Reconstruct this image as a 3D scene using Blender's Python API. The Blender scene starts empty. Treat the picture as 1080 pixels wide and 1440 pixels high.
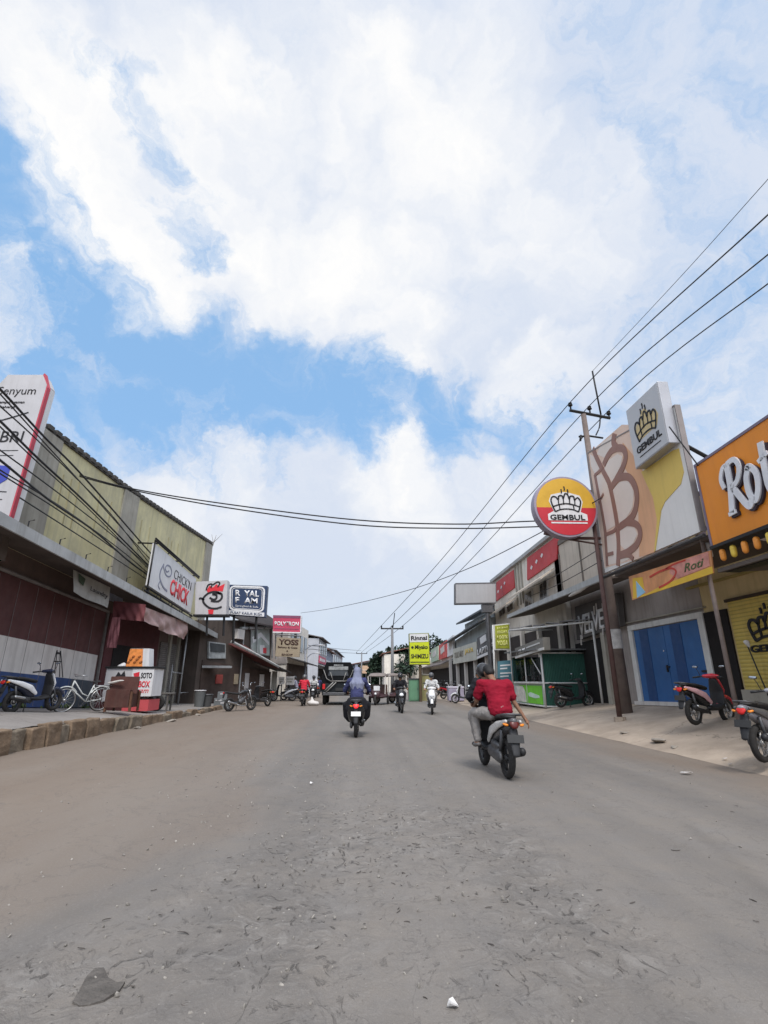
import bpy, bmesh, math, random
from mathutils import Vector, Matrix, noise, Euler
random.seed(7)
SC = bpy.context.scene
COL = SC.collection
V = Vector
rad = math.radians

# ------------------------------------------------------------------ camera
F_PX, HOR, VPX, CAM_H = 712.0, 957.0, 505.0, 1.35
PITCH = math.atan((HOR - 720) / F_PX)
YAW = math.atan((540 - VPX) * math.cos(PITCH) / F_PX)
FW = V((math.sin(YAW) * math.cos(PITCH), math.cos(YAW) * math.cos(PITCH), math.sin(PITCH)))
RT = V((math.cos(YAW), -math.sin(YAW), 0))
UP = RT.cross(FW)
CAM = V((0, 0, CAM_H))
cd = bpy.data.cameras.new('camera')
cd.sensor_fit = 'VERTICAL'
cd.sensor_height = 36
cd.lens = 36 * F_PX / 1440
cd.clip_start = 0.05
cd.clip_end = 3000
co = bpy.data.objects.new('camera', cd)
COL.objects.link(co)
co.matrix_world = Matrix(((RT.x, UP.x, -FW.x, 0), (RT.y, UP.y, -FW.y, 0), (RT.z, UP.z, -FW.z, CAM_H), (0, 0, 0, 1)))
SC.camera = co


def ray(px, py):
    return RT * (px - 540) / F_PX - UP * (py - 720) / F_PX + FW


# ------------------------------------------------------------------ ground heights (pavements climb towards the shops)
def lerp(x, x0, x1, a, b):
    t = min(1, max(0, (x - x0) / (x1 - x0)))
    return a + (b - a) * t


def g(X, Y):
    if X < -6.9:
        s = lerp(Y, 12, 21, 1, .45) if Y < 21 else lerp(Y, 21, 34, .45, .12)
        z = lerp(-X, 6.9, 8.0, .42, .62) if X > -8 else lerp(-X, 8, 10, .62, .8)
        return z * s
    if X > 6.1:
        s = lerp(Y, 9, 15, 1.15, 1.0) if Y < 15 else lerp(Y, 15, 34, 1.0, .3)
        z = lerp(X, 6.1, 7.9, 0, .38) if X < 7.9 else lerp(X, 7.9, 9.6, .38, .66)
        return z * s
    return 0.0


def on_z(px, py, z):
    r = ray(px, py)
    return CAM + r * ((z - CAM_H) / r.z)


def on_x(px, py, X):
    r = ray(px, py)
    return CAM + r * (X / r.x)


def on_y(px, py, Y):
    r = ray(px, py)
    return CAM + r * (Y / r.y)


def ground_at(px, py):
    p = on_z(px, py, 0)
    for _ in range(25):
        p = p * .5 + on_z(px, py, g(p.x, p.y)) * .5
    return V((p.x, p.y, g(p.x, p.y)))


class Plane:
    """vertical plane: origin o, horizontal unit u (left to right as seen), v up, n towards the viewer"""
    def __init__(s, o, u):
        s.o = V((o[0], o[1], 0)); s.u = V((u[0], u[1], 0)).normalized(); s.v = V((0, 0, 1)); s.n = s.u.cross(s.v)

    def hit(s, px, py):
        r = ray(px, py)
        return CAM + r * ((s.o - CAM).dot(s.n) / r.dot(s.n))

    def at(s, px, z):
        """point of the plane at height z seen in pixel column px"""
        k = (px - 540) / F_PX
        d = RT - FW * k
        b = s.o + s.v * z - CAM
        return s.o + s.v * z + s.u * (-b.dot(d) / s.u.dot(d))

    def off(s, n):
        p = Plane((0, 0), (1, 0)); p.o = s.o + s.n * n; p.u = s.u; p.n = s.n
        return p


def facing(Y, rot=0):
    return Plane((0, Y), (math.cos(rad(rot)), math.sin(rad(rot))))


class Quad:
    def __init__(s, pl, tl, tr, br, bl):
        f = lambda c: c if isinstance(c, Vector) else pl.hit(*c)
        s.n = pl.n
        s.tl, s.tr, s.br, s.bl = f(tl), f(tr), f(br), f(bl)
        s.W = ((s.tr - s.tl).length + (s.br - s.bl).length) / 2
        s.H = ((s.tl - s.bl).length + (s.tr - s.br).length) / 2

    def w(s, a, b, n=0):
        """a from the left, b from the top"""
        return (s.tl * (1 - a) + s.tr * a) * (1 - b) + (s.bl * (1 - a) + s.br * a) * b + s.n * n


# ------------------------------------------------------------------ scene records
def tag(o, label=None, cat=None, group=None, kind=None):
    if label: o['label'] = label
    if cat: o['category'] = cat
    if group: o['group'] = group
    if kind: o['kind'] = kind
    return o


def thing(name, label, cat, loc=(0, 0, 0), rotz=0, group=None):
    o = bpy.data.objects.new(name, None)
    o.empty_display_size = .2
    COL.objects.link(o)
    o.location = loc
    o.rotation_euler = (0, 0, rotz)
    return tag(o, label, cat, group)


def origin_of(p):
    v = V((0, 0, 0))
    while p is not None:
        v = v + p.location
        p = p.parent
    return v


def copy_tree(o, parent=None):
    c = o.copy()
    COL.objects.link(c)
    c.parent = parent
    for ch in list(o.children):
        copy_tree(ch, c)
    return c


def repaint(o, changes):
    """changes: part name -> material, set on the object so that mesh data stays shared"""
    for ch in o.children:
        base = ch.name.split('.')[0]
        if base in changes:
            ch.material_slots[0].link = 'OBJECT'
            ch.material_slots[0].material = changes[base]
        repaint(ch, changes)


def ico_pts(c, r, n=2):
    out = []
    for (x, y, z) in ICO:
        out.append(V((c[0] + x * r[0], c[1] + y * r[1], c[2] + z * r[2])))
    return out


_b = bmesh.new(); bmesh.ops.create_icosphere(_b, subdivisions=2, radius=1); ICO = [tuple(v.co) for v in _b.verts]; _b.free()


TMP = bpy.data.scenes.new('workbench')


def baked(o):
    """the object's mesh with its modifiers applied, worked out in a scene of its own"""
    TMP.collection.objects.link(o)
    vl = TMP.view_layers[0]; vl.update(); dg = vl.depsgraph; dg.update()
    me = bpy.data.meshes.new_from_object(o.evaluated_get(dg))
    TMP.collection.objects.unlink(o)
    return me


class MB:
    def __init__(s):
        s.bm = bmesh.new()

    def poly(s, pts):
        vs = [s.bm.verts.new(p) for p in pts]
        return s.bm.faces.new(vs)

    def prism(s, pts, vec):
        a = [s.bm.verts.new(p) for p in pts]
        b = [s.bm.verts.new(V(p) + vec) for p in pts]
        n = len(a)
        try:
            s.bm.faces.new(a); s.bm.faces.new(b[::-1])
            for i in range(n):
                s.bm.faces.new((a[i], b[i], b[(i + 1) % n], a[(i + 1) % n]))
        except ValueError:
            pass
        return s

    def box(s, c, sz, rot=None):
        m = Matrix.Translation(V(c)) @ (Euler(rot).to_matrix().to_4x4() if rot else Matrix())
        m = m @ Matrix.Diagonal((sz[0], sz[1], sz[2], 1))
        bmesh.ops.create_cube(s.bm, size=1, matrix=m)
        return s

    def qrect(s, Q, a0, b0, a1, b1, n0, n1):
        return s.prism([Q.w(a0, b0, n1), Q.w(a0, b1, n1), Q.w(a1, b1, n1), Q.w(a1, b0, n1)], Q.n * (n0 - n1))

    def qpoly(s, Q, pts, n0, n1):
        return s.prism([Q.w(a, b, n1) for a, b in pts], Q.n * (n0 - n1))

    def ribbon(s, pts, width, nrm, depth):
        """a flat stroke of even width along world points that lie on a plane with normal nrm"""
        L, R = [], []
        n = len(pts)
        for i in range(n):
            t = (pts[min(n - 1, i + 1)] - pts[max(0, i - 1)]).normalized()
            side = nrm.cross(t).normalized() * (width[i] if isinstance(width, (list, tuple)) else width) / 2
            L.append(pts[i] + side); R.append(pts[i] - side)
        for i in range(n - 1):
            s.prism([L[i], R[i], R[i + 1], L[i + 1]], -nrm * depth)
        return s

    def qline(s, Q, pts, width, n0, n1, smooth=True):
        w = [Q.w(a, b, n1) for a, b in (curve(pts) if smooth else pts)]
        return s.ribbon(w, width, Q.n, n1 - n0)

    def tube(s, pts, r, seg=8, r2=None, cap=True):
        pts = [V(p) for p in pts]
        rings = []
        n = len(pts)
        for i, p in enumerate(pts):
            t = (pts[min(n - 1, i + 1)] - pts[max(0, i - 1)]).normalized()
            ref = V((0, 0, 1)) if abs(t.z) < .9 else V((1, 0, 0))
            a = t.cross(ref).normalized(); b = t.cross(a)
            rr = r if r2 is None else r + (r2 - r) * i / max(1, n - 1)
            rings.append([s.bm.verts.new(p + (a * math.cos(k * 2 * math.pi / seg) + b * math.sin(k * 2 * math.pi / seg)) * rr) for k in range(seg)])
        for i in range(n - 1):
            for k in range(seg):
                s.bm.faces.new((rings[i][k], rings[i][(k + 1) % seg], rings[i + 1][(k + 1) % seg], rings[i + 1][k]))
        if cap:
            s.bm.faces.new(rings[0][::-1]); s.bm.faces.new(rings[-1])
        return s

    def hull(s, *ells):
        b = bmesh.new()
        for c, r in ells:
            if not isinstance(r, (tuple, list)): r = (r, r, r)
            for p in ico_pts(c, r): b.verts.new(p)
        res = bmesh.ops.convex_hull(b, input=b.verts)
        bmesh.ops.delete(b, geom=[v for v in b.verts if not v.link_faces], context='VERTS')
        me = bpy.data.meshes.new('tmp'); b.to_mesh(me); b.free()
        s.bm.from_mesh(me); bpy.data.meshes.remove(me)
        return s

    def chain(s, *ells):
        for i in range(len(ells) - 1): s.hull(ells[i], ells[i + 1])
        return s

    def torus(s, c, axis, R, r, seg=32, sub=10, a0=0, a1=360, flat=1.0):
        axis = V(axis).normalized()
        ref = V((0, 0, 1)) if abs(axis.z) < .9 else V((1, 0, 0))
        e1 = axis.cross(ref).normalized(); e2 = axis.cross(e1)
        full = abs(a1 - a0 - 360) < 1e-6
        n = seg if full else seg + 1
        rings = []
        for i in range(n):
            t = rad(a0 + (a1 - a0) * i / seg)
            d = e1 * math.cos(t) + e2 * math.sin(t)
            rings.append([s.bm.verts.new(V(c) + d * (R + r * math.cos(2 * math.pi * k / sub)) + axis * (r * flat * math.sin(2 * math.pi * k / sub))) for k in range(sub)])
        for i in range(seg):
            A, B = rings[i], rings[(i + 1) % n]
            for k in range(sub):
                s.bm.faces.new((A[k], A[(k + 1) % sub], B[(k + 1) % sub], B[k]))
        return s

    def disc(s, c, axis, R, th, seg=40):
        axis = V(axis).normalized()
        ref = V((0, 0, 1)) if abs(axis.z) < .9 else V((1, 0, 0))
        e1 = axis.cross(ref).normalized(); e2 = axis.cross(e1)
        pts = [V(c) + (e1 * math.cos(2 * math.pi * k / seg) + e2 * math.sin(2 * math.pi * k / seg)) * R for k in range(seg)]
        return s.prism(pts, axis * th)

    def build(s, name, mat, parent=None, smooth=False, bevel=0, remesh=0, relax=0, sub=0):
        bmesh.ops.recalc_face_normals(s.bm, faces=s.bm.faces)
        off = origin_of(parent)
        if off.length > 0: bmesh.ops.translate(s.bm, verts=s.bm.verts, vec=-off)
        me = bpy.data.meshes.new(name)
        s.bm.to_mesh(me); s.bm.free()
        o = bpy.data.objects.new(name, me)
        COL.objects.link(o)
        if remesh:
            m = o.modifiers.new('r', 'REMESH'); m.mode = 'VOXEL'; m.voxel_size = remesh
            if relax:
                m = o.modifiers.new('s', 'SMOOTH'); m.iterations = relax; m.factor = .5
            me2 = baked(o)
            o.modifiers.clear(); o.data = me2; me2.name = name
            bpy.data.meshes.remove(me); me = me2
            smooth = True
        me.materials.clear(); me.materials.append(mat)
        if smooth:
            me.polygons.foreach_set('use_smooth', [True] * len(me.polygons))
        if bevel:
            m = o.modifiers.new('bevel', 'BEVEL'); m.width = bevel; m.segments = 2; m.limit_method = 'ANGLE'
        o.parent = parent
        return o


def curve(pts, n=6):
    """Catmull-Rom through 2-D or 3-D points"""
    P = [V(p) if len(p) == 3 else V((p[0], p[1], 0)) for p in pts]
    if len(P) < 3: return [tuple(p)[:len(pts[0])] for p in P]
    out = []
    for i in range(len(P) - 1):
        p0, p1, p2, p3 = P[max(0, i - 1)], P[i], P[i + 1], P[min(len(P) - 1, i + 2)]
        for k in range(n):
            t = k / n
            out.append(.5 * ((2 * p1) + (p2 - p0) * t + (2 * p0 - 5 * p1 + 4 * p2 - p3) * t * t + (3 * p1 - p0 - 3 * p2 + p3) * t ** 3))
    out.append(P[-1])
    return [tuple(p)[:len(pts[0])] for p in out]


# ------------------------------------------------------------------ materials
_M = {}


def mat(name, col, rough=.75, metal=0, var=.12, scale=2.5, bump=.0, bscale=30, streak=0, dirt=0, dirtcol=(.10, .085, .07), ribs=None, coat=0, spec=.35, emit=0, cracks=0):
    if name in _M: return _M[name]
    m = bpy.data.materials.new(name); m.use_nodes = True; _M[name] = m
    nt = m.node_tree; N = nt.nodes; L = nt.links
    b = N['Principled BSDF']
    b.inputs['Roughness'].default_value = rough
    b.inputs['Metallic'].default_value = metal
    b.inputs['Specular IOR Level'].default_value = spec
    if coat: b.inputs['Coat Weight'].default_value = coat; b.inputs['Coat Roughness'].default_value = .1
    tc = N.new('ShaderNodeTexCoord')
    def nz(sc, det=5, vec=None, r=.6):
        n = N.new('ShaderNodeTexNoise'); n.inputs['Scale'].default_value = sc; n.inputs['Detail'].default_value = det; n.inputs['Roughness'].default_value = r
        L.new(vec if vec else tc.outputs['Object'], n.inputs['Vector']); return n
    def mix(fac, a, c, mode='MIX'):
        x = N.new('ShaderNodeMix'); x.data_type = 'RGBA'; x.blend_type = mode
        for s_, v_ in ((x.inputs[0], fac), (x.inputs[6], a), (x.inputs[7], c)):
            if hasattr(v_, 'is_linked') or hasattr(v_, 'links'): L.new(v_, s_)
            else: s_.default_value = v_ if not isinstance(v_, tuple) else (*v_[:3], 1)
        return x.outputs[2]
    def rng(o, a, c, lo=0, hi=1):
        x = N.new('ShaderNodeMapRange'); x.inputs[1].default_value = a; x.inputs[2].default_value = c; x.inputs[3].default_value = lo; x.inputs[4].default_value = hi
        L.new(o, x.inputs[0]); return x.outputs[0]
    c1 = tuple(x * (1 - var) for x in col); c2 = tuple(min(1, x * (1 + var)) for x in col)
    out = mix(rng(nz(scale).outputs[0], .3, .7), c1, c2)
    if streak:
        mp = N.new('ShaderNodeMapping'); mp.inputs['Scale'].default_value = (3.5, 3.5, .22)
        L.new(tc.outputs['Object'], mp.inputs[0])
        f = rng(nz(1.3, 6, mp.outputs[0], .7).outputs[0], .48, .75, 0, streak)
        out = mix(f, out, dirtcol)
    if dirt:
        f = rng(nz(scale * .55, 8, None, .72).outputs[0], .48, .78, 0, dirt)
        out = mix(f, out, dirtcol)
    if cracks:
        wv = N.new('ShaderNodeVectorMath'); wv.operation = 'MULTIPLY_ADD'; L.new(nz(2.2, 5).outputs[1], wv.inputs[0]); wv.inputs[1].default_value = (.7, .7, .7); L.new(tc.outputs['Object'], wv.inputs[2])
        vo = N.new('ShaderNodeTexVoronoi'); vo.feature = 'DISTANCE_TO_EDGE'; vo.inputs['Scale'].default_value = cracks; L.new(wv.outputs[0], vo.inputs['Vector'])
        out = mix(rng(vo.outputs['Distance'], .001, .0045, .5, 0), out, tuple(x * .4 for x in dirtcol))
    L.new(out, b.inputs['Base Color'])
    h = None
    if ribs:
        w = N.new('ShaderNodeTexWave'); w.wave_type = 'BANDS'; w.bands_direction = ribs[0]; w.inputs['Scale'].default_value = ribs[1]
        w.wave_profile = 'SIN'; L.new(tc.outputs['Object'], w.inputs['Vector']); h = w.outputs['Fac']
        bp = N.new('ShaderNodeBump'); bp.inputs['Strength'].default_value = ribs[2]; bp.inputs['Distance'].default_value = .03
        L.new(h, bp.inputs['Height']); L.new(bp.outputs[0], b.inputs['Normal'])
        out2 = mix(rng(h, 0, .35, .55, 0), out, tuple(x * .45 for x in col)); L.new(out2, b.inputs['Base Color'])
    if bump:
        bp2 = N.new('ShaderNodeBump'); bp2.inputs['Strength'].default_value = bump; bp2.inputs['Distance'].default_value = .02
        L.new(nz(bscale, 6).outputs[0], bp2.inputs['Height'])
        if h: L.new(bp.outputs[0], bp2.inputs['Normal'])
        L.new(bp2.outputs[0], b.inputs['Normal'])
    # worn gloss
    L.new(rng(nz(scale * 3).outputs[0], .2, .8, max(0, rough - .12), min(1, rough + .12)), b.inputs['Roughness'])
    if emit:
        b.inputs['Emission Color'].default_value = (*col, 1); b.inputs['Emission Strength'].default_value = emit
    return m


def text(Q, s, a0, b0, a1, b1, m, parent, n=.012, depth=.012, shear=0, bold=0, name='lettering', spacing=1.0):
    cu = bpy.data.curves.new('t', 'FONT'); cu.body = s; cu.size = 1; cu.shear = shear; cu.offset = bold; cu.space_character = spacing
    cu.resolution_u = 3
    o = bpy.data.objects.new('t', cu); COL.objects.link(o)
    me = bpy.data.meshes.new_from_object(o)
    bpy.data.objects.remove(o); bpy.data.curves.remove(cu)
    xs = [v.co.x for v in me.vertices]; ys = [v.co.y for v in me.vertices]
    x0, x1, y0, y1 = min(xs), max(xs), min(ys), max(ys)
    b = bmesh.new(); b.from_mesh(me); bpy.data.meshes.remove(me)
    for v in b.verts:
        a = a0 + (a1 - a0) * (v.co.x - x0) / (x1 - x0)
        t = b1 + (b0 - b1) * (v.co.y - y0) / (y1 - y0)
        v.co = Q.w(a, t, n)
    r = bmesh.ops.extrude_face_region(b, geom=b.faces[:])
    bmesh.ops.translate(b, verts=[e for e in r['geom'] if isinstance(e, bmesh.types.BMVert)], vec=-Q.n * depth)
    mb = MB(); mb.bm.free(); mb.bm = b
    return mb.build(name, m, parent)
# ------------------------------------------------------------------ sky and sun
W = bpy.data.worlds.new('World'); SC.world = W; W.use_nodes = True
SC.view_settings.view_transform = 'Standard'; SC.view_settings.look = 'None'; SC.view_settings.exposure = 0
SUN_EL, SUN_AZ = rad(54), rad(174)      # azimuth clockwise from +Y


def build_sky():
    nt = W.node_tree; N = nt.nodes; L = nt.links; N.clear()
    def val(x, s):
        if hasattr(x, 'is_linked'): L.new(x, s)
        else: s.default_value = x
    def math_(op, a, b=0.0, c=None, clamp=False):
        n = N.new('ShaderNodeMath'); n.operation = op; n.use_clamp = clamp
        val(a, n.inputs[0]); val(b, n.inputs[1])
        if c is not None: val(c, n.inputs[2])
        return n.outputs[0]
    def vm(op, a, b):
        n = N.new('ShaderNodeVectorMath'); n.operation = op
        for x, s in ((a, n.inputs[0]), (b, n.inputs[1])):
            if hasattr(x, 'is_linked'): L.new(x, s)
            else: s.default_value = x
        return n
    def rng(x, a, b, lo=0, hi=1, smooth=True):
        n = N.new('ShaderNodeMapRange'); n.interpolation_type = 'SMOOTHSTEP' if smooth else 'LINEAR'
        val(x, n.inputs[0]); n.inputs[1].default_value = a; n.inputs[2].default_value = b; n.inputs[3].default_value = lo; n.inputs[4].default_value = hi
        return n.outputs[0]
    def nz(vec, sc, det, rough=.55, dist=0, col=False):
        n = N.new('ShaderNodeTexNoise'); n.inputs['Scale'].default_value = sc; n.inputs['Detail'].default_value = det
        n.inputs['Roughness'].default_value = rough; n.inputs['Distortion'].default_value = dist
        L.new(vec, n.inputs['Vector']); return n.outputs[1 if col else 0]
    def mix(f, a, b):
        n = N.new('ShaderNodeMix'); n.data_type = 'RGBA'; val(f, n.inputs[0])
        for x, s in ((a, n.inputs[6]), (b, n.inputs[7])):
            if hasattr(x, 'is_linked'): L.new(x, s)
            else: s.default_value = (*x, 1)
        return n.outputs[2]
    tc = N.new('ShaderNodeTexCoord')
    d = vm('NORMALIZE', tc.outputs['Generated'], (0, 0, 0)).outputs[0]
    # warp the direction so that every edge below comes out ragged
    w1 = vm('SUBTRACT', nz(d, 2.6, 5, .6, 0, True), (.5, .5, .5)).outputs[0]
    w2 = vm('SUBTRACT', nz(d, 9, 6, .65, 0, True), (.5, .5, .5)).outputs[0]
    wd = vm('ADD', d, vm('SCALE', w1, (0, 0, 0)).outputs[0]).outputs[0]
    def scale(v, k):
        n = N.new('ShaderNodeVectorMath'); n.operation = 'SCALE'; L.new(v, n.inputs[0]); n.inputs[3].default_value = k; return n.outputs[0]
    wd = vm('NORMALIZE', vm('ADD', vm('ADD', d, scale(w1, .30)).outputs[0], scale(w2, .13)).outputs[0], (0, 0, 0)).outputs[0]
    def blob(px, py, r_in, r_out, amp=1):
        v = ray(px, py).normalized()
        k = vm('DOT_PRODUCT', wd, tuple(v)).outputs[1]
        return rng(k, math.cos(rad(r_out)), math.cos(rad(r_in)), 0, amp)
    # open blue patches and the white masses
    blue = 0.0
    for b in ((-80, 320, 3, 12, 1), (45, 310, 1, 8, .85), (100, 430, 1, 10, .95), (250, 530, 2, 12, 1), (390, 550, 2, 10, 1), (510, 580, 2, 9, 1),
              (640, 605, 1, 8, .95), (750, 595, 1, 6, .75), (90, 570, 2, 10, .75), (330, 640, 1, 8, .6),
              (95, 60, .2, 3, .55), (150, 125, .2, 3, .6), (212, 165, .2, 3, .6), (250, 225, .2, 3.5, .7), (262, 330, .5, 4, .9), (300, 290, .2, 3, .5), (1050, 20, 4, 20, .30), (1120, 480, 6, 26, .36), (980, 700, 4, 18, .34)):
        blue = math_('MAXIMUM', blue, blob(*b))
    white = 0.0
    for b in ((30, 60, 2, 9, 1), (90, 150, 2, 8, 1), (140, 240, 2, 8, 1), (190, 340, 2, 8, 1), (200, 415, 1, 5, 1), (120, 300, 1, 5, .8), (300, 230, 2, 11, .9), (330, 380, 2, 8, 1), (420, 400, 3, 9, 1),
              (560, 200, 3, 12, .9), (640, 170, 3, 11, .9), (520, 330, 3, 11, .8), (560, 480, 2, 7, .9), (760, 330, 2, 10, .7), (760, 530, 2, 6, .8), (5, 385, 1, 4, .9), (30, 450, 1, 4, .6),
              (560, 690, 2, 9, .7), (300, 690, 2, 9, .6), (700, 690, 2, 8, .6)):
        white = math_('MAXIMUM', white, blob(*b))
    cov = math_('SUBTRACT', 1.0, blue)
    fine = nz(wd, 5.2, 9, .66, 2.0)
    cov = math_('ADD', cov, math_('MULTIPLY', math_('SUBTRACT', fine, .5), 1.75))
    cov = math_('ADD', cov, math_('MULTIPLY', white, .38))
    # thin veil towards the horizon
    sep = N.new('ShaderNodeSeparateXYZ'); L.new(d, sep.inputs[0])
    hz = rng(sep.outputs[2], .50, .06, 0, .46)
    cov = math_('ADD', cov, math_('MULTIPLY', hz, .8))
    cloud = rng(cov, .0, 1.0)
    # light and shade within the cloud
    billow = nz(wd, 3.2, 9, .6)
    tone = math_('ADD', math_('MULTIPLY', white, .62), math_('ADD', math_('MULTIPLY', math_('SUBTRACT', billow, .5), 2.2), math_('MULTIPLY', math_('SUBTRACT', nz(wd, 11, 6, .6), .5), .9)))
    tone = rng(tone, -.25, 1.12)
    ccol = mix(tone, (.66, .73, .86), (1.0, .99, .975))
    sky = N.new('ShaderNodeTexSky'); sky.sky_type = 'NISHITA'; sky.sun_disc = False
    sky.sun_elevation = SUN_EL; sky.sun_rotation = SUN_AZ; sky.air_density = 1.0; sky.dust_density = .6; sky.ozone_density = 1.6
    b1 = N.new('ShaderNodeBackground'); L.new(sky.outputs[0], b1.inputs[0]); b1.inputs[1].default_value = .13
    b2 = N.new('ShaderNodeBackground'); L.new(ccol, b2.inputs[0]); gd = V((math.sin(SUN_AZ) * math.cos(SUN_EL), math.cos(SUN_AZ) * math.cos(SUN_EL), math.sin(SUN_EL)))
    fill_glow = rng(vm('DOT_PRODUCT', d, tuple(gd)).outputs[1], .45, 1.0, 1.03, 2.6); L.new(fill_glow, b2.inputs[1])   # cloud near the unseen sun brightened to add fill from behind the camera
    # light haze over the lower sky
    b3 = N.new('ShaderNodeBackground'); b3.inputs[0].default_value = (.66, .78, .92, 1); b3.inputs[1].default_value = .95
    b4 = N.new('ShaderNodeBackground'); b4.inputs[0].default_value = (.33, .61, 1.0, 1); b4.inputs[1].default_value = 1.0
    mb_ = N.new('ShaderNodeMixShader'); mb_.inputs[0].default_value = .72; L.new(b1.outputs[0], mb_.inputs[1]); L.new(b4.outputs[0], mb_.inputs[2])
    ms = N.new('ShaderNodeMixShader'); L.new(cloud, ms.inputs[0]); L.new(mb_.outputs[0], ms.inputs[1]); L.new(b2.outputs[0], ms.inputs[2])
    mh = N.new('ShaderNodeMixShader'); L.new(rng(sep.outputs[2], .26, .0, 0, .8), mh.inputs[0]); L.new(ms.outputs[0], mh.inputs[1]); L.new(b3.outputs[0], mh.inputs[2])
    out = N.new('ShaderNodeOutputWorld'); L.new(mh.outputs[0], out.inputs[0])


build_sky()
sd = bpy.data.lights.new('sun', 'SUN'); sd.energy = 2.3; sd.angle = rad(14); sd.color = (1, .94, .86)
so = bpy.data.objects.new('sun', sd); COL.objects.link(so)
sdir = V((math.sin(SUN_AZ) * math.cos(SUN_EL), math.cos(SUN_AZ) * math.cos(SUN_EL), math.sin(SUN_EL)))
so.rotation_euler = sdir.to_track_quat('Z', 'Y').to_euler()


# ------------------------------------------------------------------ road, pavements, ground
def road_mat():
    m = bpy.data.materials.new('road'); m.use_nodes = True
    nt = m.node_tree; N = nt.nodes; L = nt.links; b = N['Principled BSDF']
    tc = N.new('ShaderNodeTexCoord'); P = tc.outputs['Object']
    at = N.new('ShaderNodeVertexColor'); at.layer_name = 'tone'
    sp = N.new('ShaderNodeSeparateColor'); L.new(at.outputs[0], sp.inputs[0])
    dust, worn, dark = sp.outputs[0], sp.outputs[1], sp.outputs[2]
    def nz(sc, det=6, r=.6, mapscale=None, dist=0):
        n = N.new('ShaderNodeTexNoise'); n.inputs['Scale'].default_value = sc; n.inputs['Detail'].default_value = det; n.inputs['Roughness'].default_value = r; n.inputs['Distortion'].default_value = dist
        if mapscale:
            mp = N.new('ShaderNodeMapping'); mp.inputs['Scale'].default_value = mapscale; L.new(P, mp.inputs[0]); L.new(mp.outputs[0], n.inputs[0])
        else: L.new(P, n.inputs[0])
        return n.outputs[0]
    def rng(x, a, c, lo=0, hi=1):
        n = N.new('ShaderNodeMapRange'); n.inputs[1].default_value = a; n.inputs[2].default_value = c; n.inputs[3].default_value = lo; n.inputs[4].default_value = hi; L.new(x, n.inputs[0]); return n.outputs[0]
    def ma(op, a, c):
        n = N.new('ShaderNodeMath'); n.operation = op
        for x, s in ((a, n.inputs[0]), (c, n.inputs[1])):
            if hasattr(x, 'is_linked'): L.new(x, s)
            else: s.default_value = x
        return n.outputs[0]
    def mix(f, a, c):
        n = N.new('ShaderNodeMix'); n.data_type = 'RGBA'; L.new(f, n.inputs[0])
        for x, s in ((a, n.inputs[6]), (c, n.inputs[7])):
            if hasattr(x, 'is_linked'): L.new(x, s)
            else: s.default_value = (*x, 1)
        return n.outputs[2]
    big = nz(.35, 5, .6, (1, .35, 1))
    base = mix(rng(big, .35, .65), (.155, .143, .133), (.205, .188, .172))
    base = mix(rng(nz(2.2, 8, .7), .35, .7), base, (.210, .184, .157))
    trk = nz(1.0, 4, .55, (1.3, .07, 1))
    base = mix(rng(trk, .45, .70, 0, .55), base, (.122, .112, .104)); base = mix(rng(trk, .46, .30, 0, .5), base, (.24, .218, .196))
    base = mix(dust, base, mix(rng(nz(.8, 6, .65, (1, .3, 1)), .35, .65), (.198, .150, .113), (.226, .183, .146)))
    # worn centre strip: paler scabs and dark chips
    sc1 = nz(5.5, 5, .6, None, 1.6)
    base = mix(ma('MULTIPLY', worn, rng(sc1, .53, .62, 0, .6)), base, (.25, .232, .212))
    chips = nz(7.5, 4, .6, (1, .6, 1), 2.6)
    base = mix(ma('MULTIPLY', worn, rng(chips, .60, .65, 0, .82)), base, (.075, .067, .060))
    mid = nz(3.1, 7, .7, None, .8)
    base = mix(ma('MULTIPLY', worn, rng(mid, .50, .64, 0, .5)), base, (.105, .097, .09))
    pale = nz(26, 2, .5)
    base = mix(ma('MULTIPLY', ma('ADD', worn, .12), rng(pale, .74, .78, 0, .8)), base, (.42, .39, .36))
    base = mix(dark, base, (.040, .035, .032))
    gr = nz(160, 3, .7)
    base = mix(rng(gr, .35, .68, 0, .42), base, (.12, .11, .10))
    gr2 = nz(55, 4, .75)
    base = mix(rng(gr2, .52, .72, 0, .35), base, (.27, .25, .23))
    crk = nz(1.6, 9, .62, None, .6)
    base = mix(ma('MULTIPLY', rng(crk, .492, .5, 0, .5), rng(crk, .508, .5, 0, 1)), base, (.10, .09, .082))
    L.new(base, b.inputs['Base Color'])
    b.inputs['Roughness'].default_value = .82; b.inputs['Specular IOR Level'].default_value = .3
    bp = N.new('ShaderNodeBump'); bp.inputs['Strength'].default_value = .8; bp.inputs['Distance'].default_value = .016
    h = ma('ADD', ma('MULTIPLY', ma('MULTIPLY', sc1, worn), 2.2), ma('MULTIPLY', gr, .28))
    h = ma('SUBTRACT', h, ma('MULTIPLY', worn, rng(chips, .60, .69, 0, .9)))
    L.new(h, bp.inputs['Height']); L.new(bp.outputs[0], b.inputs['Normal'])
    return m


def sstep(x, a, b):
    t = min(1, max(0, (x - a) / (b - a))); return t * t * (3 - 2 * t)


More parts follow.
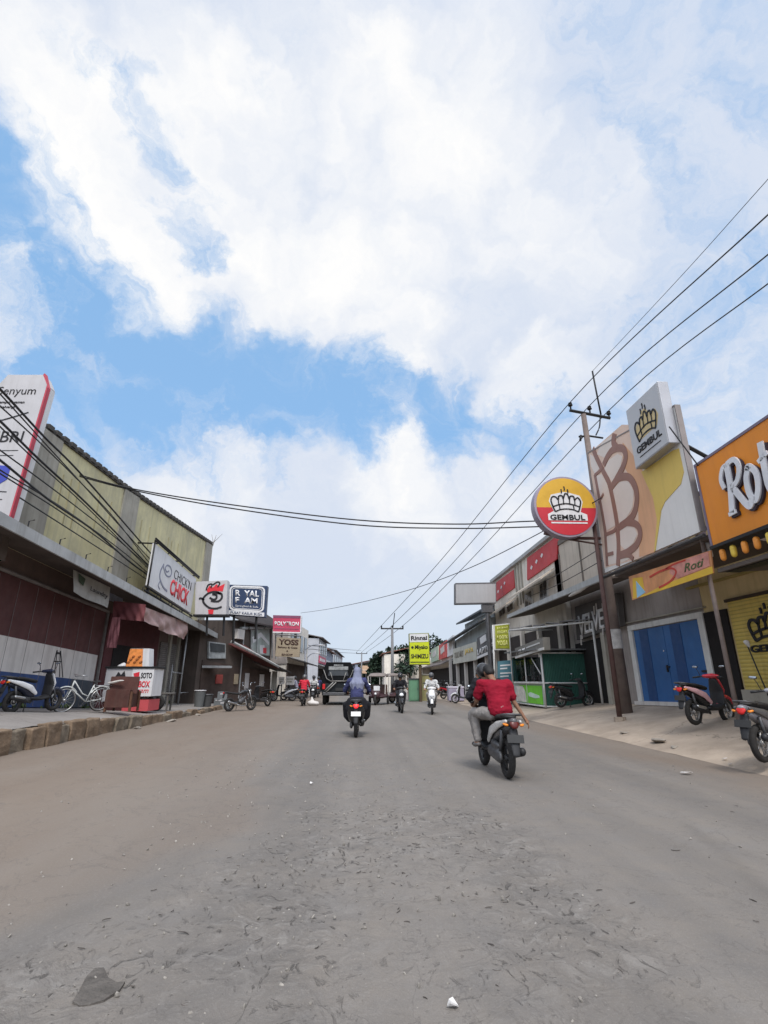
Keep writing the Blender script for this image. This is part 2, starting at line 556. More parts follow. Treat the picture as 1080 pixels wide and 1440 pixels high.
def make_road():
    xs = []
    x = -6.86
    while x < 6.1:
        xs.append(x); x += .07 if -4.2 < x < 4.2 else .16
    xs.append(6.1)
    ys = [-9, -6, -3, -1.2, -.4]
    y = .2
    while y < 400:
        ys.append(y); y += .045 + .0055 * max(0, y - 1) ** 1.55
    ys.append(420)
    bm = bmesh.new(); cl = bm.loops.layers.color.new('tone')
    grid, tone = [], []
    hole = on_z(140, 1392, 0)
    for yy in ys:
        row, tr = [], []
        for xx in xs:
            p = V((xx, yy, 0))
            n1 = noise.fractal(p * .55, 1, 2, 4)
            centre = (-.35 - .04 * yy) if yy < 14 else -.9
            xb = (lerp(yy, 2.4, 3.4, -2.2, -1.9) if yy < 3.4 else lerp(yy, 3.4, 5.75, -1.9, -.75) if yy < 5.75 else lerp(yy, 5.75, 9, -.75, -1.3)) + .28 * n1 + .10 * noise.noise(p * 2.3)
            wn = sstep(xx, xb - .1, xb + .35) * (1 - sstep(xx + .5 * n1, .9 + .04 * yy, 2.3)) * (1 - sstep(yy, 7, 13)) * (.65 + .5 * math.exp(-((yy - 5) / 1.8) ** 2))
            wn = min(1, wn * (.65 + .9 * max(0, noise.noise(p * 1.1 + V((7, 3, 0))) + .25)))
            du = max((1 - sstep(xx, xb - .5, xb + .22)) * (.75 + .25 * sstep(-xx, 1.5, 4)), .9 * sstep(xx + .5 * n1, 3.9, 5.6))
            du = min(1, max(0, du))
            # pale tyre-worn band down the left of the middle, darker band on the right
            hx = (xx - hole.x); hy = (yy - hole.y)
            hd = math.sqrt((hx / .155) ** 2 + (hy / .10) ** 2) + .35 * noise.noise(p * 9)
            dk = 0.0
            seam = abs(xx - (2.6 + .33 * (yy - 3.5)) - .05 * n1)
            dk = max(dk, .45 * (1 - sstep(seam, .02, .13)) * sstep(yy, 2.2, 3) * (1 - sstep(yy, 5.2, 7)))
            seam2 = abs(xx - (.92 + .02 * yy) - .12 * n1)
            dk = max(dk, .30 * (1 - sstep(seam2, .05, .3)) * sstep(yy, 3, 4) * (1 - sstep(yy, 9, 14)) * (.5 + n1))
            seam3 = abs(xx - xb + .05)
            dk = max(dk, .38 * (1 - sstep(seam3, .03, .2)) * (1 - sstep(yy, 8, 10)) * max(0, min(1, .45 + 1.6 * noise.noise(p * 1.7 + V((3, 9, 0))))))
            z = .012 * n1 * sstep(hd, 1.2, 2.5) + wn * sstep(hd, 1.2, 2.5) * (.026 * noise.fractal(p * 3.2, 1, 2, 4)) - .006 * (1 - sstep(hd, .9, 1.2))
            edge = min(1, (xx + 6.86) / .6, (6.1 - xx) / .6)
            z *= max(0, edge)
            row.append(bm.verts.new((xx, yy, z))); tr.append((du, wn, max(0, min(1, dk)), 1))
        grid.append(row); tone.append(tr)
    for j in range(len(ys) - 1):
        for i in range(len(xs) - 1):
            f = bm.faces.new((grid[j][i], grid[j][i + 1], grid[j + 1][i + 1], grid[j + 1][i]))
            for lp, t in zip(f.loops, (tone[j][i], tone[j][i + 1], tone[j + 1][i + 1], tone[j + 1][i])): lp[cl] = t
    me = bpy.data.meshes.new('road'); bm.to_mesh(me); bm.free()
    me.polygons.foreach_set('use_smooth', [True] * len(me.polygons))
    me.materials.append(road_mat())
    o = bpy.data.objects.new('road', me); COL.objects.link(o); tag(o, kind='structure')


make_road()
M_PAVE = mat('pavement', (.36, .295, .235), .9, 0, .2, 1.0, .9, 22, 0, .8, (.19, .15, .115), cracks=.22)
M_PAVE_L = mat('pavement grey', (.24, .22, .205), .9, 0, .16, .9, .7, 18, 0, .55, (.14, .115, .095), cracks=.3)


def sheet(name, xs, ys, m, jit=.012):
    bm = bmesh.new()
    G = [[bm.verts.new((x, y, g(x, y) + jit * noise.fractal(V((x, y, 0)) * 1.3, 1, 2, 3))) for x in xs] for y in ys]
    for j in range(len(ys) - 1):
        for i in range(len(xs) - 1):
            bm.faces.new((G[j][i], G[j][i + 1], G[j + 1][i + 1], G[j + 1][i]))
    mb = MB(); mb.bm.free(); mb.bm = bm
    return tag(mb.build(name, m, None, smooth=True), kind='structure')


yy_ = [-9 + .5 * i for i in range(112)] + [50, 60, 80, 120, 200, 420]
sheet('pavement', [6.1 + .16 * i for i in range(26)] + [10.6, 11.2, 14], yy_, M_PAVE)
sheet('pavement', [-14, -11.2, -10.4] + [-10.2 + .165 * i for i in range(20)] + [-6.92], yy_, M_PAVE_L)
gb = MB(); gb.poly([(-1500, -300, -.05), (1500, -300, -.05), (1500, 2500, -.05), (-1500, 2500, -.05)])
tag(gb.build('ground', mat('earth', (.14, .12, .09), .95, 0, .2, .05)), kind='structure')

# kerb stones on the left, uneven and worn
M_KERB3 = mat('grey kerb stone', (.19, .155, .115), .9, 0, .25, 5, .9, 16, 0, .6, (.08, .06, .045))
M_KERB = mat('kerb stone', (.19, .135, .09), .9, 0, .25, 5, .9, 16, 0, .6, (.07, .05, .035))
M_KERB2 = mat('pale kerb stone', (.25, .215, .17), .9, 0, .2, 5, .9, 16, 0, .4, (.12, .09, .06))
kerb = thing('kerb', 'low kerb of worn brown stone blocks edging the left pavement', 'kerb', (-6.9, 8, 0))
y = 6.2; k = 0
rk = random.Random(3)
while y < 34:
    ln = rk.uniform(.50, .72) if y < 14 else rk.uniform(.8, 1.2)
    h = g(-6.92, y) + rk.uniform(-.05, .06)
    if h < .05: break
    b = MB()
    b.box((-6.86 + rk.uniform(-.07, .05), y + ln / 2, h / 2 - .02), (.26, ln - rk.uniform(.03, .07), h + .04), (rk.uniform(-.02, .02), rk.uniform(-.03, .03), rk.uniform(-.04, .04)))
    bmesh.ops.subdivide_edges(b.bm, edges=b.bm.edges[:], cuts=4, use_grid_fill=True)
    for v_ in b.bm.verts:
        c_ = v_.co; v_.co = c_ + noise.noise_vector(c_ * 3.6) * .045
    b.build('kerb_stone', M_KERB2 if k == 0 else (M_KERB, M_KERB3)[rk.random() < .5], kerb, smooth=False, bevel=.03)
    y += ln; k += 1

# loose grit on the broken strip: uncountable
gv = MB(); rg = random.Random(11)
for _ in range(900):
    Y = 1.4 + 9 * rg.random() ** 1.7
    X = rg.gauss(-.45 - .03 * Y, .95) if rg.random() < .8 else rg.uniform(-5.5, 5.5)
    r = rg.uniform(.003, .011) * (1 + .05 * Y)
    m_ = Matrix.Translation((X, Y, r * .3)) @ Euler((rg.random() * 6, rg.random() * 6, rg.random() * 6)).to_matrix().to_4x4() @ Matrix.Diagonal((r * rg.uniform(.7, 1.6), r, r * .6, 1))
    bmesh.ops.create_icosphere(gv.bm, subdivisions=1, radius=1, matrix=m_)
tag(gv.build('gravel', mat('grit', (.24, .22, .195), .9, 0, .5, 14)), kind='stuff')
# curled dark leaf scraps and bark chips strewn over the broken strip: uncountable
gl_ = MB(); rg = random.Random(23)
spots_ = [(.15, 4.3, .35), (-.25, 4.6, .3), (.45, 4.2, .25), (-.9, 3.3, .35), (.9, 3.0, .4), (.1, 5.6, .6), (-.3, 3.1, .5), (.8, 5.2, .4), (1.3, 4.4, .4), (.6, 6.8, .8)]
for _ in range(170):
    if rg.random() < .75:
        sx0, sy0, ss = rg.choice(spots_); X, Y = rg.gauss(sx0, ss), rg.gauss(sy0, ss * 1.2)
    else: X, Y = rg.uniform(-4, 4.5), 2.3 + 7 * rg.random() ** 1.4
    if Y < 2.2: continue
    ln = rg.uniform(.006, .026) * (1 if rg.random() < .93 else 1.8); a0 = rg.random() * 6.28; bend = rg.uniform(-1.6, 1.6); w_ = ln * rg.uniform(.10, .26)
    pts = [V((X, Y, .010))]; a = a0
    for k in range(4): a += bend / 4; pts.append(pts[-1] + V((math.cos(a), math.sin(a), rg.uniform(-.06, .06))) * ln / 4 * 2)
    gl_.ribbon(pts, [w_ * .3, w_, w_ * 1.1, w_ * .8, w_ * .2], V((0, 0, 1)), .004)
tag(gl_.build('leaf_litter', mat('dry dark leaf scraps', (.095, .083, .074), .9, 0, .5, 9)), kind='stuff')
hp_ = on_z(140, 1392, 0); ph_ = MB()
sh_ = [(102, 1408), (112, 1392), (122, 1372), (134, 1361), (146, 1360), (152, 1374), (164, 1381), (176, 1380), (168, 1392), (158, 1398), (146, 1406), (126, 1412), (112, 1414)]
ph_.prism([on_z(x_, y_, .006) for x_, y_ in sh_], V((0, 0, -.02)))
tag(ph_.build('tar_patch', mat('dark broken tar', (.11, .098, .087), .95, 0, .35, 9, 1.0, 40, 0, .6, (.15, .135, .12))), kind='structure')
# ------------------------------------------------------------------ materials for vehicles
BLACK = mat('black plastic', (.022, .022, .024), .5, 0, .2, 6)
RUBBER = mat('tyre rubber', (.028, .026, .025), .85, 0, .25, 9, .2, 60)
VINYL = mat('seat vinyl', (.025, .024, .024), .6, 0, .2, 8)
STEEL = mat('bare steel', (.42, .42, .42), .35, .8, .15, 12)
DSTEEL = mat('dark engine metal', (.11, .11, .115), .5, .6, .25, 14)
ALLOY = mat('wheel alloy', (.40, .39, .38), .4, .6, .15, 10)
RIMBLK = mat('dark wheel rim', (.05, .05, .052), .5, .3, .2, 10)
GLASSY = mat('lamp glass', (.75, .77, .78), .12, 0, .05, 5, spec=.6)
LAMPRED = mat('red lamp lens', (.55, .02, .02), .25, 0, .05, 5)
LAMPLIT = mat('lit red lamp', (1, .03, .035), .3, 0, .02, 5, emit=.9)
MIRROR = mat('mirror glass', (.55, .6, .66), .08, .9, .03, 4)
ORANGEL = mat('orange indicator', (.7, .22, .02), .3)
PLATE_W = mat('white plate', (.72, .72, .70), .5)
PLATE_B = mat('black plate', (.03, .03, .03), .5)


def paint(name, c, rough=.28):
    return mat('paint ' + name, c, rough, 0, .06, 3, coat=.4)


P_WHITE = paint('white', (.72, .72, .73)); P_BLACK = paint('black', (.02, .02, .022)); P_RED = paint('red', (.45, .025, .04))
P_PINK = paint('pale pink', (.72, .42, .45)); P_GREY = paint('grey', (.30, .30, .33)); P_SILVER = paint('silver', (.55, .54, .52)); P_DGREY = paint('dark grey', (.09, .09, .095)); P_NAVY = paint('dark navy', (.02, .025, .05))


def wheel(par, y, R=.275, w=.05, rimm=None, spokes=5, x=0, wire=False, tr=.052):
    b = MB(); b.torus((x, y, R), (1, 0, 0), R - tr, tr, 40, 12, flat=w / tr)
    t = b.build('wheel', RUBBER, par, smooth=True)
    b = MB(); b.torus((x, y, R), (1, 0, 0), R - 1.75 * tr, .018, 36, 8, flat=1.7)
    b.tube([(x - .05, y, R), (x + .05, y, R)], .045, 14)
    n = 18 if wire else spokes
    for k in range(n):
        a = 2 * math.pi * k / n
        p = V((x, y + math.cos(a) * (R - 1.8 * tr), R + math.sin(a) * (R - 1.8 * tr)))
        b.tube([(x + (.03 if wire and k % 2 else -.03 if wire else 0), y + .03 * math.cos(a), R + .03 * math.sin(a)), p], .004 if wire else .016, 5)
    b.build('rim', rimm or ALLOY, t, smooth=True)
    b = MB(); b.torus((x + .05, y, R), (1, 0, 0), .075, .012, 20, 6, flat=.3); b.tube([(x + .045, y, R), (x + .06, y, R)], .03, 10)
    b.build('brake_disc', STEEL, t, smooth=True)
    return t


def make_scooter(body, panel, seat=VINYL, apron=None, plate=PLATE_B, lamp=LAMPRED, rim=None, exhaust=BLACK, stand=True):
    """faces +y, stands on z=0"""
    r = thing('scooter', None, 'scooter')
    apron = apron or body
    wheel(r, -.62, rimm=rim); wheel(r, .65, rimm=rim)
    # main body under the seat
    b = MB()
    b.hull(((0, -.78, .70), (.09, .1, .06)), ((0, -.45, .62), (.125, .12, .12)))
    b.hull(((0, -.45, .62), (.125, .12, .12)), ((0, -.12, .50), (.115, .08, .19)))
    b.build('body', body, r, remesh=.014, relax=6)
    for sx in (-1, 1):
        b = MB()
        b.chain(((sx * .105, -.93, .79), (.025, .05, .03)), ((sx * .135, -.62, .72), (.03, .12, .055)), ((sx * .145, -.32, .62), (.028, .1, .07)), ((sx * .125, -.10, .47), (.025, .05, .05)))
        b.build('side_panel', panel, r, remesh=.011, relax=5)
    b = MB(); b.chain(((0, -.97, .80), (.06, .05, .045)), ((0, -.75, .76), (.105, .12, .05)))
    b.build('tail', body, r, remesh=.012, relax=4)
    b = MB()
    b.chain(((0, -.80, .845), (.10, .1, .035)), ((0, -.50, .835), (.135, .12, .045)), ((0, -.25, .795), (.125, .1, .05)), ((0, -.06, .765), (.075, .05, .045)))
    b.build('seat', seat, r, remesh=.012, relax=6)
    b = MB()
    b.tube([(-.11, -.70, .86), (-.13, -.92, .88), (-.09, -1.0, .89), (.09, -1.0, .89), (.13, -.92, .88), (.11, -.70, .86)], .014, 8)
    b.build('grab_rail', DSTEEL, r, smooth=True)
    b = MB(); b.chain(((0, -1.0, .765), (.075, .02, .035)), ((0, -1.015, .725), (.05, .02, .03)))
    b.build('tail_lamp', lamp, r, smooth=True)
    for sx in (-1, 1):
        b = MB(); b.hull(((sx * .11, -.985, .745), (.03, .02, .018)), ((sx * .14, -.955, .755), (.018, .02, .015))); b.build('indicator', ORANGEL, r, smooth=True)
    # rear mudguard, plate
    b = MB(); b.chain(((0, -.93, .68), (.065, .04, .04)), ((0, -1.0, .50), (.075, .015, .06)), ((0, -1.05, .36), (.055, .012, .03)))
    b.build('mudguard', BLACK, r, remesh=.01, relax=4)
    b = MB(); b.box((0, -1.03, .57), (.24, .006, .11), (rad(-16), 0, 0)); b.build('number_plate', plate, r, bevel=.004)
    # engine, swing arm, exhaust, stand
    b = MB()
    b.hull(((-.12, -.62, .29), (.045, .11, .09)), ((-.11, -.18, .33), (.06, .1, .09)))
    b.hull(((-.02, -.28, .32), (.1, .14, .1)), ((0, -.05, .34), (.08, .06, .06)))
    b.hull(((-.11, -.5, .43), (.05, .14, .05)), ((-.11, -.3, .45), (.045, .06, .05)))
    b.build('engine', DSTEEL, r, remesh=.014, relax=3)
    b = MB(); b.tube([(.05, -.1, .27), (.12, -.2, .24), (.15, -.36, .27)], .022, 8); b.chain(((.155, -.38, .29), (.05, .05, .05)), ((.165, -.80, .38), (.055, .06, .06)))
    b.build('exhaust', exhaust, r, smooth=True)
    b = MB(); b.chain(((.175, -.50, .36), (.05, .08, .04)), ((.182, -.74, .40), (.05, .04, .04))); b.build('heat_shield', STEEL if exhaust is BLACK else BLACK, r, remesh=.01, relax=2)
    b = MB(); b.tube([(.10, -.62, .33), (.105, -.72, .66)], .026, 8); b.tube([(-.10, -.62, .33), (-.105, -.72, .66)], .026, 8)
    b.build('shock_absorber', DSTEEL, r, smooth=True)
    if stand: b = MB(); b.tube([(-.10, -.12, .27), (-.24, -.02, .015)], .012, 6); b.box((-.245, -.01, .012), (.05, .06, .018)); b.build('kickstand', DSTEEL, r)
    # footboard and legshield
    b = MB(); b.chain(((0, -.12, .35), (.13, .08, .06)), ((0, .12, .325), (.17, .12, .045)), ((0, .34, .37), (.16, .06, .06)))
    b.build('footboard', BLACK, r, remesh=.014, relax=4)
    b = MB(); b.chain(((0, .37, .42), (.165, .03, .06)), ((0, .40, .70), (.175, .04, .10)), ((0, .33, .95), (.10, .04, .05)))
    b.build('leg_shield', BLACK, r, remesh=.014, relax=5)
    b = MB(); b.chain(((0, .44, .50), (.10, .03, .06)), ((0, .475, .72), (.16, .035, .10)), ((0, .41, .93), (.12, .04, .06)))
    b.build('front_apron', apron, r, remesh=.012, relax=5)
    b = MB(); b.hull(((0, .52, .74), (.10, .015, .05)), ((0, .50, .80), (.06, .015, .03))); b.build('headlamp', GLASSY, r, smooth=True)
    b = MB(); b.torus((0, .65, .275), (1, 0, 0), .30, .05, 24, 8, -20, -150, flat=1.25); b.build('front_mudguard', body, r, smooth=True)
    b = MB()
    for sx in (-1, 1): b.tube([(sx * .075, .65, .275), (sx * .07, .50, .62)], .022, 8)
    b.tube([(0, .5, .6), (0, .33, 1.0)], .03, 8); b.build('fork', DSTEEL, r, smooth=True)
    b = MB(); b.tube([(-.33, .14, 1.0), (-.2, .24, 1.02), (0, .30, 1.0), (.2, .24, 1.02), (.33, .14, 1.0)], .014, 8)
    for sx in (-1, 1): b.tube([(sx * .34, .13, 1.0), (sx * .23, .22, 1.02)], .02, 8); b.tube([(sx * .34, .20, 1.0), (sx * .22, .28, 1.02)], .007, 6)
    b.build('handlebar', BLACK, r, smooth=True)
    b = MB(); b.chain(((-.15, .28, 1.03), (.05, .05, .04)), ((0, .35, 1.03), (.08, .09, .065)), ((.15, .28, 1.03), (.05, .05, .04))); b.build('handlebar_cover', body, r, remesh=.012, relax=4)
    for sx in (-1, 1):
        b = MB(); b.tube([(sx * .22, .25, 1.03), (sx * .27, .27, 1.16), (sx * .30, .25, 1.22)], .007, 6)
        b.hull(((sx * .28, .25, 1.24), (.04, .015, .028)), ((sx * .35, .25, 1.245), (.03, .015, .025))); st = b.build('mirror', BLACK, r, smooth=True)
        b = MB(); b.hull(((sx * .285, .237, 1.24), (.032, .005, .022)), ((sx * .345, .237, 1.244), (.025, .005, .02))); b.build('mirror_glass', MIRROR, st, smooth=True)
    return r


def make_motorcycle():
    r = thing('motorcycle', None, 'motorcycle')
    wheel(r, -.62, R=.30, rimm=RIMBLK); wheel(r, .68, R=.30, rimm=RIMBLK)
    b = MB(); b.chain(((0, -.08, .78), (.08, .06, .05)), ((0, .10, .84), (.13, .12, .10)), ((0, .30, .84), (.12, .06, .08))); b.build('fuel_tank', P_BLACK, r, remesh=.013, relax=5)
    b = MB(); b.chain(((0, -.85, .84), (.09, .08, .03)), ((0, -.45, .78), (.12, .12, .04)), ((0, -.12, .76), (.08, .06, .04))); b.build('seat', VINYL, r, remesh=.012, relax=4)
    b = MB(); b.hull(((0, .02, .42), (.13, .16, .15)), ((0, .12, .52), (.11, .08, .1))); b.hull(((.0, .18, .5), (.07, .07, .1)), ((0, .26, .62), (.06, .05, .06))); b.build('engine', DSTEEL, r, remesh=.014, relax=2)
    b = MB(); b.tube([(0, .36, .88), (0, .05, .66), (0, -.12, .45)], .03, 8); b.tube([(0, .34, .8), (0, .2, .4), (0, -.1, .3)], .025, 8); b.tube([(-.07, -.1, .4), (-.08, -.62, .3)], .022, 8); b.tube([(.07, -.1, .4), (.08, -.62, .3)], .022, 8)
    b.tube([(0, -.1, .72), (0, -.9, .8)], .025, 8); b.build('frame', DSTEEL, r, smooth=True)
    b = MB(); b.tube([(.06, .25, .5), (.1, .3, .25), (.13, 0, .22), (.15, -.3, .3)], .02, 8); b.chain(((.15, -.32, .31), (.04, .04, .04)), ((.17, -.80, .42), (.05, .05, .05))); b.build('exhaust', STEEL, r, smooth=True)
    b = MB()
    for sx in (-1, 1): b.tube([(sx * .085, .68, .30), (sx * .08, .42, .92)], .024, 8)
    b.build('fork', STEEL, r, smooth=True)
    b = MB(); b.hull(((0, .50, .88), (.09, .05, .09)), ((0, .44, .88), (.07, .05, .07))); hd = b.build('headlamp', P_BLACK, r, smooth=True)
    b = MB(); b.hull(((0, .545, .88), (.07, .012, .07)), ((0, .54, .88), (.075, .01, .075))); b.build('lens', GLASSY, hd, smooth=True)
    b = MB(); b.tube([(-.36, .20, 1.02), (-.18, .33, 1.0), (0, .38, .97), (.18, .33, 1.0), (.36, .20, 1.02)], .015, 8); b.build('handlebar', BLACK, r, smooth=True)
    for sx in (-1, 1):
        b = MB(); b.tube([(sx * .24, .30, 1.02), (sx * .30, .30, 1.2)], .008, 6); b.hull(((sx * .30, .3, 1.24), (.05, .015, .035)), ((sx * .33, .3, 1.24), (.05, .015, .03))); b.build('mirror', MIRROR, r, smooth=True)
    b = MB(); b.torus((0, .68, .30), (1, 0, 0), .325, .035, 20, 8, -35, -150, flat=1.7); b.build('front_mudguard', P_BLACK, r, smooth=True)
    b = MB(); b.chain(((0, -.92, .84), (.06, .05, .04)), ((0, -1.0, .62), (.06, .02, .05))); b.build('mudguard', BLACK, r, remesh=.012, relax=2)
    b = MB(); b.hull(((0, -1.0, .80), (.05, .02, .03)), ((0, -1.0, .82), (.05, .02, .03))); b.build('tail_lamp', LAMPRED, r, smooth=True)
    b = MB(); b.tube([(-.1, -.1, .3), (-.24, -.02, .015)], .012, 6); b.build('kickstand', DSTEEL, r)
    return r


def make_bicycle():
    fr = mat('white bicycle enamel', (.62, .64, .62), .45, 0, .15, 8, 0, 30, 0, .3, (.2, .12, .06))
    r = thing('bicycle', None, 'bicycle')
    for y in (-.54, .54):
        t = wheel(r, y, R=.345, rimm=STEEL, wire=True, tr=.022, w=.02)
    b = MB()
    BB, ST, HT, HB, RA, FA = (0, -.10, .29), (0, -.27, .78), (0, .36, .88), (0, .40, .66), (0, -.54, .345), (0, .54, .345)
    b.tube([HB, BB], .019, 8); b.tube([HT, (0, .05, .52), (0, -.18, .42)], .017, 8); b.tube([BB, ST], .017, 8); b.tube([HT, HB], .02, 8)
    for sx in (-.05, .05):
        b.tube([(sx * .4, -.11, .29), (sx, -.54, .345)], .010, 6); b.tube([(sx * .4, -.25, .72), (sx, -.54, .345)], .009, 6); b.tube([(sx * .8, .42, .64), (sx, .54, .345)], .013, 6)
    b.build('frame', fr, r, smooth=True)
    b = MB(); b.chain(((0, -.40, .86), (.085, .04, .03)), ((0, -.28, .86), (.06, .05, .025)), ((0, -.14, .85), (.025, .03, .02))); b.build('saddle', VINYL, r, smooth=True)
    b = MB(); b.tube([(0, .36, .88), (0, .34, 1.0)], .014, 8); b.tube([(-.27, .16, 1.03), (-.22, .28, 1.05), (0, .36, 1.0), (.22, .28, 1.05), (.27, .16, 1.03)], .012, 8); b.build('handlebar', STEEL, r, smooth=True)
    b = MB()
    for sx in (-.06, 0, .06): b.tube([(sx, -.78, .74), (sx, -.34, .74)], .006, 6)
    b.tube([(-.07, -.78, .74), (.07, -.78, .74)], .006, 6); b.tube([(-.06, -.7, .74), (-.05, -.54, .36)], .006, 6); b.tube([(.06, -.7, .74), (.05, -.54, .36)], .006, 6)
    b.build('carrier_rack', STEEL, r, smooth=True)
    for y, a0, a1 in ((-.54, 5, -150), (.54, -35, -165)):
        b = MB(); b.torus((0, y, .345), (1, 0, 0), .375, .018, 22, 6, a0, a1, flat=1.5); b.build('mudguard', fr, r, smooth=True)
    b = MB(); b.torus((.05, -.10, .29), (1, 0, 0), .085, .008, 20, 6); b.tube([(.06, -.10, .29), (.06, -.02, .15)], .01, 6); b.box((.1, -.02, .15), (.09, .07, .02)); b.tube([(-.06, -.10, .29), (-.06, -.18, .43)], .01, 6); b.box((-.1, -.18, .43), (.09, .07, .02)); b.build('pedals', DSTEEL, r, smooth=False)
    return r


def place(o, p, rz, label, group=None, cat=None, s=1.0, lean=0):
    o.location = p; o.rotation_euler = (0, lean, rz); o['label'] = label
    if s != 1.0: o.scale = (s, s, s)
    if group: o['group'] = group
    if cat: o['category'] = cat
    return o


# ------------------------------------------------------------------ people
SKIN = mat('brown skin', (.22, .115, .07), .6, 0, .08, 12)
SKIN_L = mat('light brown skin', (.33, .18, .115), .6, 0, .08, 12)
HAIR = mat('black hair', (.012, .011, .011), .55, 0, .3, 20, .5, 60)


def cloth(name, c, r=.9): return mat('cloth ' + name, c, r, 0, .16, 4, .35, 14, spec=.15)


def folds(me, k, amp):
    N_ = [v.normal.copy() for v in me.vertices]
    for v, n in zip(me.vertices, N_):
        c = v.co; v.co = c + n * (amp * noise.fractal(V((c.x * k[0], c.y * k[1], c.z * k[2])), 1, 2, 3))


def make_person(label, J, loc, rz, skin, top, trousers, shoe, top_mat, trouser_mat, extra=None, sleeves=1.0, fem=False, bulk=1.0):
    """J: joints in the frame of the vehicle (x right, y forward, z up)"""
    r = thing('person', label, 'person', loc, rz)
    off = V((0, 0, 0))
    j = {k: V(v) for k, v in J.items() if not k.startswith('curl')}
    # build at origin then parent under the rotated empty
    root_loc = r.location.copy(); r.location = (0, 0, 0)
    b = MB()
    hp, ch, nk, hd = j['hip'], j['chest'], j['neck'], j['head']
    fwd = j.get('face', V((0, 1, 0))).normalized()
    upv = (hd - nk).normalized()
    side = fwd.cross(upv).normalized(); fwd = upv.cross(side).normalized()
    w = .93 if fem else 1.0
    b.chain((hp, (.16, .12, .11)), (hp.lerp(ch, .5), (.145, .105, .1)), (ch, (.175 * w, .115, .12)))
    b.hull((ch + (nk - ch) * .55, (.15 * w, .07, .05)), (ch, (.16 * w, .11, .1)))
    b.hull((nk, .055), (ch.lerp(nk, .6), .07)); b.hull((nk, .055), (nk.lerp(hd, .55), .055))
    # head: skull, jaw, nose, ears
    b.hull((hd + upv * .035 - fwd * .015, (.076, .09, .085)), (hd + upv * .02 + fwd * .03, (.066, .06, .075)))
    b.hull((hd - upv * .05 + fwd * .045, (.045, .04, .04)), (hd + fwd * .03, (.064, .06, .06)))
    b.hull((hd + fwd * .095 + upv * .012, .010), (hd + fwd * .108 - upv * .022, .014))
    b.hull((hd + fwd * .09 - upv * .055 - side * .02, .009), (hd + fwd * .09 - upv * .055 + side * .02, .009))
    for sg in (-1, 1):
        e = hd + side * (.078 * sg) - upv * .005 - fwd * .005
        b.hull((e + upv * .018, (.008, .016, .018)), (e - upv * .016, (.007, .01, .014)))
    for sd_ in ('l', 'r'):
        sh, el, ha = j['sh' + sd_], j['el' + sd_], j['ha' + sd_]
        b.hull((ch + (nk - ch) * .35, .07), (sh, .052)); b.hull((sh, .05), (el, .039)); b.hull((el, .038), (ha, .026))
        # hand: palm, four fingers with a bend, a thumb from its side
        d = (ha - el).normalized()
        pd = j.get('palm' + sd_, V((0, 0, -1))).normalized()
        sdv = d.cross(pd).normalized(); pd = sdv.cross(d).normalized()
        curl = J.get('curl' + sd_, .9)
        pm = ha + d * .075
        b.hull((ha, .024), (pm, (.03, .03, .03)))
        for q, (o_, ln) in enumerate(((-.03, .066), (-.01, .078), (.01, .074), (.029, .058))):
            a = pm + sdv * o_ + d * .012
            d1 = (d * math.cos(curl * .6) + pd * math.sin(curl * .6)); d2 = (d * math.cos(curl * 1.7) + pd * math.sin(curl * 1.7))
            m_ = a + d1 * ln * .55; e_ = m_ + d2 * ln * .5
            b.hull((a, .0105), (m_, .0098)); b.hull((m_, .0098), (e_, .0085))
        tb = ha + d * .03 - sdv * .028
        b.hull((tb, .013), (tb + d * .03 - sdv * .022 + pd * .012, .0105)); b.hull((tb + d * .03 - sdv * .022 + pd * .012, .0105), (tb + d * .058 - sdv * .02 + pd * .028, .009))
        hj, kn, an = j['hi' + sd_], j['kn' + sd_], j['an' + sd_]
        b.hull((hp, .1), (hj, .085)); b.hull((hj, .085), (kn, .058)); b.hull((kn, .057), (an, .036))
        toe = j['to' + sd_]
        b.hull((an - V((0, 0, .03)), .036), (toe, (.04, .04, .022)))
    body = b.build('body', skin, r, remesh=.0085, relax=3)
    if top_mat:
        b = MB()
        b.chain((hp - V((0, 0, .02)), (.185 * bulk, .145 * bulk, .12)), (hp.lerp(ch, .5), (.175 * bulk, .135 * bulk, .11)), (ch, (.195 * w * bulk, .14 * bulk, .13)))
        b.hull((ch + (nk - ch) * .62, (.12 * w * bulk, .075, .04)), (ch, (.19 * w * bulk, .13 * bulk, .1)))
        for sd_ in ('l', 'r'):
            sh, el, ha = j['sh' + sd_], j['el' + sd_], j['ha' + sd_]
            b.hull((ch + (nk - ch) * .35, .095), (sh, .076))
            if sleeves >= 1: b.hull((sh, .075), (el, .058)); b.hull((el, .056), (el.lerp(ha, .93), .042))
            else: b.hull((sh, .076 * bulk), (sh.lerp(el, sleeves), .070 * bulk))
        o = b.build('shirt', top_mat, r, remesh=.012, relax=5)
        folds(o.data, (7, 7, 13), .016)
    if trouser_mat:
        b = MB()
        for sd_ in ('l', 'r'):
            hj, kn, an = j['hi' + sd_], j['kn' + sd_], j['an' + sd_]
            b.hull((hp, (.17, .13, .10)), (hj, .105)); b.hull((hj, .105), (kn, .08)); b.hull((kn, .08), (kn.lerp(an, .93), .058))
        o = b.build('trousers', trouser_mat, r, remesh=.012, relax=5)
        folds(o.data, (11, 11, 11), .012)
    for sd_ in ('l', 'r'):
        an, toe = j['an' + sd_], j['to' + sd_]
        b = MB(); dn = V((0, 0, -.055)); b.hull((an + dn + (an - toe).normalized() * .03, (.042, .042, .028)), (toe + V((0, 0, -.006)), (.052, .055, .034)))
        b.build('shoe', shoe, r, remesh=.01, relax=2)
